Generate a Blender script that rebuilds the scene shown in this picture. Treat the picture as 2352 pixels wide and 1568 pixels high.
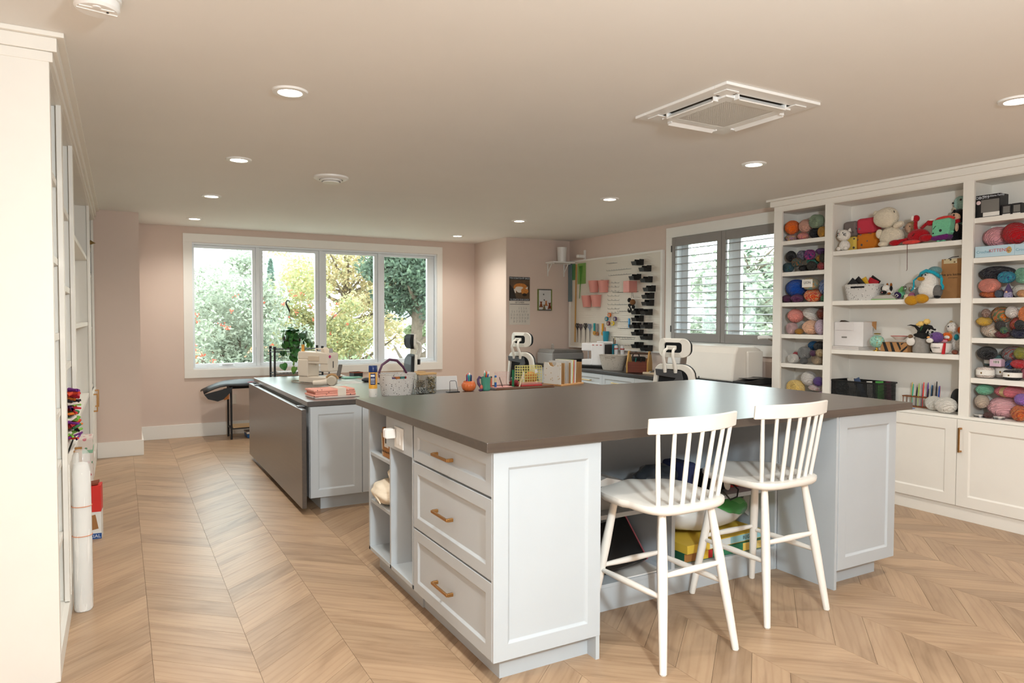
import bpy, bmesh, math, random
from mathutils import Vector, Matrix, noise as mnoise
random.seed(7)
PI = math.pi
scn = bpy.context.scene
COL = scn.collection
for o in list(bpy.data.objects):
    bpy.data.objects.remove(o)

# ---------------------------------------------------------------- camera
FPX, YAW, PITCH, ROLL = 1605.9, math.radians(29.2587), math.radians(-1.8973), math.radians(0.135)
CAM = Vector((0, 0, 1.39))
_f = Vector((math.sin(YAW)*math.cos(PITCH), math.cos(YAW)*math.cos(PITCH), math.sin(PITCH)))
_r0 = Vector((math.cos(YAW), -math.sin(YAW), 0)); _u0 = _r0.cross(_f)
_r = _r0*math.cos(ROLL) + _u0*math.sin(ROLL); _u = -_r0*math.sin(ROLL) + _u0*math.cos(ROLL)
cd = bpy.data.cameras.new('camera'); cam = bpy.data.objects.new('camera', cd); COL.objects.link(cam)
cam.matrix_world = Matrix(((_r.x, _u.x, -_f.x, CAM.x), (_r.y, _u.y, -_f.y, CAM.y), (_r.z, _u.z, -_f.z, CAM.z), (0, 0, 0, 1)))
cd.sensor_fit = 'HORIZONTAL'; cd.sensor_width = 36.0; cd.lens = 36.0*FPX/2352
cd.clip_start = 0.05; cd.clip_end = 400
cd.dof.use_dof = True; cd.dof.focus_distance = 3.4; cd.dof.aperture_fstop = 9.0
scn.camera = cam

def at(px, py, ax, val):
    """photo pixel -> point of its sight line where coordinate ax equals val"""
    d = _r*((px-1176)/FPX) - _u*((py-784)/FPX) + _f
    return CAM + d*((val-CAM[ax])/d[ax])
def mpp(p):
    """metres per photo pixel at a point"""
    return (Vector(p)-CAM).dot(_f)/FPX
def proj(p):
    q = Vector(p)-CAM; z = q.dot(_f)
    return 1176+FPX*q.dot(_r)/z, 784-FPX*q.dot(_u)/z, z

# ---------------------------------------------------------------- world, lights, exposure
w = bpy.data.worlds.new('overcast_sky'); scn.world = w; w.use_nodes = True
bg = w.node_tree.nodes['Background']; bg.inputs[0].default_value = (0.90, 0.96, 1.0, 1); bg.inputs[1].default_value = 6.0
scn.view_settings.view_transform = 'Standard'; scn.view_settings.look = 'None'
scn.view_settings.exposure = 0.42; scn.view_settings.gamma = 1.0; scn.view_settings.use_curve_mapping = False
# the photographer's flash, right of and behind the camera: the shadows of the smoke detector, the air conditioner,
# the stools and the penguin's feet all run back to this one place
ld = bpy.data.lights.new('flash_behind_camera_offscreen', 'POINT'); ld.energy = 204; ld.shadow_soft_size = 0.11; ld.color = (0.82, 0.94, 1.0)
lo = bpy.data.objects.new('flash_behind_camera_offscreen', ld); COL.objects.link(lo); lo.location = (0.85, -0.4, 1.95)
DOWNLIGHT_W = 20.0

# ---------------------------------------------------------------- materials
def lin(h):
    h = h.lstrip('#'); out = []
    for i in (0, 2, 4):
        c = int(h[i:i+2], 16)/255.0
        out.append(c/12.92 if c <= 0.04045 else ((c+0.055)/1.055)**2.4)
    return (*out, 1.0)
_M = {}
def _new(name):
    m = bpy.data.materials.new(name); m.use_nodes = True
    nt = m.node_tree; b = nt.nodes['Principled BSDF']
    return m, nt, b
def N(nt, t, **kw):
    n = nt.nodes.new(t)
    for k, v in kw.items():
        setattr(n, k, v)
    return n
def coords(nt, scale=(1, 1, 1), rot=(0, 0, 0), kind='Object'):
    tc = N(nt, 'ShaderNodeTexCoord'); mp = N(nt, 'ShaderNodeMapping')
    mp.inputs['Scale'].default_value = scale; mp.inputs['Rotation'].default_value = rot
    nt.links.new(tc.outputs[kind], mp.inputs['Vector']); return mp.outputs['Vector']
def ramp(nt, fac, stops, interp='LINEAR'):
    r = N(nt, 'ShaderNodeValToRGB'); r.color_ramp.interpolation = interp
    e = r.color_ramp.elements
    while len(e) < len(stops): e.new(0.5)
    for k, (p, c) in enumerate(stops):
        e[k].position = p; e[k].color = lin(c) if isinstance(c, str) else c
    nt.links.new(fac, r.inputs['Fac']); return r.outputs['Color']
def bump(nt, b, h, strength=.3, dist=.002):
    bp = N(nt, 'ShaderNodeBump'); bp.inputs['Strength'].default_value = strength; bp.inputs['Distance'].default_value = dist
    nt.links.new(h, bp.inputs['Height']); nt.links.new(bp.outputs['Normal'], b.inputs['Normal'])
def M(name, hexc, rough=.5, metal=0.0, var=.05, scale=6.0, bmp=0.0, bscale=60.0, spec=.5, coat=0.0, sheen=0.0):
    """plain surface: a colour with a little procedural variation"""
    if name in _M: return _M[name]
    m, nt, b = _new(name); c = lin(hexc)
    v = coords(nt)
    n = N(nt, 'ShaderNodeTexNoise'); n.inputs['Scale'].default_value = scale; n.inputs['Detail'].default_value = 3
    nt.links.new(v, n.inputs['Vector'])
    lo_ = tuple(max(0, x*(1-var)) for x in c[:3])+(1,); hi_ = tuple(min(1, x*(1+var)) for x in c[:3])+(1,)
    nt.links.new(ramp(nt, n.outputs['Fac'], [(.3, lo_), (.7, hi_)]), b.inputs['Base Color'])
    b.inputs['Roughness'].default_value = rough; b.inputs['Metallic'].default_value = metal
    b.inputs['Specular IOR Level'].default_value = spec; b.inputs['Coat Weight'].default_value = coat
    b.inputs['Sheen Weight'].default_value = sheen
    if bmp:
        n2 = N(nt, 'ShaderNodeTexNoise'); n2.inputs['Scale'].default_value = bscale; n2.inputs['Detail'].default_value = 2
        nt.links.new(v, n2.inputs['Vector']); bump(nt, b, n2.outputs['Fac'], bmp, .003)
    _M[name] = m; return m
def M_emit(name, hexc, strength):
    if name in _M: return _M[name]
    m, nt, b = _new(name); b.inputs['Base Color'].default_value = lin(hexc)
    b.inputs['Emission Color'].default_value = lin(hexc); b.inputs['Emission Strength'].default_value = strength
    _M[name] = m; return m
def M_glass(name, tint='#ffffff', refl=.06, rough=.02):
    """thin clear sheet: transparent with a fresnel reflection"""
    if name in _M: return _M[name]
    m, nt, b = _new(name); nt.nodes.remove(b); out = nt.nodes['Material Output']
    tr = N(nt, 'ShaderNodeBsdfTransparent'); tr.inputs[0].default_value = lin(tint)
    gl = N(nt, 'ShaderNodeBsdfGlossy'); gl.inputs['Roughness'].default_value = rough
    fr = N(nt, 'ShaderNodeLayerWeight'); fr.inputs['Blend'].default_value = .25
    mu = N(nt, 'ShaderNodeMath', operation='MULTIPLY_ADD'); mu.inputs[1].default_value = .35; mu.inputs[2].default_value = refl
    mx = N(nt, 'ShaderNodeMixShader'); nt.links.new(fr.outputs['Fresnel'], mu.inputs[0])
    nt.links.new(mu.outputs[0], mx.inputs['Fac']); nt.links.new(tr.outputs[0], mx.inputs[1]); nt.links.new(gl.outputs[0], mx.inputs[2])
    nt.links.new(mx.outputs[0], out.inputs['Surface']); _M[name] = m; return m
def M_sheet(name, tint, alpha=.35, rough=.15):
    """translucent tinted plastic"""
    if name in _M: return _M[name]
    m, nt, b = _new(name); b.inputs['Base Color'].default_value = lin(tint); b.inputs['Roughness'].default_value = rough
    b.inputs['Alpha'].default_value = alpha; _M[name] = m; return m
def M_grain(name, c1, c2, axis='x', rough=.4, sc=1.0, bmp=.12, spec=.5, fine=1.0, coat=0.0):
    """straight wood grain along a local axis"""
    if name in _M: return _M[name]
    m, nt, b = _new(name)
    s = {'x': (1.2*sc, 26*sc*fine, 26*sc*fine), 'y': (26*sc*fine, 1.2*sc, 26*sc*fine), 'z': (26*sc*fine, 26*sc*fine, 1.2*sc)}[axis]
    v = coords(nt, s)
    n = N(nt, 'ShaderNodeTexNoise'); n.inputs['Scale'].default_value = 1.6; n.inputs['Detail'].default_value = 5; n.inputs['Distortion'].default_value = .6
    nt.links.new(v, n.inputs['Vector'])
    nt.links.new(ramp(nt, n.outputs['Fac'], [(.3, c1), (.7, c2)]), b.inputs['Base Color'])
    b.inputs['Roughness'].default_value = rough; b.inputs['Specular IOR Level'].default_value = spec
    b.inputs['Coat Weight'].default_value = coat; b.inputs['Coat Roughness'].default_value = .28
    if bmp: bump(nt, b, n.outputs['Fac'], bmp, .002)
    _M[name] = m; return m
def M_speck(name, base, specks, scale=40.0, thr=.22, rough=.5, base2=None):
    """speckled surface: small blobs of other colours scattered on a base"""
    if name in _M: return _M[name]
    m, nt, b = _new(name); v = coords(nt)
    vo = N(nt, 'ShaderNodeTexVoronoi'); vo.inputs['Scale'].default_value = scale; nt.links.new(v, vo.inputs['Vector'])
    sep = N(nt, 'ShaderNodeSeparateColor'); nt.links.new(vo.outputs['Color'], sep.inputs[0])
    k = len(specks); col = ramp(nt, sep.outputs[0], [(i/k, c) for i, c in enumerate(specks)], 'CONSTANT')
    lt = N(nt, 'ShaderNodeMath', operation='LESS_THAN'); lt.inputs[1].default_value = thr
    nt.links.new(vo.outputs['Distance'], lt.inputs[0])
    g2 = N(nt, 'ShaderNodeMath', operation='GREATER_THAN'); g2.inputs[1].default_value = .35; nt.links.new(sep.outputs[1], g2.inputs[0])
    ml = N(nt, 'ShaderNodeMath', operation='MULTIPLY'); nt.links.new(lt.outputs[0], ml.inputs[0]); nt.links.new(g2.outputs[0], ml.inputs[1])
    mx = N(nt, 'ShaderNodeMix', data_type='RGBA'); nt.links.new(ml.outputs[0], mx.inputs[0]); mx.inputs[6].default_value = lin(base)
    nt.links.new(col, mx.inputs[7]); nt.links.new(mx.outputs[2], b.inputs['Base Color']); b.inputs['Roughness'].default_value = rough
    _M[name] = m; return m
def M_yarn(name, cols, rough=.9, strand=55.0, blotch=3.0):
    """wound yarn: fine strand relief, optional colour changes along the wind"""
    if name in _M: return _M[name]
    m, nt, b = _new(name); v = coords(nt, kind='Generated')
    wv = N(nt, 'ShaderNodeTexWave', wave_type='BANDS', bands_direction='DIAGONAL'); wv.inputs['Scale'].default_value = strand/10
    wv.inputs['Distortion'].default_value = 5; wv.inputs['Detail'].default_value = 2; wv.inputs['Detail Scale'].default_value = 1.2
    nt.links.new(v, wv.inputs['Vector'])
    if len(cols) == 1:
        b.inputs['Base Color'].default_value = lin(cols[0])
    else:
        w2 = N(nt, 'ShaderNodeTexWave', wave_type='BANDS', bands_direction='DIAGONAL'); w2.inputs['Scale'].default_value = blotch*.6
        w2.inputs['Distortion'].default_value = 9; w2.inputs['Detail'].default_value = 3; w2.inputs['Detail Scale'].default_value = 1.6
        nt.links.new(v, w2.inputs['Vector'])
        k = len(cols); cc = ramp(nt, w2.outputs['Fac'], [(.12+.76*i/max(1, k-1), c) for i, c in enumerate(cols)])
        nt.links.new(cc, b.inputs['Base Color'])
    b.inputs['Roughness'].default_value = rough; b.inputs['Sheen Weight'].default_value = .25; b.inputs['Specular IOR Level'].default_value = .15
    bump(nt, b, wv.outputs['Fac'], 1.0, .006); _M[name] = m; return m
def M_knit(name, hexc, scale=60.0):
    """crocheted fabric: rows of small stitches"""
    if name in _M: return _M[name]
    m, nt, b = _new(name); v = coords(nt, (1, 1, 1.3)); c = lin(hexc)
    vo = N(nt, 'ShaderNodeTexVoronoi'); vo.inputs['Scale'].default_value = scale; vo.inputs['Randomness'].default_value = .45; nt.links.new(v, vo.inputs['Vector'])
    b.inputs['Base Color'].default_value = c
    b.inputs['Roughness'].default_value = .95; b.inputs['Sheen Weight'].default_value = .2; b.inputs['Specular IOR Level'].default_value = .1
    inv = N(nt, 'ShaderNodeMath', operation='SUBTRACT'); inv.inputs[0].default_value = 1; nt.links.new(vo.outputs['Distance'], inv.inputs[1])
    bump(nt, b, inv.outputs[0], 1.0, .005); _M[name] = m; return m
def M_dots(name, base, pitch=.025, rad=.18, axes=(1, 2), rough=.5):
    """sheet with a regular grid of round holes right through it"""
    if name in _M: return _M[name]
    m, nt, b = _new(name); v = coords(nt, (1/pitch,)*3)
    sp = N(nt, 'ShaderNodeSeparateXYZ'); nt.links.new(v, sp.inputs[0]); sq = []
    for a in axes:
        fr = N(nt, 'ShaderNodeMath', operation='FRACT'); nt.links.new(sp.outputs[a], fr.inputs[0])
        sb = N(nt, 'ShaderNodeMath', operation='SUBTRACT'); sb.inputs[1].default_value = .5; nt.links.new(fr.outputs[0], sb.inputs[0])
        pw = N(nt, 'ShaderNodeMath', operation='MULTIPLY'); nt.links.new(sb.outputs[0], pw.inputs[0]); nt.links.new(sb.outputs[0], pw.inputs[1]); sq.append(pw)
    ad = N(nt, 'ShaderNodeMath', operation='ADD'); nt.links.new(sq[0].outputs[0], ad.inputs[0]); nt.links.new(sq[1].outputs[0], ad.inputs[1])
    lt = N(nt, 'ShaderNodeMath', operation='LESS_THAN'); lt.inputs[1].default_value = rad*rad; nt.links.new(ad.outputs[0], lt.inputs[0])
    inv = N(nt, 'ShaderNodeMath', operation='SUBTRACT'); inv.inputs[0].default_value = 1; nt.links.new(lt.outputs[0], inv.inputs[1])
    b.inputs['Base Color'].default_value = lin(base); nt.links.new(inv.outputs[0], b.inputs['Alpha']); b.inputs['Roughness'].default_value = rough; _M[name] = m; return m

# ---------------------------------------------------------------- mesh builder
class MB:
    def __init__(s): s.v = []; s.f = []
    def add(s, v, f):
        n = len(s.v); s.v += [tuple(p) for p in v]; s.f += [tuple(i+n for i in q) for q in f]; return s
    def box(s, x0, x1, y0, y1, z0, z1):
        return s.add([(x0, y0, z0), (x1, y0, z0), (x1, y1, z0), (x0, y1, z0), (x0, y0, z1), (x1, y0, z1), (x1, y1, z1), (x0, y1, z1)],
                     [(0, 3, 2, 1), (4, 5, 6, 7), (0, 1, 5, 4), (1, 2, 6, 5), (2, 3, 7, 6), (3, 0, 4, 7)])
    def obox(s, c, ax, ay, az):
        """oriented box: centre and three half-axis vectors"""
        c, ax, ay, az = map(Vector, (c, ax, ay, az)); P = []
        for k in (-1, 1):
            for i, j in ((-1, -1), (1, -1), (1, 1), (-1, 1)): P.append(c+ax*i+ay*j+az*k)
        return s.add(P, [(0, 3, 2, 1), (4, 5, 6, 7), (0, 1, 5, 4), (1, 2, 6, 5), (2, 3, 7, 6), (3, 0, 4, 7)])
    def tube(s, pts, r, n=10, closed=False, caps=True):
        pts = [Vector(p) for p in pts]; m = len(pts); rr = r if isinstance(r, (list, tuple)) else [r]*m
        base = len(s.v); up = None
        for i, p in enumerate(pts):
            a = pts[i-1] if (i or closed) else p; b = pts[(i+1) % m] if (i < m-1 or closed) else p
            t = (b-a).normalized()
            if up is None:
                up = Vector((0, 0, 1)) if abs(t.z) < .9 else Vector((1, 0, 0))
            e1 = (up - t*up.dot(t)).normalized(); e2 = t.cross(e1); up = e1
            for k in range(n):
                an = 2*PI*k/n; q = p + (e1*math.cos(an)+e2*math.sin(an))*rr[i]; s.v.append(tuple(q))
        rng = m if closed else m-1
        for i in range(rng):
            j = (i+1) % m
            for k in range(n):
                s.f.append((base+i*n+k, base+i*n+(k+1) % n, base+j*n+(k+1) % n, base+j*n+k))
        if caps and not closed:
            s.f.append(tuple(base+k for k in range(n))[::-1]); s.f.append(tuple(base+(m-1)*n+k for k in range(n)))
        return s
    def cyl(s, p0, p1, r0, r1=None, n=16): return s.tube([p0, p1], [r0, r0 if r1 is None else r1], n)
    def lathe(s, prof, n=24, c=(0, 0, 0), fn=None, capb=True, capt=True, sx=1.0, sy=1.0):
        base = len(s.v); m = len(prof)
        for i, (r, z) in enumerate(prof):
            for k in range(n):
                a = 2*PI*k/n; q = r*(fn(a, i/(m-1)) if fn else 1); s.v.append((c[0]+q*math.cos(a)*sx, c[1]+q*math.sin(a)*sy, c[2]+z))
        for i in range(m-1):
            for k in range(n):
                s.f.append((base+i*n+k, base+i*n+(k+1) % n, base+(i+1)*n+(k+1) % n, base+(i+1)*n+k))
        if capb: s.f.append(tuple(base+k for k in range(n))[::-1])
        if capt: s.f.append(tuple(base+(m-1)*n+k for k in range(n)))
        return s
    def ell(s, c, r, nu=20, nv=12, fn=None, rot=None):
        base = len(s.v); c = Vector(c); r = (r, r, r) if isinstance(r, (int, float)) else r
        for i in range(1, nv):
            th = PI*i/nv
            for k in range(nu):
                a = 2*PI*k/nu; d = Vector((math.sin(th)*math.cos(a), math.sin(th)*math.sin(a), -math.cos(th))); q = fn(d) if fn else 1
                p = Vector((d.x*r[0]*q, d.y*r[1]*q, d.z*r[2]*q))
                if rot: p = rot @ p
                s.v.append(tuple(c+p))
        lo_, hi_ = Vector((0, 0, -r[2])), Vector((0, 0, r[2]))
        if rot: lo_, hi_ = rot @ lo_, rot @ hi_
        s.v.append(tuple(c+lo_)); s.v.append(tuple(c+hi_)); L = base+(nv-1)*nu; H = L+1
        for i in range(nv-2):
            for k in range(nu): s.f.append((base+i*nu+k, base+i*nu+(k+1) % nu, base+(i+1)*nu+(k+1) % nu, base+(i+1)*nu+k))
        for k in range(nu):
            s.f.append((L, base+(k+1) % nu, base+k)); s.f.append((H, base+(nv-2)*nu+k, base+(nv-2)*nu+(k+1) % nu))
        return s
    def prism(s, poly, axis, a, b):
        """polygon in the plane normal to axis, extruded from a to b"""
        n = len(poly)
        def P(u, v, t): return {'x': (t, u, v), 'y': (u, t, v), 'z': (u, v, t)}[axis]
        V = [P(u, v, a) for u, v in poly]+[P(u, v, b) for u, v in poly]
        F = [tuple(range(n))[::-1], tuple(range(n, 2*n))]+[(i, (i+1) % n, n+(i+1) % n, n+i) for i in range(n)]
        return s.add(V, F)
    def panel(s, x0, x1, z0, z1, y, t, rail=.055, rec=.008, side=-1):
        """shaker panel in the xz plane; face at y, body behind it, recessed field with a sloped edge"""
        b = .010; d = -side
        o = [(x0, z0), (x1, z0), (x1, z1), (x0, z1)]; i1 = [(x0+rail, z0+rail), (x1-rail, z0+rail), (x1-rail, z1-rail), (x0+rail, z1-rail)]
        i2 = [(x0+rail+b, z0+rail+b), (x1-rail-b, z0+rail+b), (x1-rail-b, z1-rail-b), (x0+rail+b, z1-rail-b)]
        V = [(u, y, v) for u, v in o]+[(u, y, v) for u, v in i1]+[(u, y+d*rec, v) for u, v in i2]+[(u, y+d*t, v) for u, v in o]
        F = []
        for k in range(4):
            j = (k+1) % 4; F += [(k, j, 4+j, 4+k), (4+k, 4+j, 8+j, 8+k), (k, 12+k, 12+j, j)]
        F += [(8, 9, 10, 11), (15, 14, 13, 12)]
        return s.add(V, F)
    def rot(s, mat):
        s.v = [tuple(mat @ Vector(p)) for p in s.v]; return s
    def build(s, name, mat, parent=None, smooth=False, bevel=0.0, seg=2, loc=None, angle=40):
        me = bpy.data.meshes.new(name); me.from_pydata(s.v, [], s.f)
        bm = bmesh.new(); bm.from_mesh(me); bmesh.ops.recalc_face_normals(bm, faces=bm.faces); bm.to_mesh(me); bm.free()
        if smooth: me.polygons.foreach_set('use_smooth', [True]*len(me.polygons))
        me.materials.append(mat); o = bpy.data.objects.new(name, me); COL.objects.link(o)
        if parent: o.parent = parent
        if loc is not None: o.location = loc
        if bevel:
            b = o.modifiers.new('bevel', 'BEVEL'); b.width = bevel; b.segments = seg; b.limit_method = 'ANGLE'; b.angle_limit = math.radians(35)
        elif smooth and angle:
            try: me.set_sharp_from_angle(angle=math.radians(angle))
            except Exception: pass
        return o
def rz(a): return Matrix.Rotation(a, 3, 'Z')
def RX(a): return Matrix.Rotation(a, 3, 'X')
def RY(a): return Matrix.Rotation(a, 3, 'Y')

def tag(o, label=None, cat=None, group=None, kind=None):
    if label: o['label'] = label
    if cat: o['category'] = cat
    if group: o['group'] = group
    if kind: o['kind'] = kind
    return o
def thing(name, label, cat, loc=(0, 0, 0), rot=0.0, group=None):
    o = bpy.data.objects.new(name, None); COL.objects.link(o); o.empty_display_size = .05
    o.location = loc; o.rotation_euler = (0, 0, rot); return tag(o, label, cat, group)
def structure(o): o['kind'] = 'structure'; return o
def hub(name, loc=(0, 0, 0)):
    o = bpy.data.objects.new(name, None); COL.objects.link(o); o.empty_display_size = .05; o.location = loc; o['kind'] = 'structure'; return o
def copy_tree(src, label=None, parent=None):
    c = src.copy(); COL.objects.link(c); c.parent = parent
    if label: c['label'] = label
    for ch in [x for x in src.children]: copy_tree(ch, None, c)
    return c
def inst(name, me, mat, parent=None, loc=(0, 0, 0), rot=(0, 0, 0), scale=(1, 1, 1)):
    """object sharing mesh data, with a material of its own"""
    o = bpy.data.objects.new(name, me); COL.objects.link(o); o.parent = parent; o.location = loc; o.rotation_euler = rot; o.scale = scale
    if mat:
        if not me.materials: me.materials.append(mat)
        o.material_slots[0].link = 'OBJECT'; o.material_slots[0].material = mat
    return o
def text(name, body, mat, parent, loc, rot, size, depth=.0004, align='CENTER', xs=1.0):
    cu = bpy.data.curves.new(name, 'FONT'); cu.body = body; cu.size = size; cu.extrude = depth; cu.align_x = align; cu.align_y = 'CENTER'; cu.resolution_u = 2
    t = bpy.data.objects.new(name+'_tmp', cu); COL.objects.link(t)
    me = bpy.data.meshes.new_from_object(t.evaluated_get(bpy.context.evaluated_depsgraph_get())); bpy.data.objects.remove(t); bpy.data.curves.remove(cu)
    me.name = name; me.materials.clear(); me.materials.append(mat)
    o = bpy.data.objects.new(name, me); COL.objects.link(o); o.parent = parent; o.location = loc; o.rotation_euler = rot; o.scale = (xs, 1, 1); return o
def arc(c, r, a0, a1, n, plane='xz', ry=None):
    ry = r if ry is None else ry; out = []
    for i in range(n+1):
        a = a0+(a1-a0)*i/n; u, v = r*math.cos(a), ry*math.sin(a)
        out.append({'xz': (c[0]+u, c[1], c[2]+v), 'xy': (c[0]+u, c[1]+v, c[2]), 'yz': (c[0], c[1]+u, c[2]+v)}[plane])
    return out
# ---------------------------------------------------------------- palette
CEIL = M('ceiling_paint', '#efece7', .85, var=.01, scale=2)
PINK = M('pink_wall_paint', '#dcc8bb', .8, var=.015, scale=2, bmp=.05, bscale=180)
TRIM = M('white_trim_paint', '#f1ede6', .45, var=.01)
CABW = M('white_cabinet_paint', '#f0ebe2', .42, var=.012)
CABG = M('pale_grey_cabinet_paint', '#bdc3c7', .42, var=.012)
VINYL = M('white_vinyl', '#e9edf0', .35, var=.01)
BRASS = M('brushed_brass', '#b98a55', .33, metal=1.0, var=.08, scale=30)
BLACK = M('black_plastic', '#141414', .45, var=.2)
WHITEP = M('white_plastic', '#f0eeea', .35, var=.01)
GLASS = M_glass('window_glass', '#f4faf8', .035, .01)
CLEAR = M_glass('clear_plastic', '#f2f4f4', .10, .08)
STEEL = M('steel_wire', '#8d8f92', .3, metal=1.0, var=.05)
BLKMET = M('black_metal', '#17171a', .4, var=.15)
SHUT = M('taupe_shutter_paint', '#8d8681', .45, var=.03)

# ---------------------------------------------------------------- floor: chevron oak
def oak():
    m, nt, b = _new('oak_plank')
    oi_ = N(nt, 'ShaderNodeObjectInfo'); ge = N(nt, 'ShaderNodeNewGeometry'); sm = N(nt, 'ShaderNodeMath', operation='ADD'); nt.links.new(oi_.outputs['Random'], sm.inputs[0]); nt.links.new(ge.outputs['Random Per Island'], sm.inputs[1])
    oi = N(nt, 'ShaderNodeMath', operation='FRACT'); nt.links.new(sm.outputs[0], oi.inputs[0])
    v = coords(nt, (1.6, 9, 9))
    addv = N(nt, 'ShaderNodeVectorMath', operation='ADD'); mulv = N(nt, 'ShaderNodeMath', operation='MULTIPLY'); mulv.inputs[1].default_value = 90
    nt.links.new(oi.outputs[0], mulv.inputs[0]); cmb = N(nt, 'ShaderNodeCombineXYZ')
    for k in range(3): nt.links.new(mulv.outputs[0], cmb.inputs[k])
    nt.links.new(v, addv.inputs[0]); nt.links.new(cmb.outputs[0], addv.inputs[1])
    n = N(nt, 'ShaderNodeTexNoise'); n.inputs['Scale'].default_value = 1.3; n.inputs['Detail'].default_value = 6; n.inputs['Distortion'].default_value = 1.1
    nt.links.new(addv.outputs[0], n.inputs['Vector'])
    wv = N(nt, 'ShaderNodeTexWave', wave_type='BANDS', bands_direction='Y'); wv.inputs['Scale'].default_value = 1.1; wv.inputs['Distortion'].default_value = 7
    wv.inputs['Detail'].default_value = 3; wv.inputs['Detail Scale'].default_value = .7; nt.links.new(addv.outputs[0], wv.inputs['Vector'])
    c1 = ramp(nt, n.outputs['Fac'], [(.22, '#9a7857'), (.45, '#b69370'), (.75, '#c5a27d')])
    c2 = ramp(nt, wv.outputs['Fac'], [(.0, '#b99a7c'), (.3, '#ffffff')])
    mx = N(nt, 'ShaderNodeMix', data_type='RGBA', blend_type='MULTIPLY'); mx.inputs[0].default_value = .16
    nt.links.new(c1, mx.inputs[6]); nt.links.new(c2, mx.inputs[7])
    hs = N(nt, 'ShaderNodeHueSaturation'); mr = N(nt, 'ShaderNodeMapRange'); mr.inputs['To Min'].default_value = .78; mr.inputs['To Max'].default_value = 1.0
    nt.links.new(oi.outputs[0], mr.inputs['Value']); nt.links.new(mr.outputs[0], hs.inputs['Value']); nt.links.new(mx.outputs[2], hs.inputs['Color'])
    hs.inputs['Saturation'].default_value = .92
    nt.links.new(hs.outputs[0], b.inputs['Base Color']); b.inputs['Roughness'].default_value = .36; b.inputs['Specular IOR Level'].default_value = .45
    bump(nt, b, n.outputs['Fac'], .10, .002); return m
OAK = oak()
floor = structure(MB().box(-1.0, 5.5, -3.1, 9.3, -.06, -.011).build('floor', M('plank_joint', '#7a5f45', .8)))
CA = math.radians(41); CW = .364; CS = .19
def plank_mesh(sgn):
    g = .0006; hw = CW/2-g; t = math.tan(CA)*sgn; hs = CS/2-g*1.4
    P = [(-hw, -hw*t-hs), (hw, hw*t-hs), (hw, hw*t+hs), (-hw, -hw*t+hs)]
    R2 = Matrix.Rotation(-CA*sgn, 2); P = [R2 @ Vector(p) for p in P]
    b = MB().prism([(p.x, p.y) for p in P], 'z', -.012, 0); return b
PM = {}
for s_ in (1, -1):
    o = plank_mesh(s_).build('plank', OAK); PM[s_] = o.data; bpy.data.objects.remove(o)
cand = []; rest = {1: MB(), -1: MB()}
for k in range(-4, 16):
    x0 = .095+CW*k; xc = x0+CW/2; s_ = -1 if k % 2 == 0 else 1
    if xc < -1.05 or xc > 5.5: continue
    for j in range(-15, 52):
        yc = j*CS+.05
        if yc < -2.8 or yc > 9.15: continue
        px, py, z = proj((xc, yc, 0)); vis = z > .5 and -120 < px < 2480 and 900 < py < 1640
        if xc < -.23 or xc > 5.12: vis = False
        if 1.25 < xc < 3.62 and 2.75 < yc < 3.85: vis = False
        if xc > 1.35 and yc > 3.9: vis = False
        cand.append((0 if vis else 1, z if vis else abs(yc), xc, yc, s_))
cand.sort()
for i, (nv, z, xc, yc, s_) in enumerate(cand):
    if i < 300 and not nv:
        inst('plank', PM[s_], None, floor, (xc, yc, 0), (0, 0, CA*s_))
    else:
        g = .0006; hw = CW/2-g; t = math.tan(CA)*s_; hs = CS/2-g*1.4
        rest[s_].prism([(xc-hw, yc-hw*t-hs), (xc+hw, yc+hw*t-hs), (xc+hw, yc+hw*t+hs), (xc-hw, yc-hw*t+hs)], 'z', -.012, 0)
for s_, b_ in rest.items():
    o = b_.rot(Matrix.Rotation(-CA*s_, 3, 'Z')).build('planks_beyond', OAK, floor); o.rotation_euler.z = CA*s_; tag(o, kind='stuff')

# ---------------------------------------------------------------- shell
XL, XR, YB, YN, H = -.85, 5.36, 8.9, 7.97, 2.44
AX0, AX1, AY0, AY1 = 2.665-.236, 2.665+.236, 2.575-.236, 2.575+.236      # cut-out for the cassette air conditioner
structure(MB().box(XL-.1, AX0, -3.1, 9.05, H, H+.1).box(AX1, XR+.1, -3.1, 9.05, H, H+.1).box(AX0, AX1, -3.1, AY0, H, H+.1).box(AX0, AX1, AY1, 9.05, H, H+.1).build('ceiling', CEIL))
def wall_holes(name, axis, pos, thick, u0, u1, z0, z1, hole, mat=PINK):
    h0, h1, g0, g1 = hole; b = MB()
    for a0, a1, c0, c1 in ((u0, h0, z0, z1), (h1, u1, z0, z1), (h0, h1, z0, g0), (h0, h1, g1, z1)):
        if axis == 'y': b.box(a0, a1, pos, pos+thick, c0, c1)
        else: b.box(pos, pos+thick, a0, a1, c0, c1)
    return structure(b.build(name, mat))
W1 = (.735, 3.80, .785, 2.262); W2 = (4.44, 5.905, 1.14, 2.285)
wall_holes('wall_back', 'y', YB, .15, .175, 4.375, 0, H, W1)
wall_holes('wall_right', 'x', XR, .15, -3.0, YN, 0, H, W2)
structure(MB().box(XL, .175, YN, YB+.15, 0, H).build('wall_back_left', PINK))
structure(MB().box(4.375, XR+.15, YN, YB+.15, 0, H).build('wall_back_right', PINK))
structure(MB().box(XL-.15, XL, -3.0, YB+.15, 0, H).build('wall_left', PINK))
structure(MB().box(XL-.15, XR+.15, -3.15, -3.0, 0, H).build('wall_front', PINK))
def base(name, b): structure(b.build(name, TRIM, bevel=.003))
base('baseboard_back', MB().box(.175, 4.375, YB-.016, YB, 0, .155))
base('baseboard_back_left', MB().box(-.215, .191, YN-.016, YN, 0, .155).box(.175, .191, YN, YB-.016, 0, .155))
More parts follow.
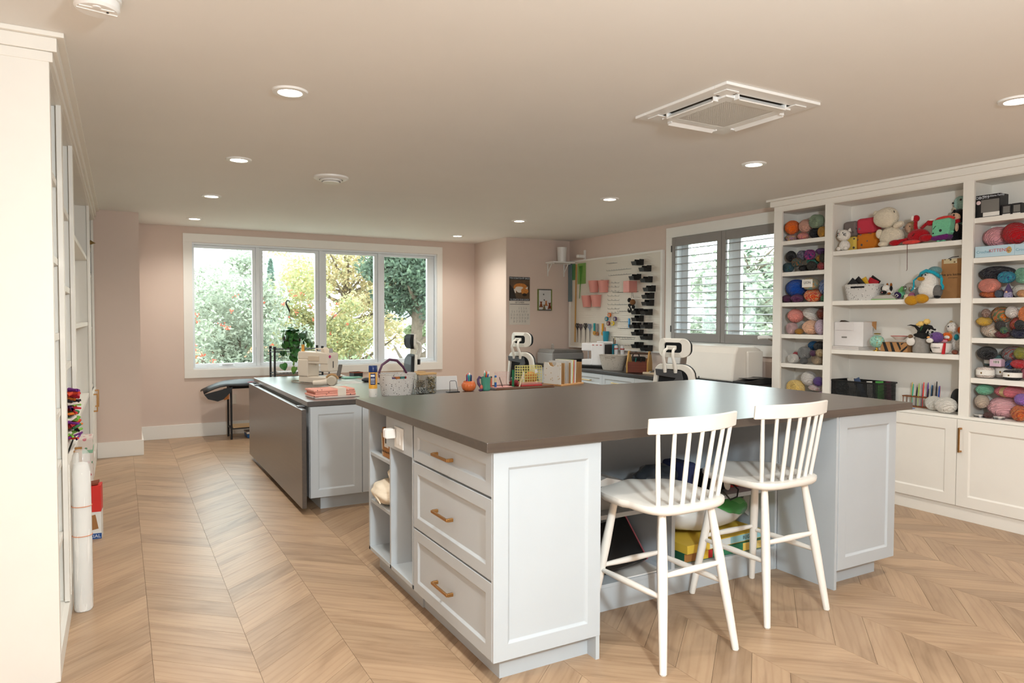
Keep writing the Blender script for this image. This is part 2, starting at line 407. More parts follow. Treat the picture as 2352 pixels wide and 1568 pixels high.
base('baseboard_back_right', MB().box(4.359, 4.375, YN, YB-.016, 0, .155).box(4.359, 4.74, YN-.016, YN, 0, .155))

# ---------------------------------------------------------------- window in the back wall
c = MB(); x0, x1, z0, z1 = .640, 3.878, .686, 2.362
for b_ in ((x0, x1, z1-.098, z1), (x0, x1, z0, z0+.098), (x0, W1[0], z0+.098, z1-.098), (W1[1], x1, z0+.098, z1-.098)):
    c.box(b_[0], b_[1], YB-.018, YB, b_[2], b_[3])
structure(c.build('trim_1', TRIM, bevel=.002))
win1 = hub('window_1', (2.27, 9.0, .785)); OX, OY, OZ = win1.location
def wpart(name, b, mat, parent, bevel=.0): b.v = [(p[0]-OX, p[1]-OY, p[2]-OZ) for p in b.v]; return b.build(name, mat, parent, bevel=bevel)
fr = MB(); a0, a1, c0, c1 = W1; t = .022
fr.box(a0, a1, YB+.001, YB+.13, c0, c0+t).box(a0, a1, YB+.001, YB+.13, c1-t, c1).box(a0, a0+t, YB+.001, YB+.13, c0+t, c1-t).box(a1-t, a1, YB+.001, YB+.13, c0+t, c1-t)
wpart('frame', fr, VINYL, win1, .002)
PX = [(.762, 1.404), (1.527, 2.158), (2.298, 2.930), (3.068, 3.678)]; PZ = (.845, 2.205)
edges = [a0+t] + [(PX[i][1]+PX[i+1][0])/2 for i in range(3)] + [a1-t]
for i in range(3): wpart('mullion', MB().box(edges[i+1]-.022, edges[i+1]+.022, YB+.035, YB+.12, c0+t, c1-t), VINYL, win1, .002)
for i in range(4):
    l = edges[i]+(.022 if i else 0)+.002; r_ = edges[i+1]-(.022 if i < 3 else 0)-.002; b = MB(); y0, y1 = YB+.05, YB+.10
    b.box(l, r_, y0, y1, c0+t+.002, PZ[0]).box(l, r_, y0, y1, PZ[1], c1-t-.002).box(l, PX[i][0], y0, y1, PZ[0], PZ[1]).box(PX[i][1], r_, y0, y1, PZ[0], PZ[1])
    s_ = wpart('sash', b, VINYL, win1, .003)
    wpart('pane', MB().box(PX[i][0], PX[i][1], YB+.072, YB+.078, PZ[0], PZ[1]), GLASS, s_)
    if i == 0:
        wpart('crank_handle', MB().box(1.02, 1.19, YB+.02, YB+.05, c0+t, c0+t+.018).box(1.05, 1.17, YB+.012, YB+.04, c0+t+.018, c0+t+.038), VINYL, s_, .005)
        wpart('lock_lever', MB().box(1.435, 1.447, YB+.03, YB+.05, 1.03, 1.13), VINYL, s_, .004)

# ---------------------------------------------------------------- shuttered window in the right wall
c = MB()
for q in ((4.34, 6.013, 2.285, 2.397), (4.34, 6.013, 1.03, 1.14), (5.905, 6.013, 1.14, 2.285), (4.34, 4.44, 1.14, 2.285)):
    c.box(XR-.018, XR, q[0], q[1], q[2], q[3])
structure(c.build('trim_2', TRIM, bevel=.002))
win2 = hub('window_2', (5.45, 5.17, 1.14)); OX, OY, OZ = win2.location
b = MB(); y0, y1, z0, z1 = W2
b.box(XR+.001, XR+.149, y0, y0+.03, z0, z1).box(XR+.001, XR+.149, y1-.03, y1, z0, z1).box(XR+.001, XR+.149, y0+.03, y1-.03, z0, z0+.03).box(XR+.001, XR+.149, y0+.03, y1-.03, z1-.03, z1)
wpart('frame', b, VINYL, win2, .002)
for a, d in ((y0+.03, 5.13), (5.13, y1-.03)):
    b = MB(); b.box(XR+.09, XR+.13, a, a+.06, z0+.03, z1-.03).box(XR+.09, XR+.13, d-.10, d, z0+.03, z1-.03).box(XR+.09, XR+.13, a+.06, d-.10, z0+.03, z0+.08).box(XR+.09, XR+.13, a+.06, d-.10, z1-.08, z1-.03)
    s_ = wpart('sash', b, VINYL, win2, .003); wpart('pane', MB().box(XR+.108, XR+.113, a+.06, d-.10, z0+.08, z1-.08), GLASS, s_)
for y0, y1, lab in ((5.172, 5.899, 'taupe louvred shutter leaf on the window side nearer the pegboard'), (4.446, 5.168, 'taupe louvred shutter leaf on the window side next to the yarn shelves')):
    s_ = thing('window_shutter', lab, 'shutter', (XR-.022, (y0+y1)/2, 1.144), 0, 'window shutters'); w_ = (y1-y0)/2
    b = MB(); xs = (-.014, .014)
    MB().box(*xs, -w_, -w_+.058, 0, 1.136).build('stile', SHUT, s_, bevel=.003); MB().box(*xs, w_-.058, w_, 0, 1.136).build('stile', SHUT, s_, bevel=.003)
    MB().box(-.012, .012, -w_+.058, w_-.058, 1.041, 1.136).build('top_rail', SHUT, s_, bevel=.002)
    MB().box(-.012, .012, -w_+.058, w_-.058, 0, .091).build('bottom_rail', SHUT, s_, bevel=.002)
    lv = None
    for k in range(12):
        z = .128+k*.0795
        if lv is None:
            n = 10; prof = [(.032*math.cos(2*PI*q/n), .0048*math.sin(2*PI*q/n)) for q in range(n)]
            l = MB().prism([(p[0], p[1]) for p in prof], 'y', -w_+.059, w_-.059).rot(RY(math.radians(-9))); o = l.build('louver', SHUT, s_, smooth=True, loc=(0, 0, z)); lv = o.data
        else: inst('louver', lv, None, s_, (0, 0, z))
    for z in (.10, .98):
        MB().box(-.02, .006, w_ if y1 > 5.5 else -w_-.006, (w_+.006) if y1 > 5.5 else -w_, z, z+.07).build('hinge', BLKMET, s_)

# ---------------------------------------------------------------- ceiling fittings
first = None
LENS = M_emit('lamp_lens', '#fff3e2', 14.0)
def downlight(x, y, lab, lamp='lamp'):
    t = thing('recessed_light', lab, 'ceiling light', (x, y, H-.006), 0, 'recessed downlights')
    MB().lathe([(.052, .001), (.056, -.004), (.078, -.003), (.082, .006)], 28, capb=False, capt=False).build('trim_ring', WHITEP, t, smooth=True)
    MB().lathe([(.001, .0), (.053, .0), (.053, .004)], 24, capt=False).build('lens', LENS, t)
    l = bpy.data.lights.new(lamp, 'SPOT'); l.energy = DOWNLIGHT_W*2.2; l.color = (.95, .92, .85); l.spot_size = math.radians(150); l.spot_blend = .9; l.shadow_soft_size = .05
    o = bpy.data.objects.new(lamp, l); COL.objects.link(o); o.parent = t; o.location = (0, 0, -.012)
ys = (1.77, 3.365, 4.965, 6.56, 8.14); side = {.702: 'cupboard side', 3.76: 'bookcase side'}
where = ['in front of the white bookcase', 'level with the grey island', 'just beyond the grey island', 'level with the sewing desk', 'nearest the big window']
for x in (.702, 3.76):
    for y, wh in zip(ys, where):
        if x < 1 and y < 2: continue
        downlight(x, y, 'round recessed downlight %s, %s' % (wh, side[x]))
# partner of the lamp at the picture's edge: every row in view has two
downlight(.702, 1.77, 'round recessed downlight over the near end of the tall cupboards', 'lamp_offscreen')
t = thing('smoke_detector', 'round white smoke detector on the ceiling by the tall cupboards', 'smoke detector', (-.052, 2.70, H))
MB().lathe([(.072, 0), (.072, -.012), (.066, -.014)], 32, capt=False, capb=False).build('mounting_ring', WHITEP, t, smooth=True)
MB().lathe([(.066, -.012), (.067, -.036), (.060, -.045), (.001, -.046)], 32, capb=False, capt=False).build('cover', WHITEP, t, smooth=True)
MB().tube([(-.058, -.01, -.046), (.058, .012, -.046)], .0022, 6).tube([(-.05, -.03, -.0458), (.05, -.022, -.0458)], .0022, 6).build('rib', WHITEP, t)
MB().lathe([(.001, -.049), (.012, -.048), (.013, -.045)], 16, c=(.0, -.035, 0)).build('test_button', WHITEP, t, smooth=True)
MB().lathe([(.001, -.0475), (.004, -.0475), (.004, -.045)], 10, c=(.03, -.004, 0)).build('sensor_port', BLACK, t)
t = thing('ceiling_diffuser', 'round white ventilation diffuser with stepped rings on the ceiling', 'air vent', (1.389, 5.25, H))
MB().lathe([(.128, 0), (.126, -.012), (.105, -.022), (.085, -.022), (.085, -.010)], 32, capt=False, capb=False).build('flange', WHITEP, t, smooth=True)
MB().lathe([(.080, -.020), (.080, -.030), (.070, -.034), (.070, -.026)], 32, capt=False, capb=False).build('ring', WHITEP, t, smooth=True)
MB().lathe([(.001, -.044), (.060, -.044), (.063, -.038), (.055, -.026)], 32, capt=False, capb=False).build('cone', WHITEP, t, smooth=True)
MB().lathe([(.085, -.003), (.001, -.003)], 24, capb=False, capt=False).build('duct', WHITEP, t)
# cassette air conditioner
t = thing('ceiling_air_conditioner', 'square white ceiling air conditioner with perforated grille and four flaps', 'air conditioner', (2.665, 2.575, H))
A = .315
b = MB()
for s0, s1 in ((A, .235),):
    b.box(-s0, s0, -s0, -s1, -.014, 0).box(-s0, s0, s1, s0, -.014, 0).box(-s0, -s1, -s1, s1, -.014, 0).box(s1, s0, -s1, s1, -.014, 0)
b.build('panel_frame', WHITEP, t, bevel=.003)
for sx in (-1, 1):
    for sy in (-1, 1): MB().box(min(sx*.19, sx*.27), max(sx*.19, sx*.27), min(sy*.19, sy*.27), max(sy*.19, sy*.27), -.020, -.0145).build('corner_cover', WHITEP, t, bevel=.002)
hs_ = MB().box(-.236, .236, -.236, .236, .20, .21)
for q in ((-.236, -.231, -.236, .236), (.231, .236, -.236, .236), (-.231, .231, -.236, -.231), (-.231, .231, .231, .236)): hs_.box(*q, -.001, .20)
hs_.build('housing', M('housing_plastic', '#bdb8af', .6), t)
g = MB().box(-.218, .218, -.218, -.165, -.028, -.0145).box(-.218, .218, .165, .218, -.028, -.0145).box(-.218, -.165, -.165, .165, -.028, -.0145).box(.165, .218, -.165, .165, -.028, -.0145).build('grille_panel', WHITEP, t)
MB().box(-.166, .166, -.166, .166, -.0275, -.0255).build('grille', M_dots('perforated_grille', '#efebe4', .0135, .30, (0, 1)), g)
for k in range(4):
    m = rz(k*PI/2); n = MB().obox((0, .232, -.030), (.155, 0, 0), (0, .011, -.010), (0, .0018, .0021)); n.rot(m).build('flap', WHITEP, t)
    [MB().box(u, u+.006, .212, .24, -.036, -.010).rot(m).build('flap_bracket', WHITEP, t) for u in (-.162, .156)]
# ---------------------------------------------------------------- garden outside
GZ = -3.2
tag(MB().box(-40, 60, 9.3, 90, GZ-.2, GZ).box(5.7, 60, -20, 9.3, GZ-.2, GZ).build('lawn', M('lawn_grass', '#928f80', .95, var=.25, scale=.8)), 'grey-beige lawn outside far below the windows', 'lawn', kind='structure')  # toned grey-beige so light bounced off it doesn't turn the ceiling green
def leafmat(name, cols):
    if name in _M: return _M[name]
    m, nt, b = _new(name); g = N(nt, 'ShaderNodeNewGeometry'); k = len(cols)
    c = ramp(nt, g.outputs['Random Per Island'], [(i/max(1, k-1), q) for i, q in enumerate(cols)])
    nt.links.new(c, b.inputs['Base Color']); b.inputs['Roughness'].default_value = .6
    tr = N(nt, 'ShaderNodeBsdfTranslucent'); nt.links.new(c, tr.inputs[0]); mx = N(nt, 'ShaderNodeMixShader'); mx.inputs[0].default_value = .4
    nt.links.new(b.outputs[0], mx.inputs[1]); nt.links.new(tr.outputs[0], mx.inputs[2]); nt.links.new(mx.outputs[0], nt.nodes['Material Output'].inputs['Surface'])
    _M[name] = m; return m
BARK = M('bark', '#6b5d50', .9, var=.25, scale=20)
def leaves(b, c, r, n, size, rng, flat=1.0):
    for _ in range(n):
        d = Vector((rng.gauss(0, 1), rng.gauss(0, 1), rng.gauss(0, 1))).normalized(); q = rng.random()**.45
        p = Vector(c)+Vector((d.x*r[0]*q, d.y*r[1]*q, d.z*r[2]*q))
        a = Vector((rng.gauss(0, 1), rng.gauss(0, 1), rng.gauss(0, .7))).normalized(); e = a.cross(Vector((rng.gauss(0, 1), rng.gauss(0, 1), rng.gauss(0, 1)))).normalized()
        s = size*rng.uniform(.7, 1.3); i = len(b.v)
        b.v += [tuple(p-a*s), tuple(p+e*s*.45), tuple(p+a*s), tuple(p-e*s*.45)]; b.f.append((i, i+1, i+2, i+3))
def branches(b, p0, h, n, spread, r, rng, lean=(0, 0)):
    top = Vector(p0)+Vector((lean[0], lean[1], h)); p0 = Vector(p0); mid = p0.lerp(top, .5)+Vector((rng.uniform(-.1, .1), rng.uniform(-.1, .1), 0))
    b.tube([p0, mid, top], [r, r*.7, r*.25], 8); tips = []
    for k in range(n):
        f = rng.uniform(.3, .95); s = p0.lerp(top, f); a = rng.uniform(0, 2*PI); L = spread*rng.uniform(.5, 1)*(1.15-f*.6)
        e = s+Vector((math.cos(a)*L, math.sin(a)*L, L*rng.uniform(.2, .8))); m = s.lerp(e, .5)+Vector((0, 0, -.05*L))
        b.tube([s, m, e], [r*.4, r*.25, r*.08], 5, caps=False); tips.append(e)
    return tips
def tree(name, lab, base, h, crown, mat, n, size, seed, nb=26, r=.14, clumps=40, lean=(0, 0), loose=.42):
    rng = random.Random(seed); t = thing(name, lab, 'tree', base, 0, 'trees and shrubs outside the windows')
    b = MB(); tips = branches(b, (0, 0, 0), h, nb, crown[0]*.9, r, rng, lean); b.build('trunk', BARK, t, smooth=True)
    f = MB(); cz = crown[3]
    for k in range(clumps):
        d = Vector((rng.gauss(0, 1), rng.gauss(0, 1), rng.gauss(0, 1))).normalized(); q = rng.random()**.5
        c = (d.x*crown[0]*q+lean[0]*.7, d.y*crown[1]*q, cz+d.z*crown[2]*q); s = rng.uniform(.6, 1.2)*loose
        leaves(f, c, (s*1.2, s*1.2, s*.8), n//clumps, size, rng)
    tag(f.build('foliage', mat, t), kind='stuff'); return t
G1 = leafmat('grey_green_leaves', ['#8a9382', '#a4ab98', '#979f8b', '#babfae', '#7b8577'])  # window haze is put into these leaf colours: paler, less saturated
G2 = leafmat('yellow_leaves', ['#b5a073', '#cbb78d', '#a8a37a', '#d6c6a0', '#979a72'])
G3 = leafmat('dark_green_leaves', ['#4d5f50', '#61745f', '#435347', '#869a80', '#536857'])
G4 = leafmat('mid_green_leaves', ['#74835f', '#8a9873', '#9da784', '#667653'])
# px 447-578: hazy shrub with berries; 603-858: yellowing maples; 881-980: dark maple close by
rb = tree('rowan_shrub', 'grey-green rowan shrub with red berries beyond the window', (1.9, 13.6, GZ), 4.3, (1.3, 1.1, 2.2, 3.7), G1, 28000, .042, 3, nb=46, r=.10, clumps=70)
rng = random.Random(9); bb = MB()
for k in range(46):
    a = rng.uniform(0, 2*PI); c = (1.15*math.cos(a)*rng.random()**.4, -1.0*rng.uniform(.5, 1), 3.55+rng.uniform(-1.5, 1.5))
    for q in range(9): bb.ell((c[0]+rng.gauss(0, .022), c[1]+rng.gauss(0, .022), c[2]+rng.gauss(0, .02)), .011, 6, 4)
tag(bb.build('berries', M('red_berries', '#d2563f', .4), rb, smooth=True), kind='stuff')
tree('wild_shrub', 'tall pale shrub with bare twigs behind the rowan shrub', (1.75, 17.6, GZ), 5.4, (1.0, 1.0, 1.6, 4.6), G1, 8000, .06, 5, nb=40, r=.09, clumps=46)
rb2 = tree('rowan_shrub', 'yellow-green rowan shrub with few berries behind the hanging plant', (3.95, 16.4, GZ), 4.6, (1.5, .9, 2.0, 3.7), leafmat('mixed_leaves', ['#8f9a6c', '#b5a86c', '#a5ae86', '#c4b684', '#7b8a60']), 26000, .045, 6, nb=40, r=.10, clumps=64)
bb = MB()
for k in range(30):
    c = (rng.uniform(-1.3, .6), -1.0*rng.uniform(.6, 1), 3.8+rng.uniform(-.6, 1.4))
    for q in range(8): bb.ell((c[0]+rng.gauss(0, .022), c[1]+rng.gauss(0, .022), c[2]+rng.gauss(0, .02)), .011, 6, 4)
tag(bb.build('berries', M('red_berries', '#d2563f', .4), rb2, smooth=True), kind='stuff')
tree('maple_tree', 'tall maple with yellowing leaves and gaps of sky behind the sewing machine', (6.0, 20.8, GZ), 9.0, (2.3, 1.6, 3.9, 5.6), G2, 26000, .06, 8, nb=44, r=.17, clumps=80, loose=.5)
tree('maple_tree', 'low yellow-green bush under the tall yellowing maple', (3.35, 11.2, GZ), 3.4, (.75, .5, 1.0, 2.9), G4, 9000, .06, 10, nb=26, r=.08, clumps=46)
tree('maple_tree', 'large dark green maple close to the window by the office chair', (5.15, 13.4, GZ), 7.6, (1.25, 1.1, 1.9, 6.35), G3, 42000, .05, 11, nb=40, r=.19, clumps=84, lean=(.25, 0), loose=.46)
tree('maple_tree', 'green maple at the edge of the big window by the dark maple', (7.6, 17.3, GZ), 6.4, (1.1, 1.1, 2.0, 4.8), G4, 8000, .07, 12, nb=24, r=.12, clumps=40)
tree('wild_shrub', 'low green shrub in front of the white house', (6.45, 15.0, GZ), 2.8, (.6, .4, 1.0, 2.6), G4, 8000, .05, 31, nb=20, r=.07, clumps=34)
# spruce tip far away
t = thing('spruce_tree', 'distant pointed spruce standing above the rowan shrubs', 'tree', (6.5, 36.0, GZ), 0, 'trees and shrubs outside the windows')
MB().cyl((0, 0, 0), (0, 0, 7.5), .2, .02, 8).build('trunk', BARK, t)
f = MB(); rng = random.Random(4)
for k in range(46):
    z = 2.0+k*.12; R = (7.6-z)*.22
    for q in range(9):
        a = rng.uniform(0, 2*PI); e = Vector((math.cos(a)*R, math.sin(a)*R, z-.25*R)); f.tube([(0, 0, z), e], [.07, .02], 4, caps=False)
        leaves(f, tuple(Vector((0, 0, z)).lerp(e, .7)), (R*.35, R*.35, .12), 8, .11, rng)
tag(f.build('needles', leafmat('spruce_needles', ['#6d8478', '#7f968a', '#8ca294']), t), kind='stuff')
# houses
t = thing('house', 'white clapboard house glimpsed under the dark maple', 'house', (11.9, 29.5, GZ), math.radians(-12))
WS = M('white_siding', '#e3e6e6', .7, var=.03)
wl = MB().box(-3.2, 3.2, -2.5, 2.5, 0, 3.4).prism([(-3.2, 3.4), (3.2, 3.4), (0, 5.2)], 'y', -2.5, 2.5).build('wall', WS, t)
for k in range(16): MB().box(-3.21, 3.21, -2.53, -2.5, .2*k+.1, .2*k+.28).build('clapboard', WS, t)
for sx in (-1, 1):
    b = MB().obox((sx*1.75, 0, 4.35), (1.95, 0, -sx*1.1), (0, 2.75, 0), (0, 0, .06)); b.build('roof', M('grey_shingles', '#8b9094', .8, var=.2, scale=20), t)
for x in (-1.7, 0.2, 1.9):
    wn = MB().box(x-.5, x+.5, -2.57, -2.53, 1.3, 2.7).build('window', WS, t); MB().box(x-.42, x+.42, -2.59, -2.571, 1.38, 2.62).build('pane', M('dark_pane', '#4b5560', .1), wn)
t = thing('house', 'low house with terracotta roof behind the rowan shrubs', 'house', (4.6, 26.0, GZ), math.radians(8))
MB().box(-2.2, 1.8, -1.6, 1.6, 0, 2.8).build('wall', M('cream_siding', '#d9cbb8', .8), t)
for sy in (-1, 1): MB().obox((-.2, sy*.95, 3.15), (2.2, 0, 0), (0, 1.05, -sy*.35), (0, .02, .06)).build('roof', M('terracotta_roof', '#cf8f68', .8, var=.15, scale=14), t)
# beyond the shuttered window
tree('maple_tree', 'hazy green tree seen through the shutters', (14.0, 12.6, GZ), 6.2, (1.7, 1.7, 2.0, 4.4), G1, 9000, .10, 21, nb=26, r=.15, clumps=50, loose=.6)
tree('maple_tree', 'rounder grey-green tree seen through the shutters near the yarn shelves', (22.5, 20.2, GZ), 7.2, (2.3, 2.0, 2.3, 4.9), G3, 9000, .13, 22, nb=26, r=.18, clumps=50, loose=.7)
tree('wild_shrub', 'yellowish low shrub seen through the shutters', (16.0, 17.6, GZ), 3.6, (2.4, 1.6, 1.2, 3.0), G2, 6000, .11, 23, nb=20, r=.1, clumps=36, loose=.6)
t = thing('street_lamp', 'white street lamp post with curved head outside the shutters', 'street lamp', (10.6, 9.78, GZ))
MB().cyl((0, 0, 0), (0, 0, 4.3), .075, .055, 12).build('post', WHITEP, t, smooth=True)
MB().tube([(0, 0, 4.25), (0, 0, 4.45), (-.08, .08, 4.58), (-.22, .22, 4.58)], [.06, .06, .07, .04], 10).build('lamp_head', WHITEP, t, smooth=True)
# ---------------------------------------------------------------- handles and doors
def bar_pull(parent, p, axis, length, out, mat=BRASS):
    """bow handle: flat bar on two feet; axis = direction of the bar, out = outward normal"""
    p, ax, ou = Vector(p), Vector(axis), Vector(out); sd = ax.cross(ou); b = MB(); h = length/2
    b.obox(p+ou*.028, ax*h, ou*.0045, sd*.006)
    for s in (-1, 1): b.obox(p+ax*(s*(h-.006))+ou*.0125, ax*.006, ou*.0125, sd*.0075)
    return b.build('handle', mat, parent, bevel=.002)
def shaker(name, parent, x0, x1, z0, z1, y, mat, t=.02, rail=.055, m=None):
    b = MB().panel(x0, x1, z0, z1, y, t, rail)
    if m is not None: b.rot(m)
    return b.build(name, mat, parent, bevel=.0015)

# ---------------------------------------------------------------- island
ISL = M_grain('dark_laminate', '#362d26', '#483c32', 'x', spec=1.0, rough=.36, coat=.7, sc=.9, bmp=.05, fine=1.5)
ISLY = M_grain('dark_laminate_y', '#362d26', '#483c32', 'y', spec=1.0, rough=.36, coat=.7, sc=.9, bmp=.05, fine=1.5)
t = thing('island_worktop', 'large dark brown wood-grain worktop of the grey island', 'worktop', (2.47, 3.07, .897))
MB().box(-1.31, 1.31, -.815, .815, 0, .038).build('slab', ISL, t, bevel=.0025)
# drawer unit at the corner
t = thing('drawer_cabinet', 'pale grey cabinet with three drawers and brass handles under the island corner', 'cabinet', (1.22, 2.30, 0)); ox, oy = 1.22, 2.30
B = MB().box(0, .455, 0, .795, .098, .897).build('body', CABG, t, bevel=.001)
MB().box(.038, .455, .04, .795, 0, .098).build('kick_board', CABG, t)
MB().box(.452, .47, -.02, .795, 0, .0975).build('end_foot', CABG, t)
shaker('end_panel', t, -.02, .472, .097, .892, -.021, CABG, .02, .062)
mL = rz(-PI/2)     # panel facing -x : local x -> -y
def left_panel(name, parent, ya, yb, z0, z1, xf, mat, rail=.05, t_=.02):
    """shaker front facing -x between y=ya..yb"""
    b = MB().panel(-yb, -ya, z0, z1, 0, t_, rail); b.rot(rz(-PI/2)); b.v = [(p[0]+xf, p[1], p[2]) for p in b.v]
    return b.build(name, mat, parent, bevel=.0015)
for z0, z1, hz in ((.722, .888, .80), (.405, .712, .55), (.099, .396, .235)):
    d = left_panel('drawer_front', t, -.008, .789, z0, z1, -.021, CABG); bar_pull(d, (-.021, .42, hz), (0, 1, 0), .17, (-1, 0, 0))
# open end unit with shelves
t = thing('open_shelf_cabinet', 'pale grey open cabinet with two shelves on the long side of the island', 'cabinet', (1.2, 3.10, 0))
b = MB(); b.box(0, .32, .655, .675, .098, .897).box(0, .32, .31, .328, .098, .897).box(0, .32, 0, .675, .098, .118).box(.31, .32, 0, .655, .118, .897).box(0, .32, 0, .012, .098, .897)
b.build('carcass', CABG, t, bevel=.001)
MB().box(.05, .32, 0, .64, 0, .098).build('kick_board', CABG, t)
for z in (.632, .368): MB().box(.004, .305, .329, .654, z, z+.018).build('shelf', CABG, t, bevel=.001)
f = MB().box(-.002, .016, .0, .375, .728, .895).build('filler_panel', CABG, t, bevel=.001)
pl = MB().box(-.008, -.002, .115, .235, .745, .85).build('switch_plate', WHITEP, t, bevel=.002)
MB().box(-.0095, -.008, .15, .20, .765, .83).build('socket', WHITEP, pl)
t = thing('plug_adapter', 'small white plug adapter in the switch plate of the island', 'plug', (1.1905, 3.33, .815))
MB().box(-.05, 0, -.022, .022, -.024, .024).build('body', WHITEP, t, bevel=.004)
MB().box(-.053, -.05, -.016, .016, -.018, .018).build('face', M('white_sensor_lens', '#fbfbfb', .2), t)
# knee-hole shelving
t = thing('knee_hole_shelving', 'grey shelving recessed under the island behind the stools', 'shelving', (1.69, 2.64, 0)); WD = 1.48
b = MB(); b.box(.005, WD, .50, .518, 0, .897).box(.005, .018, 0, .5, 0, .897).box(WD-.018, WD, 0, .5, 0, .897).box(.71, .732, 0, .5, .13, .44)
b.build('carcass', CABG, t)
MB().box(.018, WD-.018, 0, .5, .112, .13).build('bottom_shelf', CABG, t, bevel=.001)
MB().box(.018, WD-.018, 0, .5, .44, .462).build('upper_shelf', CABG, t, bevel=.001)
MB().box(.018, WD-.018, .004, .02, 0, .112).build('kick_board', CABG, t)
# right end cabinet
t = thing('end_cabinet', 'pale grey end cabinet with one panelled front beside the second stool', 'cabinet', (3.19, 2.30, 0))
MB().box(.001, .47, 0, 1.4, .098, .897).build('body', CABG, t)
MB().box(.02, .42, .05, 1.36, 0, .098).build('kick_board', CABG, t)
shaker('end_panel', t, .004, .482, .097, .892, -.021, CABG, .02, .062)
MB().box(-.019, .0, -.02, .338, 0, .897).build('gable', CABG, t)
# far side body of the island (behind the knee hole)
t = thing('back_cabinet', 'plain grey cabinet run on the far side of the island', 'cabinet', (1.53, 3.165, 0))
MB().box(0, 1.65, 0, .62, .098, .897).build('body', CABG, t); MB().box(.03, 1.65, 0, .56, 0, .098).build('kick_board', CABG, t)

# ---------------------------------------------------------------- sewing desk
T2 = .795
t = thing('desk_worktop', 'dark laminate worktop of the sewing desk, U-shaped', 'worktop', (1.15, 5.02, T2-.036))
MB().prism([(0, 0), (2.62, 0), (2.62, .50), (.87, .50), (.87, 2.28), (0, 2.28)], 'z', 0, .036).build('slab', ISLY, t, bevel=.0025)
t = thing('desk_cabinet', 'pale grey cabinet with panelled doors under the sewing desk', 'cabinet', (1.165, 5.04, 0))
MB().box(0, 2.55, .001, .44, .10, T2-.036).box(0, .80, .44, 2.2, .10, T2-.036).build('body', CABG, t)
MB().box(.09, 2.5, .05, .40, 0, .10).box(.09, .75, .40, 2.15, 0, .10).build('kick_board', CABG, t)
for x0, x1 in ((.003, .380), (.384, .79), (.794, 1.20), (1.204, 1.61), (1.614, 2.02), (2.024, 2.545)):
    shaker('door', t, x0, x1, .101, T2-.04, -.021, CABG, .02, .055)
t = thing('drop_leaf', 'dark brown drop leaf hanging down the side of the sewing desk', 'table leaf', (1.115, 6.12, .045))
MB().box(-.016, .016, -1.15, 1.15, 0, .70).build('board', ISLY, t, bevel=.003)
for y in (-.98, .85):
    h_ = MB().box(.014, .030, y-.03, y+.03, .62, .695).build('hinge', STEEL, t, bevel=.002)
    MB().box(-.012, .04, y-.022, y+.022, .701, .712).build('hinge_leaf', STEEL, t, bevel=.002)

# ---------------------------------------------------------------- right-hand desk
T3 = .80
t = thing('wall_worktop', 'black-brown worktop running along the wall under the pegboard', 'worktop', (4.735, 4.33, T3-.036))
MB().box(0, .622, 0, 3.635, 0, .036).build('slab', M('charcoal_laminate', '#2e2b29', .3, var=.1, scale=20), t, bevel=.004)
t = thing('wall_cabinet', 'light grey cabinets with drawer fronts under the black-brown wall worktop', 'cabinet', (4.765, 4.34, 0))
MB().box(0, .585, .9, 3.62, .10, T3-.036).build('body', CABG, t); MB().box(.06, .585, .93, 3.58, 0, .10).build('kick_board', CABG, t)
MB().box(0, .585, 0, .02, 0, T3-.036).build('end_support', CABG, t)
k = 0
for ya, yb in ((.904, 1.47), (1.474, 2.04), (2.044, 2.61), (2.614, 3.18)):
    for z0, z1 in ((.60, T3-.042), (.102, .594)):
        d = left_panel('drawer_front', t, ya, yb, z0, z1, -.021, CABG, .045); bar_pull(d, (-.021, (ya+yb)/2, (z0+z1)/2+.0), (0, 1, 0), .17, (-1, 0, 0), M('pale_brass', '#d2b98c', .3, metal=1))

# ---------------------------------------------------------------- white shelf wall on the right
SX = 5.07; SB = 5.345
stile_y = [(4.215, 4.30), (3.715, 3.785), (2.635, 2.706), (1.90, 1.985)]
t = thing('yarn_bookcase', 'white built-in bookcase with panelled doors, full of yarn and toys', 'bookcase', (SX, 3.10, 0)); oy = 3.10
b = MB()
b.box(.006, SB-SX+.012, 4.28-oy, 4.30-oy, 0, 2.40).box(.006, SB-SX+.012, 1.90-oy, 1.92-oy, 0, 2.40)
for y0, y1 in ((3.742, 3.762), (2.66, 2.68)): b.box(.006, SB-SX, y0-oy, y1-oy, .72, 2.33)
b.box(SB-SX, SB-SX+.012, 1.92-oy, 4.28-oy, .72, 2.40).box(.006, SB-SX, 1.92-oy, 4.28-oy, 2.33, 2.40); b.build('carcass', CABW, t)
b = MB()
for y0, y1 in stile_y: b.box(-.002, .018, y0-oy, y1-oy, .722, 2.335)
b.box(-.002, .018, 1.90-oy, 4.30-oy, 2.335, 2.40); b.build('face_frame', CABW, t, bevel=.001)
b = MB().box(-.026, .02, 1.87-oy, 4.325-oy, 2.375, 2.422).box(-.050, .02, 1.85-oy, 4.35-oy, 2.422, 2.44)
b.box(.02, .285, 4.30-oy, 4.325-oy, 2.375, 2.422).box(.02, .285, 4.30-oy, 4.35-oy, 2.422, 2.44); b.build('crown_moulding', CABW, t, bevel=.002)
MB().box(-.006, SB-SX, 1.92-oy, 4.28-oy, .702, .722).build('base_top', CABW, t, bevel=.001)
MB().box(.0, SB-SX, 1.92-oy, 4.28-oy, .095, .70).build('base_body', CABW, t); MB().box(-.004, .02, 1.90-oy, 4.30-oy, 0, .093).build('plinth', CABW, t, bevel=.001)
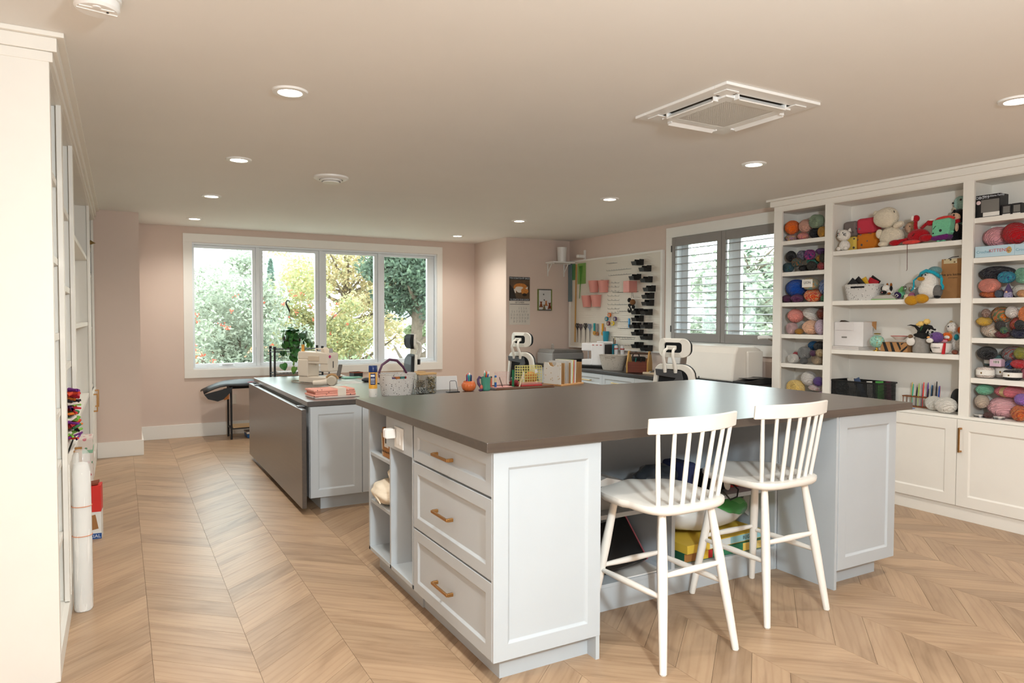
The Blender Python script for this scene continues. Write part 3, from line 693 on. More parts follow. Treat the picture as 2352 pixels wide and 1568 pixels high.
for ya, yb, hy in ((3.502, 4.297, None), (2.702, 3.498, None), (1.905, 2.698, 2.672)):
    d = left_panel('door', t, ya-oy, yb-oy, .098, .699, -.021, CABW, .075)
    if hy: bar_pull(d, (-.021, hy-oy, .56), (0, 0, 1), .17, (-1, 0, 0))
for (ya, yb), zs in (((3.762, 4.28), (2.070, 1.798, 1.533, 1.257, 1.003)), ((2.68, 3.742), (1.941, 1.538, 1.143)), ((1.92, 2.66), (2.078, 1.808, 1.534, 1.264, .990))):
    for z in zs: MB().box(.016, SB-SX, ya-oy, yb-oy, z-.035, z).build('shelf', CABW, t, bevel=.001)

# ---------------------------------------------------------------- tall cupboards on the left
LX = -.217
t = thing('tall_cupboard', 'tall white built-in cupboards with crown moulding along the wall', 'cupboard', (LX, 3.13, 0)); oy = 3.13; D = -.625
ys_ = (0.0, .60, 1.44, 3.80, 4.80)
b = MB().box(D, .0, 0, .02, 0, 2.40); b.build('end_panel', CABW, t, bevel=.001)
b = MB().box(D, D+.012, .02, 4.82, .10, 2.36).box(D+.012, -.02, .02, 4.82, 2.33, 2.36).box(D+.012, -.02, .02, 4.82, .088, .10)
for y in ys_[1:]: b.box(D+.012, -.02, y+.015, y+.035, .10, 2.33)
b.build('carcass', CABW, t)
b = MB().box(-.02, 0, .02, .045, .10, 2.33)
for y in ys_[1:-1]: b.box(-.02, 0, y-.01, y+.06, .10, 2.33)
b.box(-.02, 0, ys_[-1]-.01, 4.825, .10, 2.33).box(-.02, 0, .02, 4.825, 2.33, 2.40); b.build('face_frame', CABW, t, bevel=.001)
b = MB().box(D, .026, -.012, 4.835, 2.372, 2.422).box(D, .050, -.03, 4.838, 2.422, 2.44).box(D, .012, -.004, 4.83, 2.335, 2.371); b.build('crown_moulding', CABW, t, bevel=.002)
MB().box(-.03, .0, .02, 4.825, 0, .095).build('plinth', CABW, t, bevel=.001)
for a, bb_, zs in ((.02, .614, (2.0, 1.65, 1.32, .98, .75, .42)), (.636, 1.454, (1.95, 1.55, 1.15, .75)), (1.476, 3.814, (1.9, 1.35, .75)), (3.836, 4.814, (2.05, 1.8, 1.3, .75))):
    for z in zs: MB().box(D+.013, -.022, a+.001, bb_-.001, z-.03, z).build('shelf', CABW, t, bevel=.001)
for ya, yb, hy in ((.66, 1.05, 1.0), (1.054, 1.43, 1.10), (3.862, 4.32, 4.0), (4.324, 4.79, 4.40)):
    b = MB().panel(ya, yb, .105, .712, 0, .02, .06); b.rot(rz(PI/2)); b.v = [(p[0]+.003, p[1], p[2]) for p in b.v]
    d = b.build('door', CABW, t, bevel=.0015); bar_pull(d, (.003, hy, .64), (0, 0, 1), .16, (1, 0, 0))
# ---------------------------------------------------------------- counter stools
STW = M('stool_white_paint', '#f1ece4', .38, var=.01)
def make_stool(lab):
    t = thing('counter_stool', lab, 'stool', (0, 0, 0), 0, 'white spindle-back stools at the island')
    nr, na = 9, 56; V = []; F = []
    def out(a):
        c, s = math.cos(a), math.sin(a); n = 4.2; hx = .228 if s > 0 else .215; hy = .225 if s > 0 else .215
        r = (abs(c/hx)**n+abs(s/hy)**n)**(-1/n); return r*c, r*s
    def ztop(x, y):
        u, v = x/.22, y/.22; dish = -.016*math.exp(-(u*u*1.3+(v+.25)**2*1.6)*1.4); ridge = .012*max(0, v)**2*math.exp(-u*u*9); roll = -.010*max(0, v-.55)**1.5*(abs(u)+.2)
        return .648+dish+ridge+roll
    for k in range(na):
        pass
    for i in range(nr+1):
        q = i/nr
        for k in range(na):
            x, y = out(2*PI*k/na); x *= q; y *= q; V.append((x, y, ztop(x, y)-(.004 if i == nr else 0)))
    for (q, dz) in ((1.006, -.014), (1.0, -.026), (.95, -.034), (.6, -.036), (0, -.036)):
        for k in range(na):
            x, y = out(2*PI*k/na); V.append((x*q, y*q, .642+dz if q < 1 else ztop(x, y)+dz))
    R = nr+1+5
    for i in range(R-1):
        for k in range(na): F.append((i*na+k, i*na+(k+1) % na, (i+1)*na+(k+1) % na, (i+1)*na+k))
    MB().add(V, F).build('seat', STW, t, smooth=True, angle=60)
    legs = {}
    for sx in (-1, 1):
        for sy in (-1, 1):
            a = Vector((sx*.135, sy*.145, .618)); b = Vector((sx*(.205 if sy < 0 else .215), sy*.232, .003)); legs[sx, sy] = (a, b)
            P = [a.lerp(b, q) for q in (0, .15, .35, .6, .85, 1)]; MB().tube(P, [.0145, .0175, .0205, .0195, .0165, .0145], 14).build('leg', STW, t, smooth=True)
            MB().cyl(b+Vector((0, 0, -.003)), b+Vector((0, 0, .0005)), .012, .012, 12).build('foot_glide', M('felt_glide', '#cfc8bd', .8), t)
    def at_z(l, z): a, b = legs[l]; q = (a.z-z)/(a.z-b.z); return a.lerp(b, q)
    for l0, l1, z in (((-1, -1), (1, -1), .365), ((-1, 1), (1, 1), .30), ((-1, -1), (-1, 1), .283), ((1, -1), (1, 1), .283)):
        p, q = at_z(l0, z), at_z(l1, z); MB().tube([p, p.lerp(q, .25), p.lerp(q, .5), p.lerp(q, .75), q], [.009, .0125, .0145, .0125, .009], 12).build('stretcher', STW, t, smooth=True)
    def rail_y(x): return -.232+.95*x*x
    for k in range(7):
        u = (k-3)/3; a = Vector((u*.168, -.178+.022*u*u, .638)); b = Vector((u*.205, rail_y(u*.205)+.001, .952)); MB().tube([a, a.lerp(b, .4), b], [.0095, .0105, .0082], 12).build('spindle', STW, t, smooth=True)
    n = 16; V = []; F = []
    for i in range(n+1):
        x = -.245+.49*i/n; y = rail_y(x); s = Vector((1, 1.9*x)).normalized(); nx, ny = -s.y, s.x; top = 1.004-.004*abs(x/.245)**3; bot = .938
        for dz, dn in ((bot, -.009), (bot, .009), (top, .009), (top, -.009)): V.append((x+nx*dn, y+ny*dn-(dz-.94)*.10, dz))
    for i in range(n):
        for k in range(4): F.append((4*i+k, 4*i+(k+1) % 4, 4*i+4+(k+1) % 4, 4*i+4+k))
    F += [(3, 2, 1, 0), (4*n, 4*n+1, 4*n+2, 4*n+3)]
    MB().add(V, F).build('crest_rail', STW, t, bevel=.005, seg=3); return t
s1 = make_stool('white wooden spindle-back stool beside the panelled drawer cabinet'); s1.location = (2.025, 2.29, 0); s1.rotation_euler.z = math.radians(2)
s2 = copy_tree(s1, 'white wooden spindle-back stool beside the grey end cabinet'); s2.location = (2.725, 2.375, 0); s2.rotation_euler.z = 0

# ---------------------------------------------------------------- office chairs
CHW = M('office_chair_shell', '#e8e3d9', .45, var=.01); CHB = M('black_mesh_fabric', '#1d1f22', .85, var=.2, scale=60); CHG = M('grey_chair_frame', '#4a4b4e', .5)
def ring(b, outer, inner, y0, y1, curve):
    n = len(outer); V = []; F = []
    for y in (y0, y1):
        for P in (outer, inner):
            for u, v in P: V.append((u, y+curve(u), v))
    for k in range(n):
        j = (k+1) % n
        F += [(k, j, n+j, n+k), (2*n+k, 3*n+k, 3*n+j, 2*n+j), (k, 2*n+k, 2*n+j, j), (n+k, n+j, 3*n+j, 3*n+k)]
    return b.add(V, F)
def rrect(hw, z0, z1, r, n=6, tw=1.0):
    P = []
    for cx, cz, a0 in ((hw*tw-r, z1-r, 0), (-hw*tw+r, z1-r, PI/2), (-hw+r, z0+r, PI), (hw-r, z0+r, 1.5*PI)):
        for k in range(n+1): a = a0+PI/2*k/n; P.append((cx+r*math.cos(a), cz+r*math.sin(a)))
    return P
def fill(b, P, y, curve, t=.004):
    n = len(P); V = [(u, y+curve(u), v) for u, v in P]+[(u, y+t+curve(u), v) for u, v in P]
    return b.add(V, [tuple(range(n))[::-1], tuple(range(n, 2*n))]+[(i, (i+1) % n, n+(i+1) % n, n+i) for i in range(n)])
def office_chair(lab, loc, rot, dz=0.0, head_tilt=0.0):
    t = thing('office_chair', lab, 'office chair', loc, rot, 'white and black mesh office chairs')
    for k in range(5):
        a = 2*PI*k/5+.3; e = Vector((math.cos(a)*.30, math.sin(a)*.30, .085)); MB().tube([(0, 0, .11), e], [.028, .018], 8).build('base_arm', CHW, t, smooth=True)
        c = e+Vector((0, 0, -.045)); d = Vector((-math.sin(a), math.cos(a), 0))*.018
        MB().cyl(c-d, c+d, .038, .038, 14).build('caster', BLACK, t, smooth=True)
    MB().cyl((0, 0, .09), (0, 0, .44+dz), .028, .022, 14).build('gas_lift', BLKMET, t, smooth=True)
    z = dz
    MB().box(-.24, .24, -.22, .26, .44+z, .50+z).build('seat', CHB, t, bevel=.03, seg=4)
    for sx in (-1, 1):
        MB().tube([(sx*.25, .0, .46+z), (sx*.29, 0, .48+z), (sx*.29, -.02, .66+z)], .014, 8).build('arm_post', CHG, t, smooth=True)
        MB().box(sx*.29-.04, sx*.29+.04, -.13, .11, .66+z, .685+z).build('armrest', BLACK, t, bevel=.01)
    cv = lambda u: .9*u*u
    out_ = rrect(.235, .56+z, 1.0+z, .10, 6, .82); inn = rrect(.185, .62+z, .955+z, .08, 6, .80)
    ring(MB(), out_, inn, -.275, -.245, cv).build('back_frame', CHW, t, bevel=.006)
    fill(MB(), rrect(.19, .60+z, .965+z, .08, 6, .80), -.252, cv).build('back_mesh', CHB, t)
    fill(MB(), rrect(.20, .58+z, .985+z, .085, 6, .82), -.236, cv, .03).build('back_cushion', M('charcoal_cushion', '#3a3c40', .6), t, bevel=.008)
    ring(MB(), rrect(.238, .557+z, 1.003+z, .10, 6, .82), rrect(.215, .58+z, .98+z, .09, 6, .82), -.247, -.236, cv).build('back_edging', BLACK, t)
    b = MB(); zz = [(-.15, .955), (.10, .945), (.12, .88), (-.02, .70), (.10, .60), (.04, .585), (-.10, .70), (.05, .885), (-.14, .90)]
    b.prism([(u, v+z) for u, v in zz], 'y', -.288, -.276); b.build('lumbar_support', CHG, t, bevel=.003)
    MB().box(-.07, .07, -.285, -.02, .425+z, .455+z).tube([(0, -.28, .44+z), (0, -.33, .55+z), (0, -.30, .66+z)], .025, 8).build('spine', CHG, t)
    for sx in (-1, 1): MB().tube([(sx*.05, -.285, .93+z), (sx*.05, -.30, 1.00+z), (sx*.045, -.325, 1.06+z), (sx*.04, -.31, 1.115+z), (sx*.035, -.27, 1.135+z)], [.016, .015, .013, .012, .012], 10).build('headrest_arm', CHW, t, smooth=True)
    hc = lambda u: 1.6*u*u
    h = MB(); ring(h, rrect(.150, 1.055+z, 1.215+z, .06, 6), rrect(.085, 1.095+z, 1.18+z, .025, 6), -.268, -.250, hc); h.build('headrest_shell', CHW, t, bevel=.004)
    fill(MB(), rrect(.146, 1.06+z, 1.21+z, .058, 6), -.248, hc, .035).build('headrest_cushion', CHB, t, bevel=.008)
    MB().box(-.045, .045, -.285, -.262, 1.12+z, 1.155+z).build('headrest_joint', CHW, t, bevel=.006)
    return t
office_chair('mesh office chair facing the sewing machine, in front of the big window', (2.44, 6.95, 0), math.radians(82), .01)
office_chair('mesh office chair turned towards the pegboard, below the wall calendar', (4.07, 6.72, 0), math.radians(-76), .02)
office_chair('mesh office chair in front of the white plotter cover', (4.29, 4.53, 0), math.radians(-74), .01)
# ---------------------------------------------------------------- on the sewing desk
def V3(p): return Vector(p)
def loose(mb, name, mat, t, lab, cat, group=None, **k):
    """a thing of its own, modelled in the frame of the thing it stands in"""
    o = mb.build(name, mat, None, **k); o.location = t.location; o.rotation_euler = t.rotation_euler; return tag(o, lab, cat, group)
BEIGE = M('ivory_machine_plastic', '#e6d8c6', .4, var=.015)
t = thing('sewing_machine', 'ivory sewing machine standing on the desk by the big window', 'sewing machine', (1.585, 6.48, T2+.002), math.radians(-56))
MB().box(-.17, .165, -.075, .075, 0, .055).build('bed', BEIGE, t, bevel=.008, seg=3)
MB().box(-.175, -.055, -.08, .075, .055, .215).build('pillar', BEIGE, t, bevel=.010, seg=3)
MB().prism([(-.178, .215), (-.178, .27), (-.165, .285), (.165, .275), (.175, .262), (.175, .175), (-.055, .175), (-.055, .215)], 'y', -.075, .075).build('arm', BEIGE, t, bevel=.007, seg=3)
MB().box(.085, .178, -.07, .07, .105, .262).build('needle_head', BEIGE, t, bevel=.012, seg=3)
MB().box(.1785, .181, -.006, .002, .14, .20).build('lever_slot', BLACK, t)
MB().lathe([(.001, .006), (.012, .005), (.014, 0)], 14).rot(RY(PI/2)).build('pink_dial', M('magenta_knob', '#c32b78', .4), t, loc=(.178, -.045, .243))
MB().cyl((.13, 0, .055), (.13, 0, .11), .006, .006, 8).box(.11, .15, -.02, .02, .058, .062).build('presser_foot', STEEL, t)
MB().tube([(-.02, 0, .279), (-.02, -.01, .31), (.06, -.01, .31), (.06, 0, .279)], .007, 8).build('carry_handle', BEIGE, t, smooth=True)
MB().ell((.075, .015, .28), (.055, .012, .045), 16, 10).build('spool_disc', BEIGE, t, smooth=True)
MB().cyl((.135, .02, .27), (.135, .02, .315), .018, .016, 12).build('thread_spool', M('grey_thread', '#a7a6a5', .7), t, smooth=True)
MB().lathe([(.019, 0), (.014, .006), (.013, .055), (.018, .061)], 16, c=(-.155, -.03, .2845)).build('amber_thread_spool', M('amber_thread', '#d99a3c', .6), t, smooth=True)
MB().box(-.05, .08, -.079, -.074, .20, .245).build('stitch_panel', M('ivory_dark', '#d8c4ac', .5), t, bevel=.002)
b = MB().tube([(-.18, .03, .03), (-.24, .05, .006), (-.27, -.06, .005), (-.16, -.15, .005), (.02, -.17, .005), (.10, -.13, .006)], .004, 6); b.build('power_cord', M('beige_cord', '#8d7c6b', .6), t, smooth=True)
t = thing('hand_tool', 'beige rounded tool with a short barrel lying in front of the sewing machine', 'tool', (1.57, 6.06, T2+.002), math.radians(-25))
MB().lathe([(.001, -.035), (.035, -.034), (.045, -.02), (.046, .02), (.036, .034), (.001, .036)], 22).rot(RX(PI/2)).build('drum', M('ivory_grip', '#cfc2ae', .45), t, smooth=True, loc=(.03, 0, .046))
MB().tube([(-.13, .0, .028), (-.06, 0, .03), (.0, 0, .04)], [.022, .026, .03], 12).build('barrel', BEIGE, t, smooth=True)
MB().tube(arc((.03, 0, .046), .056, .3, 2.6, 14), .009, 8).build('guard', M('tan_rubber', '#b48d5f', .6), t, smooth=True)
# folded fabric on a magazine
t = tag(MB().box(-.17, .17, -.12, .12, 0, .006).build('magazine', M_speck('magazine_cover', '#c9c2bd', ['#b45b57', '#e6dcd2', '#4a4a4a'], 14, .3, .25), loc=(1.40, 5.29, T2+.001), bevel=.001), 'glossy magazine lying under the folded pink fabric', 'magazine')
t.rotation_euler.z = math.radians(4)
FAB = M_speck('pink_dotted_cotton', '#e8a493', ['#2b2320', '#f3d8cc', '#33291f'], 42, .2, .9)
t = thing('folded_fabric', 'stack of folded pink cotton with black dots on the sewing desk', 'fabric', (1.40, 5.35, T2+.0075), math.radians(6))
for k, (w_, d_, dx) in enumerate(((.165, .10, 0), (.158, .095, .006), (.16, .098, -.004))):
    b = MB(); n = 14; z = .017*k
    P = [(-d_, z), (d_, z), (d_+.006, z+.008), (d_, z+.0165), (-d_, z+.0165), (-d_-.004, z+.008)]
    b.prism(P, 'x', -w_+dx, w_+dx).build('fold', FAB, t, bevel=.004, seg=3)
MB().box(.02, .085, -.105, .098, .0, .055).build('paper_band', M('pale_paper', '#ded4c6', .8), t)
# small things by the machine
t = thing('phone_stand', 'black folding stand on a black tray beside the sewing machine', 'stand', at(778, 866, 2, T2+.002), math.radians(-35))
MB().box(-.10, .10, -.055, .055, 0, .008).build('tray', BLACK, t, bevel=.003); MB().obox((0, .02, .065), (.018, 0, 0), (0, .035, .055), (0, .006, -.004)).build('rest', M('taupe_metal', '#544b43', .5), t); MB().box(-.03, .03, -.03, .03, .008, .014).build('foot', M('tan_leather', '#a9754e', .6), t)
tag(MB().box(-.09, .09, -.06, .06, 0, .012).build('notebook', M('green_cover', '#7fb9a0', .5), loc=at(808, 868, 2, T2+.001), bevel=.002), 'thin green notebook near the edge of the sewing desk', 'notebook')
t = thing('storage_tin', 'black box with red trim at the edge of the sewing desk', 'box', at(818, 865, 2, T2+.002), math.radians(10)); MB().box(-.05, .05, -.05, .05, 0, .05).build('body', BLACK, t, bevel=.003); MB().box(-.052, .052, -.052, .052, .042, .05).build('lid', M('rust_trim', '#9c4a2c', .6), t)
t = thing('computer_mouse', 'dark grey mouse near the spray can', 'computer mouse', at(842, 876, 2, T2+.001), .4); MB().ell((0, 0, .018), (.055, .034, .02), 16, 10).build('shell', M('charcoal_plastic', '#34363a', .5), t, smooth=True)
tag(MB().box(-.11, .11, -.14, .14, 0, .001).build('paper_sheet', M('paper', '#e6e4e0', .8), loc=(1.82, 6.35, T2+.0005)), 'white sheet of paper lying on the sewing desk', 'paper')
# spray can
t = thing('spray_can', 'tall yellow and white spray can with a navy cap', 'spray can', (1.655, 5.095, T2))
MB().lathe([(.028, 0), (.0315, .006), (.0315, .065)], 24).build('can_base', M_speck('can_white', '#e9e6df', ['#9aa3ad', '#c9cdd1', '#3e4f7a'], 60, .18, .35), t, smooth=True)
MB().lathe([(.0316, .065), (.0316, .185), (.026, .195)], 24, capb=False).build('yellow_label', M_speck('can_yellow', '#e9ab3d', ['#2b2b2b', '#2b2b2b'], 26, .14, .35), t, smooth=True)
b = MB(); n = 8
for k in range(n):
    a0, a1 = math.radians(215+k*9), math.radians(224+k*9); r = .0321; b.add([(r*math.cos(a0), r*math.sin(a0), .095), (r*math.cos(a1), r*math.sin(a1), .095), (r*math.cos(a1), r*math.sin(a1), .18), (r*math.cos(a0), r*math.sin(a0), .18)], [(0, 1, 2, 3)])
b.build('navy_panel', M('navy_print', '#1f2f66', .4), t)
b = MB()
for k, (z0, z1) in enumerate(((.155, .17), (.137, .141), (.128, .132), (.118, .121), (.106, .11))):
    for q in range(6):
        a0, a1 = math.radians(222+q*9), math.radians(231+q*9); r = .0324; b.add([(r*math.cos(a0), r*math.sin(a0), z0), (r*math.cos(a1), r*math.sin(a1), z0), (r*math.cos(a1), r*math.sin(a1), z1), (r*math.cos(a0), r*math.sin(a0), z1)], [(0, 1, 2, 3)])
b.build('printed_lines', M('print_white', '#dfe3ea', .5), t)
MB().lathe([(.032, .188), (.033, .192), (.033, .234), (.030, .238)], 24).build('cap', M('navy_cap', '#17336f', .3), t, smooth=True)
# speckled grey baskets
RUB = M_speck('speckled_grey_rubber', '#cfcbc6', ['#8e8a86', '#5e5b58', '#efece8', '#a08a80', '#2e2c2b', '#7d7976'], 75, .28, .6)
def oval(b, rx, ry, z, n=40): return [(rx*math.copysign(abs(math.cos(a))**.75, math.cos(a)), ry*math.copysign(abs(math.sin(a))**.75, math.sin(a)), z) for a in (2*PI*k/n for k in range(n))]
def basket(name, lab, loc, rot, rx, ry, h, taper=.78, mat=RUB, hole=True):
    t = thing(name, lab, 'basket', loc, rot); n = 40; b = MB(); L = 9; V = []; F = []
    for i in range(L+1):
        q = i/L; s = taper+(1-taper)*q**.8; V += oval(b, rx*s, ry*s, h*q)
    for i in range(L+1):
        q = 1-i/L; s = taper+(1-taper)*q**.8-.02; V += oval(b, rx*s, ry*s, h*q if q > 0 else .004)
    R = 2*L+2
    skip = set()
    if hole:
        for kk in range(n):
            a = 2*PI*(kk+.5)/n
            for side in (-PI/2, PI/2):
                if abs(a-(side % (2*PI))) < .30:
                    skip |= {(L-2, kk), (R-1-(L-1), kk)}
    for i in range(R-1):
        for k in range(n):
            if (i, k) in skip: continue
            F.append((i*n+k, i*n+(k+1) % n, (i+1)*n+(k+1) % n, (i+1)*n+k))
    F.append(tuple(range(n))[::-1]); F.append(tuple((R-1)*n+k for k in range(n)))
    b.add(V, F).build('body', mat, t, smooth=True, angle=50)
    rim = [Vector(p) for p in oval(b, rx, ry, h)]; MB().tube(rim, .004, 6, closed=True).build('rim', mat, t, smooth=True); return t
t = basket('carry_basket', 'speckled grey basket with a purple carrying handle beside the spray can', (1.87, 5.17, T2), math.radians(-6), .145, .085, .165)
MB().tube([(-.14, -.02, .14), (-.142, -.02, .18), (-.12, -.02, .235), (-.06, -.015, .275), (.0, -.01, .265), (.05, 0, .215), (.085, .03, .165)], [.008, .009, .0095, .0105, .0105, .0095, .008], 10).build('carrying_handle', M('purple_rubber', '#5a3450', .45), t, smooth=True)
for k, (x, c_) in enumerate(((-.072, '#d9d4cd'), (-.036, '#5e4a6e'), (.0, '#c5702f'), (.036, '#4b8a84'), (.072, '#b33a34'))):
    loose(MB().box(x-.016, x+.016, -.045, .05, .006, .13+.006*k), 'craft_packet', M('packet_%d' % k, c_, .5), t, ('white', 'violet', 'orange', 'teal', 'red')[k]+' craft packet inside the basket with the purple handle', 'packet', 'packets in the handled basket', bevel=.004)
# jars
BAMB = M_grain('bamboo_lid', '#c99c62', '#dcb57f', 'x', .5)
def jar(x, y, lab, fillh, fmat):
    t = thing('storage_jar', lab, 'jar', (x, y, T2), 0, 'square glass jars on the sewing desk'); h = .150; a = .037
    MB().box(-a, a, -a, a, 0, h).build('glass', CLEAR, t, bevel=.010, seg=3)
    rng = random.Random(int(x*100)); b = MB()
    for k in range(420):
        p = (rng.uniform(-a+.006, a-.006), rng.uniform(-a+.006, a-.006), rng.uniform(.006, fillh)); s = rng.uniform(.003, .0055); d = Vector((rng.gauss(0, 1), rng.gauss(0, 1), rng.gauss(0, 1))).normalized(); e = d.cross(Vector((0, .3, 1))).normalized(); f_ = d.cross(e)
        b.obox(p, d*s, e*s*.6, f_*s*.35)
    tag(b.build('contents', fmat, t), kind='stuff')
    MB().box(-a-.001, a+.001, -a-.001, a+.001, h, h+.014).build('lid', BAMB, t, bevel=.004); return t
def flecks(name, cols, metal):
    m, nt, b = _new(name); g = N(nt, 'ShaderNodeNewGeometry'); k = len(cols); nt.links.new(ramp(nt, g.outputs['Random Per Island'], [(i/k, c) for i, c in enumerate(cols)], 'CONSTANT'), b.inputs['Base Color']); b.inputs['Metallic'].default_value = metal; b.inputs['Roughness'].default_value = .35; return m
jar(2.065, 5.13, 'square glass jar with bamboo lid, filled low with silver clips', .05, flecks('silver_clips', ['#8d8a84', '#c9c5bd', '#3b3833', '#e6e2da'], .6))
jar(2.148, 5.155, 'square glass jar with bamboo lid, filled high with brass and black clips', .128, flecks('brass_clips', ['#a98741', '#3a3227', '#d2b872', '#7a6a4a', '#c9c2ad'], .5))
jar(2.115, 5.30, 'square glass jar with bamboo lid standing behind the two clip jars', .09, flecks('amber_clips', ['#b98b4a', '#d6c7a8', '#8c6a3c'], .1))
t = thing('wire_basket', 'chrome wire basket standing around the clip jars', 'basket', (2.05, 5.22, T2))
b = MB()
for z in (.004, .06, .12): b.tube([(-.055, -.135, z), (-.055, .14, z)], .0013, 5)
for y in (-.135, -.08, -.025, .03, .085, .14): b.tube([(-.055, y, .004), (-.055, y, .12)], .0013, 5)
tag(b.build('wires', STEEL, t), kind='stuff')
# white card, easel
t = thing('tablet_sleeve', 'white tablet leaning back beside the clip jars', 'tablet', (2.345, 5.30, T2), math.radians(-8)); MB().obox((0, .028, .058), (.105, 0, 0), (0, .016, .055), (0, .0035, -.001)).build('panel', M('white_card', '#e5e3e0', .4), t, bevel=.002); MB().obox((0, .024, .058), (.10, 0, 0), (0, .0152, .052), (0, .0002, 0)).build('screen', M('pale_screen', '#dedcda', .3), t)
t = thing('plate_easel', 'small black wire easel in front of the white tablet', 'easel', (2.325, 5.12, T2))
MB().tube([(-.035, -.02, .006), (-.028, .0, .085), (-.02, .004, .092), (.02, .004, .092), (.028, 0, .085), (.035, -.02, .006)], .0022, 6).build('wire_frame', BLKMET, t, smooth=True); MB().box(-.05, .05, -.03, .03, 0, .008).build('base', BLKMET, t, bevel=.003)
# pen pots
PENC = ['#2b4fa5', '#e8e4df', '#c94f3a', '#3f2f7f', '#e06a9a', '#2aa3b0', '#1d2f6a', '#f0efe9', '#d8602c', '#274c9a', '#6fbfa4', '#f2f2f2']
penmesh = MB().lathe([(.0015, 0), (.004, .012), (.0042, .115), (.0048, .117), (.0048, .138), (.002, .142)], 8).build('pen_body', M('pen_proto', '#ffffff', .4), smooth=True)
PENM = penmesh.data; bpy.data.objects.remove(penmesh)
CN = {'#2b4fa5': 'blue', '#e8e4df': 'white', '#c94f3a': 'red', '#3f2f7f': 'violet', '#e06a9a': 'pink', '#2aa3b0': 'turquoise', '#1d2f6a': 'navy', '#f0efe9': 'ivory', '#d8602c': 'orange', '#274c9a': 'cobalt', '#6fbfa4': 'mint', '#f2f2f2': 'bright white'}
def pens(c, r, n, z0, cols, where, grp, seed=1, L=.125):
    rng = random.Random(seed)
    for k in range(n):
        no = round(n*.64); outer = k < no; a = 2*PI*(k/no if outer else (k-no+.5)/(n-no))+rng.uniform(-.06, .06); q = r*(1.1 if outer else .5); ti = rng.uniform(.09, .12) if outer else rng.uniform(.01, .03); col = cols[k % len(cols)]
        o = inst('pen', PENM, M('pen_'+col[1:], col, .35), None, (c[0]+q*math.cos(a)*.6, c[1]+q*math.sin(a)*.6, z0), (ti*-math.sin(a), ti*math.cos(a), rng.uniform(0, 6)), (1.25, 1.25, L/.142*rng.uniform(.85, 1.08)))
        tag(o, '%s pen standing in the %s' % (CN[col], where), 'pen', grp)
ORG = M('orange_glaze', '#e8773f', .25, var=.04, coat=.3)
t = thing('pumpkin_pot', 'orange ribbed pumpkin pot holding pens', 'pen pot', (2.485, 5.16, T2))
MB().lathe([(.030, 0), (.046, .006), (.058, .030), (.060, .048), (.052, .070), (.040, .082), (.036, .080), (.044, .066), (.050, .045), (.040, .012), (.001, .010)], 60, fn=lambda a, q: 1-.085*abs(math.cos(5.5*a))**8*1.0, capt=False).build('pot', ORG, t, smooth=True, angle=80)
pens((2.485, 5.16), .034, 11, T2+.014, PENC, 'orange pumpkin pot', 'pens in the pumpkin pot', 3)
TEAL = M('teal_scale_glaze', '#4d9a82', .25, var=.08, coat=.3, bmp=.5, bscale=120)
t = thing('tentacle_mug', 'teal scaled mug with a purple tentacle handle, holding pens', 'mug', (2.625, 5.13, T2))
MB().lathe([(.034, 0), (.038, .004), (.040, .02), (.037, .055), (.043, .112), (.040, .112), (.033, .055), (.034, .012), (.001, .010)], 40, fn=lambda a, q: 1+.018*math.sin(12*a+40*q), capt=False).build('cup', TEAL, t, smooth=True, angle=80)
MB().tube([(-.034, 0, .104), (-.058, 0, .112), (-.072, -.005, .092), (-.070, -.008, .06), (-.05, -.010, .032), (-.046, -.02, .010), (-.066, -.028, .007), (-.078, -.03, .010)], [.008, .011, .012, .012, .012, .013, .010, .004], 12).build('tentacle_handle', M('purple_glaze', '#5b3f66', .35, var=.25, scale=40), t, smooth=True)
MB().ell((-.048, -.018, .028), (.014, .012, .022), 12, 8).build('coral_tip', M('coral_glaze', '#e0705c', .35), t, smooth=True)
pens((2.625, 5.13), .032, 7, T2+.014, ['#e8e4df', '#3f2f7f', '#6fbfa4', '#274c9a', '#c94f3a', '#f0efe9', '#d8602c'], 'teal tentacle mug', 'pens in the teal mug', 8, .14)
# tray with notions
t = thing('wooden_tray', 'long walnut-brown wooden tray holding sewing notions', 'tray', (2.98, 5.17, T2), math.radians(0))
MB().box(-.285, .285, -.10, .10, 0, .016).build('board', M_grain('walnut', '#5a3620', '#74492c', 'x', .4), t, bevel=.006, seg=3)
MB().box(-.275, .275, .088, .098, .016, .026).box(-.275, .275, -.098, -.088, .016, .022).build('lip', M_grain('walnut', '#5a3620', '#74492c', 'x', .4), t, bevel=.002)
TZ = T2+.0165
REDG = M('red_plastic', '#b3242c', .35)
t = thing('marker_pen', 'blue and cream marker standing on the wooden tray', 'marker', (2.728, 5.15, TZ)); MB().cyl((0, 0, 0), (0, 0, .045), .010, .010, 12).build('grip', M('marker_blue', '#2a62a8', .4), t, smooth=True); MB().cyl((0, 0, .045), (0, 0, .085), .0095, .0095, 12).build('barrel', M('cream_plastic', '#e6d3a8', .4), t, smooth=True); MB().lathe([(.010, .085), (.009, .1), (.003, .104)], 12).build('cap', M('marker_blue', '#2a62a8', .4), t, smooth=True)
t = thing('marker_pen', 'coral marker standing beside the blue and cream marker', 'marker', (2.708, 5.19, TZ)); MB().cyl((0, 0, 0), (0, 0, .08), .008, .008, 10).build('barrel', M('marker_coral', '#dd6a4e', .4), t, smooth=True); MB().cyl((0, 0, .08), (0, 0, .092), .0085, .007, 10).build('cap', BLACK, t)
RG = M_sheet('red_grid_acrylic', '#d98b86', .28)
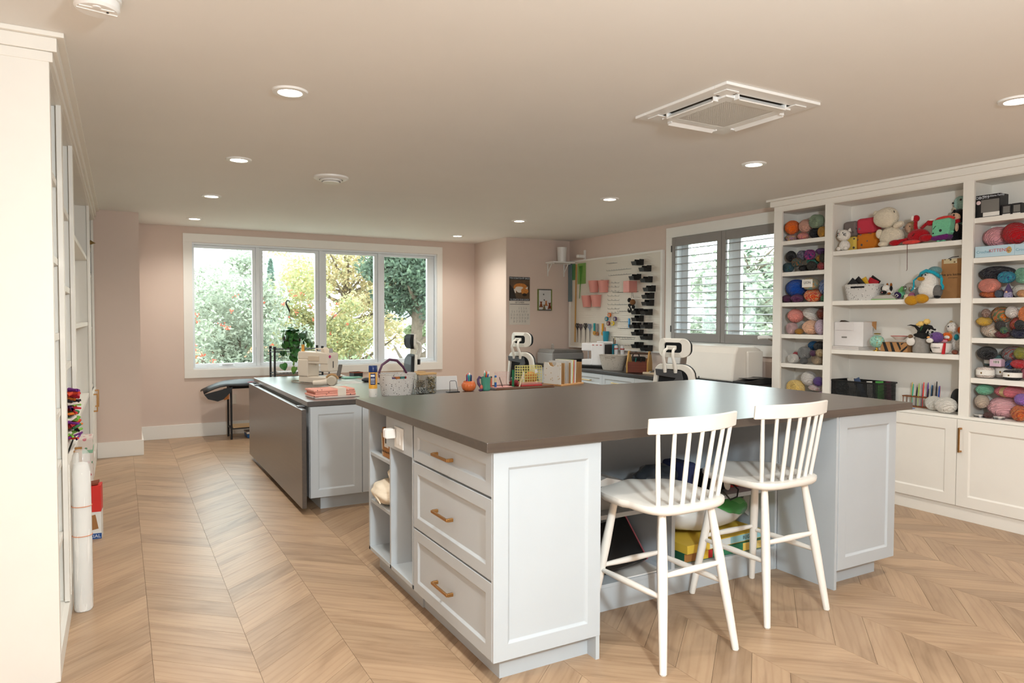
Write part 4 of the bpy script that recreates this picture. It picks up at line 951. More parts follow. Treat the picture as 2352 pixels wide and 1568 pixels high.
def acrylic(name, lab, loc, rot, w_, h_, mat, line, step=.0125):
    t = thing(name, lab, 'ruler', loc, rot); MB().box(-w_/2, w_/2, -.0012, .0012, 0, h_).build('sheet', mat, t); b = MB(); x = -w_/2+step/2
    while x < w_/2: b.box(x-.0004, x+.0004, -.0016, -.0013, 0, h_); x += step
    z = step/2
    while z < h_: b.box(-w_/2, w_/2, -.0016, -.0013, z-.0004, z+.0004); z += step
    tag(b.build('grid_lines', line, t), kind='stuff'); return t
acrylic('quilting_ruler', 'clear square ruler with a red grid standing on the wooden tray', (2.835, 5.235, TZ), math.radians(-4), .135, .125, M_sheet('clear_acrylic', '#f0dcd8', .18), M('red_lines', '#c4736c', .5))
acrylic('quilting_ruler', 'narrow green ruler standing upright on the wooden tray', (2.885, 5.13, TZ), 0, .022, .145, M_sheet('green_acrylic', '#1f7a4d', .85), M('dark_green_lines', '#125a37', .5))
tag(MB().tube([(0, 0, .004), (-.03, 0, .085)], [.004, .003], 8).build('seam_ripper', M('dark_brown_handle', '#3a2721', .5), loc=(2.80, 5.16, TZ)), 'dark slim seam ripper leaning on the wooden tray', 'seam ripper')
t = thing('pin_box', 'low red box of pins lying on the wooden tray', 'box', (3.06, 5.16, TZ)); MB().box(-.105, .105, -.05, .05, 0, .012).build('base', REDG, t, bevel=.003); MB().box(-.10, .10, -.046, .046, .012, .03).build('clear_lid', M_sheet('pink_clear', '#e0a09a', .45), t, bevel=.003)
t = thing('pin_cushion', 'dark red pin cushion behind the red pin box', 'pin cushion', (2.945, 5.22, TZ)); MB().ell((0, 0, .026), (.045, .035, .026), 18, 10).build('cushion', M('wine_felt', '#7b1f24', .9), t, smooth=True)
for k in range(7): a = k*.9; MB().cyl((.025*math.cos(a), .02*math.sin(a), .045), (.035*math.cos(a), .03*math.sin(a), .068), .0008, .0008, 5).ell((.035*math.cos(a), .03*math.sin(a), .069), .003, 6, 5).build('pin', M('pin_pearl', '#efe6da', .3), t)
t = thing('clothes_peg', 'pale wooden stick leaning on the pin cushion', 'stick', (2.945, 5.12, TZ)); MB().obox((.012, 0, .05), (.006, 0, .0), (0, .003, 0), (.016, 0, .05)).build('stick', M_grain('birch', '#d9c49c', '#e8d9ba', 'z', .6), t, bevel=.001)
tag(MB().box(-.10, .08, -.055, .06, 0, .004).build('pattern_sheet', M_speck('pink_red_print', '#e7a7a0', ['#c9433e', '#f2e2dd'], 45, .3, .6), loc=(2.80, 5.165, TZ)), 'pink printed sheet lying on the wooden tray', 'paper')
# yellow grid basket and net bag
YEL = M('yellow_wire', '#d9cf7c', .5)
t = thing('grid_basket', 'pale yellow grid basket holding a net bag', 'basket', (3.225, 5.452, T2), math.radians(-3))
b = MB(); w_, h_ = .11, .165
for sy in (-.05, .05):
    for k in range(10): x = -w_+2*w_*k/9; b.box(x-.002, x+.002, sy-.0015, sy+.0015, 0, h_)
    for k in range(8): z = h_*k/7; b.box(-w_, w_, sy-.0018, sy+.0018, z-.002 if k else 0, z+.002)
for sx in (-w_, w_):
    for k in range(8): z = h_*k/7; b.box(sx-.0018, sx+.0018, -.05, .05, z-.002 if k else 0, z+.002)
b.box(-w_, w_, -.05, .05, 0, .003); tag(b.build('grid', YEL, t), kind='stuff')
t = thing('net_bag', 'orange net bag with a white tag inside the yellow basket', 'bag', (3.252, 5.452, T2+.0035)); MB().ell((0, 0, .055), (.062, .040, .055), 22, 14, fn=lambda d: 1+.06*math.sin(11*d.x+7*d.z)).build('net', M_speck('orange_net', '#c98a4e', ['#b5462b', '#e0b25e', '#d86f36'], 70, .35, .9), t, smooth=True)
MB().obox((.02, -.058, .115), (.013, 0, .004), (0, .001, 0), (-.004, 0, .015)).build('paper_tag', M('white_card', '#e5e3e0', .4), t); MB().tube([(.02, -.056, .128), (.02, -.02, .15), (0, 0, .108)], .0012, 5).build('tag_string', M('string', '#d8d0c0', .8), t)
t = thing('fabric_scrap', 'white twisted ribbon hanging in the yellow basket', 'ribbon', (3.165, 5.445, T2+.0045)); MB().tube([(0, 0, .002), (.008, 0, .03), (-.004, 0, .06), (.006, 0, .10), (-.012, 0, .13)], [.014, .012, .013, .006, .002], 8).build('ribbon', M('white_cloth', '#e9e6e2', .8), t, smooth=True)
# paper organiser
MDF = M_grain('plywood', '#a3794b', '#bb9160', 'z', .6); 
t = thing('paper_organizer', 'wooden paper organiser with a white cut-out front', 'organizer', (3.47, 5.27, T2), math.radians(20))
MB().box(-.15, .19, -.105, .105, 0, .014).build('base_board', M_grain('plywood_base', '#c08a55', '#cf9d68', 'x', .6), t, bevel=.002)
WF = M_speck('white_cutout', '#ece7de', ['#b98a52', '#d9c3a0', '#a27441'], 38, .24, .6)
n = 10; prof = [(-.095, .014), (.095, .014), (.095, .205), (.045, .205)]+[(.0+.045*math.cos(PI*k/n), .205-.036*math.sin(PI*k/n)) for k in range(1, n)]+[(-.045, .205), (-.095, .205)]
MB().prism([(u, v) for u, v in prof], 'x', -.145, -.139).rot(rz(math.radians(0))).build('left_divider', WF, t)
def divider(x, nm, mat, hh=.185, dy=0): MB().prism([(u+dy, min(v, .014+(v-.014)*hh/.205)) for u, v in prof], 'x', x-.003, x+.003).build(nm, mat, t)
for x, h_ in ((-.09, .20), (.0, .20), (.11, .20), (.17, .20)): divider(x, 'divider', MDF, h_)
for k, (x, c_, h_) in enumerate(((.015, '#e6e2da', .21), (.03, '#efece6', .205), (.045, '#dfe6a0', .21), (.06, '#e96a55', .205), (.075, '#d9dde0', .20), (.09, '#f2e3cf', .205))):
    loose(MB().obox((x, .0, .0145+h_/2), (.0022, 0, 0), (0, .09, 0), (.004, 0, h_/2)), 'paper_folder', M('file_'+c_[1:], c_, .6), t, ('grey-white', 'ivory', 'lime', 'coral', 'blue-grey', 'cream')[k]+' paper folder standing in the wooden organiser', 'folder', 'folders in the paper organiser')
for k in range(3): loose(MB().obox((-.075+.026*k, .0, .1155), (.0015, 0, 0), (0, .09, 0), (0, 0, .10)), 'plastic_sleeve', M_sheet('sleeve_clear', '#e8e6e2', .35), t, ('front', 'middle', 'rear')[k]+' clear plastic sleeve in the wooden organiser', 'plastic sleeve', 'clear sleeves in the paper organiser')
# ---------------------------------------------------------------- calendar wall
YC = YN
t = thing('wall_calendar', 'wall calendar with a ginger cat photo, open at September', 'calendar', (4.575, YC-.004, 1.62))
MB().box(-.155, .155, -.0015, .003, 0, .312).build('photo_page', M('photo_brown', '#5b4632', .45, var=.35, scale=9), t)
MB().box(-.157, .157, -.002, .003, -.312, -.001).build('month_page', M('calendar_paper', '#d8d1c6', .7), t)
def flat(poly, y, nm, mat): MB().prism(poly, 'y', y-.0003, y).build(nm, mat, t)
def blob(cx, cz, rx, rz_, n=22, w=.0, ph=0): return [(cx+rx*(1+w*math.sin(3*a+ph))*math.cos(a), cz+rz_*(1+w*math.sin(3*a+ph))*math.sin(a)) for a in (2*PI*k/n for k in range(n))]
flat([(-.155, 0), (.155, 0), (.155, .03), (-.155, .03)], -.0018, 'caption_strip', M('print_black', '#16120f', .6)); flat([(-.155, .275), (.155, .275), (.155, .312), (-.155, .312)], -.0018, 'caption_strip', M('print_black', '#16120f', .6))
flat([(-.155, .03), (-.05, .03), (-.09, .15), (-.155, .22)], -.0019, 'print_shape', M('photo_dark', '#2a1f17', .5)); flat(blob(.01, .17, .10, .062, w=.05), -.0020, 'print_shape', M('ginger_fur', '#c9803a', .6, var=.2, scale=60)); flat(blob(-.005, .15, .06, .04, w=.1), -.0022, 'print_shape', M('white_fur', '#e4d8c8', .6)); flat(blob(.075, .125, .055, .042, w=.08, ph=1), -.0024, 'print_shape', M('ginger_fur', '#c9803a', .6)); flat([(.085, .165), (.125, .19), (.12, .15)], -.0025, 'print_shape', M('white_fur', '#e4d8c8', .6)); flat(blob(.075, .08, .035, .02), -.0026, 'print_shape', M('photo_dark', '#2a1f17', .5)); flat([(-.09, .15), (-.07, .10), (-.055, .10), (-.06, .16)], -.0025, 'print_shape', M('white_fur', '#e4d8c8', .6))
PW = M('print_white', '#dfe3ea', .5); PB = M('print_black', '#16120f', .6); RXT = (PI/2, 0, 0)
text('caption', 'YOU SCRATCH MY BACK', PW, t, (0, -.0021, .293), RXT, .034, .0002, xs=.78); text('caption', "I'LL SCRATCH YOUR COUCH", PW, t, (0, -.0021, .015), RXT, .030, .0002, xs=.72)
text('month_name', 'SEPTEMBER', PB, t, (0, -.0024, -.022), RXT, .028, .0002); flat([(-.148, -.048), (.148, -.048), (.148, -.042), (-.148, -.042)], -.0023, 'rule', PB)
dn = text('day_numbers', '\n'.join(['            1   2   3   4', '5   6   7   8   9  10  11', '12  13  14  15  16  17  18', '19  20  21  22  23  24  25', '26  27  28  29  30']), M('print_grey', '#8f8a84', .7), t, (0, -.0024, -.17), RXT, .0175, .0002)
xs_ = [v.co.x for v in dn.data.vertices]; yv = [v.co.y for v in dn.data.vertices]; dn.scale = (.27/(max(xs_)-min(xs_)), .20/(max(yv)-min(yv)), 1); dn.location.z = -.185; dn.location.x = 0
t = thing('picture_frame', 'small green picture frame with three little brown bears', 'picture frame', (4.96, YC-.001, 1.495))
for q in ((-.11, -.098), (.098, .11)): MB().box(q[0], q[1], -.018, 0, 0, .285).build('side_moulding', M('olive_green', '#6b7a2e', .5), t)
MB().box(-.098, .098, -.016, 0, .272, .285).box(-.098, .098, -.016, 0, 0, .014).build('dark_moulding', M('dark_slate', '#4c4c4a', .5), t)
MB().box(-.098, .098, -.010, -.002, .014, .272).build('backing', M('pale_grey_card', '#d6d5d3', .6), t)
for x, z, s_, c_ in ((-.06, .07, 1.0, '#8a4a22'), (.02, .085, .9, '#b8774a'), (-.01, .035, .85, '#7c6a48'), (.075, .05, 1.1, '#6e3516')):
    b = MB().ell((x, -.014, z), (.020*s_, .006, .026*s_), 12, 8).ell((x, -.014, z+.034*s_), (.015*s_, .006, .014*s_), 12, 8)
    for sx in (-1, 1): b.ell((x+sx*.012*s_, -.014, z+.047*s_), (.006*s_, .004, .006*s_), 8, 6).ell((x+sx*.02*s_, -.014, z-.018*s_), (.009*s_, .005, .011*s_), 8, 6)
    b.build('bear', M('bear_'+c_[1:], c_, .8), t, smooth=True)
for x, z in ((-.02, .215), (-.008, .14)): MB().ell((x, -.012, z), (.010, .003, .011), 10, 6).build('sticker', M('dark_slate', '#4c4c4a', .5), t)
# corner shelf
t = thing('corner_shelf', 'small white wall shelf on two brackets in the corner', 'shelf', (5.165, YC, 2.125)); MB().box(-.19, .152, -.20, 0, 0, .018).build('board', WHITEP, t, bevel=.002)
for x in (-.16, .10): MB().tube([(x, -.012, -.17), (x, -.012, -.005), (x, -.16, -.006)], .008, 6).tube([(x, -.013, -.12), (x, -.11, -.008)], .006, 6).build('bracket', WHITEP, t)
t = thing('utensil_pot', 'plain white tapered container standing on the corner shelf', 'container', (5.17, YC-.10, 2.144)); MB().lathe([(.052, 0), (.056, .004), (.066, .195), (.062, .195), (.052, .01), (.001, .008)], 28, capt=False).build('pot', WHITEP, t, smooth=True)
t = thing('wall_camera', 'small white camera arm on the wall above the pegboard', 'camera', (XR, 7.60, 2.19)); MB().box(-.012, 0, -.02, .02, -.03, .10).build('mount', WHITEP, t, bevel=.003); MB().box(-.13, -.012, -.022, .022, -.005, .035).build('arm', WHITEP, t, bevel=.008)
tag(MB().box(-.035, .035, -.006, 0, -.057, .057).build('wall_outlet', M('outlet_ivory', '#ddd2c4', .5), loc=(1.165, YB, .415), bevel=.002), 'ivory wall outlet beside the black rack under the window', 'outlet')

# ---------------------------------------------------------------- pegboard
PBX = XR-.03
t = thing('pegboard', 'large cream pegboard hung with craft tools on the wall', 'pegboard', (XR, 6.99, 1.0))
MB().box(-.030, -.022, -.905, .905, .02, 1.145).build('board', M_dots('perforated_hardboard', '#e9e0d2', .026, .17, (1, 2), .6), t)
b = MB()
for q in ((-.94, -.905, 0, 1.165), (.905, .94, 0, 1.165)): MB().box(-.036, 0, q[0], q[1], q[2], q[3]).build('frame_upright', TRIM, t, bevel=.002)
for z0, z1 in ((0, .02), (1.145, 1.165)): MB().box(-.036, 0, -.905, .905, z0, z1).build('frame_rail', TRIM, t, bevel=.002)
def on_peg(px, py): p = at(px, py, 0, PBX-.001); return Vector((PBX-.001, p.y, p.z))
# black bins
BIN = MB(); d_, w_, h_ = .12, .09, .070
BIN.add([(0, -w_/2, h_), (0, w_/2, h_), (0, w_/2*.9, 0), (0, -w_/2*.9, 0), (-d_, -w_/2, h_*.62), (-d_, w_/2, h_*.62), (-d_*.88, w_/2*.9, 0), (-d_*.88, -w_/2*.9, 0), (-d_*.55, -w_/2, h_), (-d_*.55, w_/2, h_), (-d_*.58, -w_/2, h_*.62), (-d_*.58, w_/2, h_*.62)],
        [(0, 1, 2, 3), (4, 7, 6, 5), (2, 6, 7, 3), (0, 3, 7, 4, 10, 8), (1, 9, 11, 5, 6, 2)])
b = MB(); b.box(-.108, -.002, -.040, .040, .002, .012); BIN.add(b.v, b.f)
o = BIN.build('bin_shell', BLACK); o.modifiers.new('solid', 'SOLIDIFY').thickness = .003; BM_ = o.data; bpy.data.objects.remove(o)
Z5 = lambda a, b_: (1400+a*.1531, 580+b_*.1531)
bins = [(508, 195), (620, 288), (470, 415), (640, 452), (685, 588), (665, 695), (662, 800), (500, 930), (640, 940), (508, 1035), (470, 1138), (640, 1140), (505, 1245), (640, 1310), (505, 1432), (640, 1480)]
rows = ['topmost', 'second', 'third row, outer', 'third row, wall side', 'fourth', 'fifth', 'sixth', 'seventh row, outer', 'seventh row, wall side', 'eighth', 'ninth row, outer', 'ninth row, wall side', 'tenth', 'eleventh', 'twelfth', 'lowest']
for (a, b_), rw in zip(bins, rows):
    p = on_peg(*Z5(a-28, b_)); tt = thing('storage_bin', 'small black plastic bin on the pegboard, %s from the top' % rw if 'row' not in rw and rw not in ('topmost', 'lowest') else 'small black plastic bin on the pegboard, %s' % rw, 'bin', p+Vector((-.002, 0, .002)), 0, 'black bins on the pegboard')
    o = inst('shell', BM_, BLACK, tt); md = o.modifiers.new('solid', 'SOLIDIFY'); md.thickness = .003
# pink planters
PK = M('salmon_plastic', '#e0968a', .5)
def pot(px, py, lab, w_=.15, h_=.15, d_=.09):
    p = on_peg(px, py); tt = thing('wall_pot', lab, 'pot', p+Vector((-.002, 0, 0)), 0, 'salmon pots on the pegboard'); V = []; n = 12
    for (z, s, ins) in ((0, .74, 0), (h_, 1, 0), (h_, 1, .004), (.006, .74, .004)):
        V += [(-ins, (w_/2-ins)*s, z), (-ins, -(w_/2-ins)*s, z)]
        for k in range(n+1): a = -PI/2+PI*k/n; V.append((-(d_*.35+(d_*.65)*math.cos(a)**.6 if math.cos(a) > .01 else d_*.35)*s+ins, (w_/2-ins)*s*math.sin(a), z))
    m = n+3; F = []
    for i in range(3):
        for k in range(m): F.append((i*m+k, i*m+(k+1) % m, (i+1)*m+(k+1) % m, (i+1)*m+k))
    F += [tuple(range(m)), tuple(range(3*m, 4*m))]; MB().add(V, F).build('pot', PK, tt, smooth=True, angle=30); return tt
Z4 = lambda a, b_: (1300+a*.1531, 580+b_*.1531)
for a, b_, lab in ((455, 597, 'salmon wall pot in the upper pair, farther from the yardstick edge'), (600, 597, 'salmon wall pot of the upper pair holding a dark tool'), (350, 817, 'salmon wall pot of the lower pair, next to the yardstick'), (490, 812, 'salmon wall pot of the lower pair holding clips')):
    pot(*Z4(a-10, b_), lab.replace('farther from the yardstick edge', 'nearer the yardstick'))
tag(MB().box(-.012, .012, -.02, .02, 0, .05).build('stapler', M('charcoal_plastic', '#34363a', .5), loc=on_peg(*Z4(585, 470))+Vector((-.045, 0, 0)), bevel=.004), 'dark tool sticking out of the upper salmon pot', 'tool')
p = on_peg(*Z5(370, 598)); t = thing('wall_box', 'square salmon bin on a black wire ledge of the pegboard', 'bin', p+Vector((-.002, 0, 0)))
b = MB(); b.box(-.12, 0, -.055, .055, 0, .006).box(-.12, -.116, -.055, .055, .006, .135).box(-.004, 0, -.055, .055, .006, .135).box(-.116, -.004, -.055, -.051, .006, .135).box(-.116, -.004, .051, .055, .006, .135); b.build('body', PK, t, bevel=.002)
# cups
CY = M('turquoise_plastic', '#1f93ac', .4); Z6 = lambda a, b_: (1330+a*.08503, 760+b_*.08503)
def cup(px, py, lab, h_=.13):
    p = on_peg(px, py); tt = thing('tool_cup', lab, 'cup', p+Vector((-.045, 0, 0)), 0, 'turquoise cups on the pegboard'); MB().lathe([(.028, 0), (.031, .003), (.040, h_), (.037, h_), (.028, .008), (.001, .007)], 26, capt=False).build('cup', CY, tt, smooth=True); MB().box(.026, .043, -.01, .01, h_-.04, h_-.015).build('hook', CY, tt); return p
p1 = cup(*Z6(800, 285), 'turquoise cup beside the rotary cutters'); p2 = cup(*Z6(1030, 635), 'turquoise cup above the grey basket, holding brushes')
for k, (dy, h_, c_, nm) in enumerate(((.015, .19, '#2a2422', 'black'), (-.01, .20, '#b9aa7a', 'cream'), (-.02, .17, '#7c3027', 'dark red'))):
    tag(MB().cyl((0, 0, 0), (.0, dy*.7, h_), .006, .005, 8).build('brush', M('brush_'+c_[1:], c_, .5), loc=p2+Vector((-.045, dy*.3, .010))), nm+' brush handle standing in the turquoise cup', 'brush', 'brushes in the turquoise cup')
tag(MB().cyl((0, 0, 0), (0, .012, .17), .005, .004, 8).build('screwdriver', M('brush_c0392b', '#c0392b', .5), loc=p1+Vector((-.045, 0, .010))), 'red pencil standing in the upper turquoise cup', 'pencil')
# washi tape rolls
def roll(px, py, col, nm, out=.03):
    p = on_peg(px, py); tt = thing('tape_roll', '%s roll of tape hanging on the pegboard' % nm, 'tape', p+Vector((-out, 0, 0)), 0, 'tape rolls on the pegboard'); b = MB().lathe([(.017, -.01), (.028, -.01), (.028, .01), (.017, .01), (.017, -.01)], 24, capb=False, capt=False); b.rot(RY(PI/2)).build('tape', M('tape_'+col[1:], col, .4), tt, smooth=True)
    MB().lathe([(.0155, -.0102), (.017, -.0102), (.017, .0102), (.0155, .0102), (.0155, -.0102)], 24, capb=False, capt=False).rot(RY(PI/2)).build('core', M('card_core', '#d9cdb8', .8), tt, smooth=True); MB().cyl((-.012, 0, .0155), (out, 0, .0165), .0015, .0015, 6).build('hook_wire', STEEL, tt)
for a, b_, c_, nm in ((680, 935, '#e2701e', 'orange'), (638, 993, '#1f7f98', 'blue-green'), (665, 1062, '#6e2230', 'maroon'), (728, 1060, '#e2c02c', 'yellow'), (762, 993, '#43235c', 'purple')): roll(*Z4(a, b_), c_, nm)
# scissors
def scissors(px, py, col, nm, L=.21):
    p = on_peg(px, py); tt = thing('scissors', '%s scissors hanging on the pegboard' % nm, 'scissors', p+Vector((-.012, 0, 0)), 0, 'scissors on the pegboard'); hm = M('sc_'+col[1:], col, .45); b = MB()
    for s in (-1, 1): MB().tube([(0, s*.004+.020*math.cos(a)*.8+s*.016, -.026+.026*math.sin(a)) for a in (2*PI*k/14 for k in range(14))], .005, 8, closed=True).tube([(0, s*.014, -.050), (0, 0, -.085)], .006, 8).build('handle', hm, tt, smooth=True)
    for s in (-1, 1): MB().prism([(s*.002-.007, -.08), (s*.002+.007, -.08), (s*.004, -L)], 'x', -.001+s*.0012, .001+s*.0012).build('blade', M('sc_blade_'+col[1:], '#2b2b2d' if col == '#17171a' else '#5c5653', .35, metal=.6), tt)
    MB().cyl((0, 0, .0), (.012, 0, .002), .0015, .0015, 6).build('hook_wire', STEEL, tt)
for a, b_, c_, nm in ((182, 1062, '#17171a', 'long black'), (232, 1072, '#55454a', 'brown-handled'), (302, 1062, '#141416', 'heavy black'), (368, 1072, '#7f8ea6', 'blue-grey handled')): scissors(*Z4(a, b_), c_, nm, .25)
# rotary cutters
def cutter(px, py, c1, c2, lab):
    p = on_peg(px, py); tt = thing('rotary_cutter', lab, 'cutter', p+Vector((-.016, 0, 0)), 0, 'rotary cutters on the pegboard'); MB().box(-.008, .008, -.013, .013, -.10, .0).build('handle', M('cut_'+c1[1:], c1, .45), tt, bevel=.005, seg=3); MB().cyl((-.006, 0, -.125), (.006, 0, -.125), .026, .026, 20).build('blade_guard', M('cut_'+c2[1:], c2, .4), tt); MB().cyl((-.008, 0, -.125), (.008, 0, -.125), .006, .006, 10).build('blade_nut', STEEL, tt); MB().cyl((0, 0, -.002), (.016, 0, 0), .0015, .0015, 6).build('hook_wire', STEEL, tt)
for a, b_, c1, c2, lab in ((440, 1058, '#17a0a3', '#d09a3a', 'teal rotary cutter hanging beside the scissors'), (485, 1068, '#8c8c8c', '#a56a3a', 'grey rotary cutter hanging between the teal and yellow ones'), (565, 1062, '#e0a020', '#d8951c', 'yellow rotary cutter hanging beside the turquoise cup')): cutter(*Z4(a, b_), c1, c2, lab)
# rulers and yardstick
p = on_peg(*Z4(160, 175)); q = on_peg(*Z4(140, 1340)); tag(MB().obox((0, 0, 0), (.002, 0, 0), (0, .014, 0), (0, (q-p).y/2, (q-p).z/2)).build('yardstick', M_grain('ruler_wood', '#c08f4a', '#d3a55f', 'z', .5), loc=(p+q)/2+Vector((-.006, 0, 0))), 'long wooden yardstick hanging on the pegboard', 'ruler')
def peg_ruler(a0, b0, a1, b1, mat, lab, off=.004, line=None):
    p = on_peg(*Z4(a0, b0)); q = on_peg(*Z4(a1, b1)); w_ = abs(p.y-q.y)/2; h_ = abs(p.z-q.z); t = thing('quilting_ruler', lab, 'ruler', ((p+q)/2)*1.0+Vector((-off, 0, -h_/2)), 0, 'acrylic rulers on the pegboard'); MB().box(-.0015, .0015, -w_, w_, 0, h_).build('sheet', mat, t); b = MB(); z = .02
    while z < h_: b.box(-.0022, -.0016, -w_, w_*(.2 if int(z*100) % 2 else .7), z, z+.0015); z += .02
    tag(b.build('tick_marks', line or M('ruler_ink', '#49665f', .6), t), kind='stuff')
peg_ruler(45, 175, 100, 735, M_sheet('blue_grey_acrylic', '#7c97a0', .6), 'long blue-grey clear ruler at the edge of the pegboard', .010)
peg_ruler(95, 175, 145, 410, M_sheet('green_clear', '#5fae68', .6), 'short green clear ruler beside the yardstick', .004)
peg_ruler(180, 165, 300, 465, M_sheet('lime_clear', '#8fc94f', .45), 'wide lime-green clear ruler hanging on the pegboard', .004)
p = on_peg(*Z4(225, 200)); t = thing('curve_ruler', 'green curved template hanging over the lime ruler', 'ruler', p+Vector((-.010, 0, 0))); MB().prism([(.03, 0), (-.045, 0), (-.04, -.06), (-.01, -.22), (.012, -.43), (.022, -.43), (.01, -.25), (.012, -.1)], 'x', -.0015, .0015).build('sheet', M_sheet('green_template', '#5fb044', .6), t); MB().lathe([(.006, -.001), (.012, -.001), (.012, .001), (.006, .001), (.006, -.001)], 14, capb=False, capt=False).rot(RY(PI/2)).build('hang_hole', M('dark_green', '#1d4a22', .5), t, loc=(-.002, 0, -.02))
# wire hooks
hk = MB().tube([(0, 0, .012), (-.004, 0, .0), (-.05, 0, -.002), (-.062, 0, .006), (-.064, 0, .016)], .0016, 6).build('peg_hook', STEEL, smooth=True); HM_ = hk.data; bpy.data.objects.remove(hk)
hooks = [(a, b_) for b_ in (455, 515, 580, 650, 715, 780, 845, 905) for a in (15, 75, 125)]+[(a, b_) for b_ in (1300, 1390) for a in (195, 235, 275, 315, 355)]
for k, (a, b_) in enumerate(hooks):
    o = inst('peg_hook', HM_, None, None, on_peg(*Z5(a+20, b_))+Vector((-.0005, 0, 0))); tag(o, 'empty bent steel wire hook on the pegboard', 'hook', 'empty wire hooks on the pegboard')
def rack(a0, a1, b_, lab, mat=STEEL, n=6, out=.05):
    p = on_peg(*Z5(a0, b_)); q = on_peg(*Z5(a1, b_)); t = thing('wire_rack', lab, 'rack', p+Vector((-.0015, 0, 0)), 0, 'wire racks on the pegboard'); L = abs(q.y-p.y); MB().tube([(-.003, 0, 0), (-.003, -L, 0)], .002, 6).build('rail', mat, t)
    for k in range(n): y = -L*(k+.5)/n; MB().tube([(-.003, y, 0), (-out, y, -.004), (-out-.004, y, .008)], .0014, 5).build('prong', mat, t)
rack(-5, 120, 165, 'long thin wire rack at the top of the pegboard'); rack(-10, 330, 272, 'longest wire rack below the top one', n=9); rack(20, 330, 345, 'third wire rack from the pegboard top', n=8)
rack(150, 300, 780, 'short wire rack level with the sixth black bin', n=4); rack(150, 300, 880, 'short wire rack just above the tape rolls', n=4); rack(165, 330, 1035, 'wire rack level with the purple tape roll', n=5); rack(165, 330, 1135, 'wire rack below the purple tape roll', n=5)
rack(110, 440, 600, 'black wire ledge under the square salmon bin', BLKMET, 4, .10); rack(75, 390, 1262, 'black wire ledge above the lower hooks', BLKMET, 4, .08)
p = on_peg(*Z5(400, 560)); t = thing('key_charm', 'black and brown plush charms hanging from a cord', 'charm', p+Vector((-.055, 0, 0)))
MB().tube([(0, .025, -.10), (0, .004, .0), (.04, 0, .004)], .0016, 5).tube([(0, -.02, -.10), (0, .0, .0)], .0016, 5).build('cord', M('brown_cord', '#5b4634', .8), t); MB().ell((0, -.005, -.145), (.03, .04, .036), 16, 10).build('brown_pompom', M('brown_plush', '#7a5230', .95), t, smooth=True)
for k, (y, z, s) in enumerate(((.05, -.12, .028), (.02, -.19, .030), (-.02, -.20, .026), (.045, -.24, .030), (.0, -.25, .026), (.05, -.18, .02))): MB().ell((-.005, y, z), (s*.7, s, s), 14, 9).build('black_pompom', M('black_plush', '#151414', .95), t, smooth=True)
for y, z in ((.03, -.225), (-.005, -.20), (-.03, -.235)): MB().ell((-.02, y, z), (.006, .010, .014), 8, 6).build('white_patch', M('white_plush', '#e6e0d6', .95), t, smooth=True)
tag(MB().box(-.008, .008, -.012, .012, -.11, 0).build('blue_gauge', M('sky_plastic', '#2b93cf', .4), loc=on_peg(*Z5(335, 985))+Vector((-.04, 0, 0)), bevel=.003), 'slim blue plastic gauge hanging beside the black bins', 'gauge')

# ---------------------------------------------------------------- on the wall worktop
T3z = T3+.001
t = thing('printer', 'grey flat-topped printer in the corner of the wall worktop', 'printer', (4.99, 7.62, T3z)); MB().box(-.24, .24, -.19, .19, 0, .15).build('body', M('printer_grey', '#8b8987', .5), t, bevel=.015, seg=3); MB().prism([(-.235, .15), (.235, .15), (.215, .185), (-.21, .195)], 'y', -.18, .18).build('lid', M('printer_lid', '#77736f', .45), t, bevel=.006); MB().box(-.20, .20, -.194, -.19, .03, .07).build('paper_slot', BLACK, t)
t = thing('jar_on_printer', 'small clear jar standing on the grey printer', 'jar', (4.87, 7.62, T3z+.192)); MB().lathe([(.018, 0), (.02, .004), (.02, .05), (.012, .058), (.012, .07)], 16).build('glass', CLEAR, t, smooth=True)
t = thing('serger', 'white overlock sewing machine with black side on the wall worktop', 'sewing machine', (5.02, 6.86, T3z), math.radians(-62))
SW = M('serger_white', '#eeecec', .35)
MB().box(-.16, .15, -.13, .12, 0, .03).build('base', BLACK, t, bevel=.006); MB().box(-.02, .15, -.125, .11, .03, .30).build('body', SW, t, bevel=.014, seg=3); MB().box(-.16, .0, -.10, .10, .20, .295).build('head', SW, t, bevel=.012, seg=3); MB().box(-.15, -.02, -.11, .09, .03, .10).build('bed', SW, t, bevel=.01); MB().box(.1505, .157, -.10, .09, .06, .28).build('side_panel', BLACK, t); MB().cyl((-.10, -.03, .10), (-.10, -.03, .20), .006, .006, 8).build('needle_bar', STEEL, t); MB().box(-.162, -.159, -.02, .0, .22, .28).build('slot', BLACK, t)
for k, x in enumerate((.01, .06, .11)): MB().box(x-.014, x+.014, -.1275, -.125, .27, .278).build('dial_mark', M('serger_red', '#b84a40', .4), t)
MB().box(-.06, .15, .11, .15, .28, .31).build('thread_rest', SW, t, bevel=.006)
t = thing('thread_cone', 'white thread cone standing behind the overlock machine', 'thread', (5.20, 6.72, T3z+.0)); MB().lathe([(.03, 0), (.03, .006), (.024, .008), (.022, .26), (.012, .268)], 18).build('cone', SW, t, smooth=True); MB().lathe([(.026, .22), (.026, .235)], 18).build('band', M('serger_red', '#b84a40', .4), t)
t = thing('thread_cone', 'second white thread cone, next to the turquoise cups', 'thread', (5.20, 6.60, T3z)); MB().lathe([(.03, 0), (.03, .006), (.024, .008), (.022, .26), (.012, .268)], 18).build('cone', SW, t, smooth=True); MB().lathe([(.026, .22), (.026, .235)], 18).build('band', M('serger_red', '#b84a40', .4), t)
basket('storage_basket', 'speckled grey basket without handle on the wall worktop', (4.93, 6.42, T3z), math.radians(-62), .165, .10, .17, .72, M_speck('speckled_warm_grey', '#b9b1a6', ['#7d766d', '#4a4641', '#d6d0c6', '#3a3733'], 60, .2, .6))
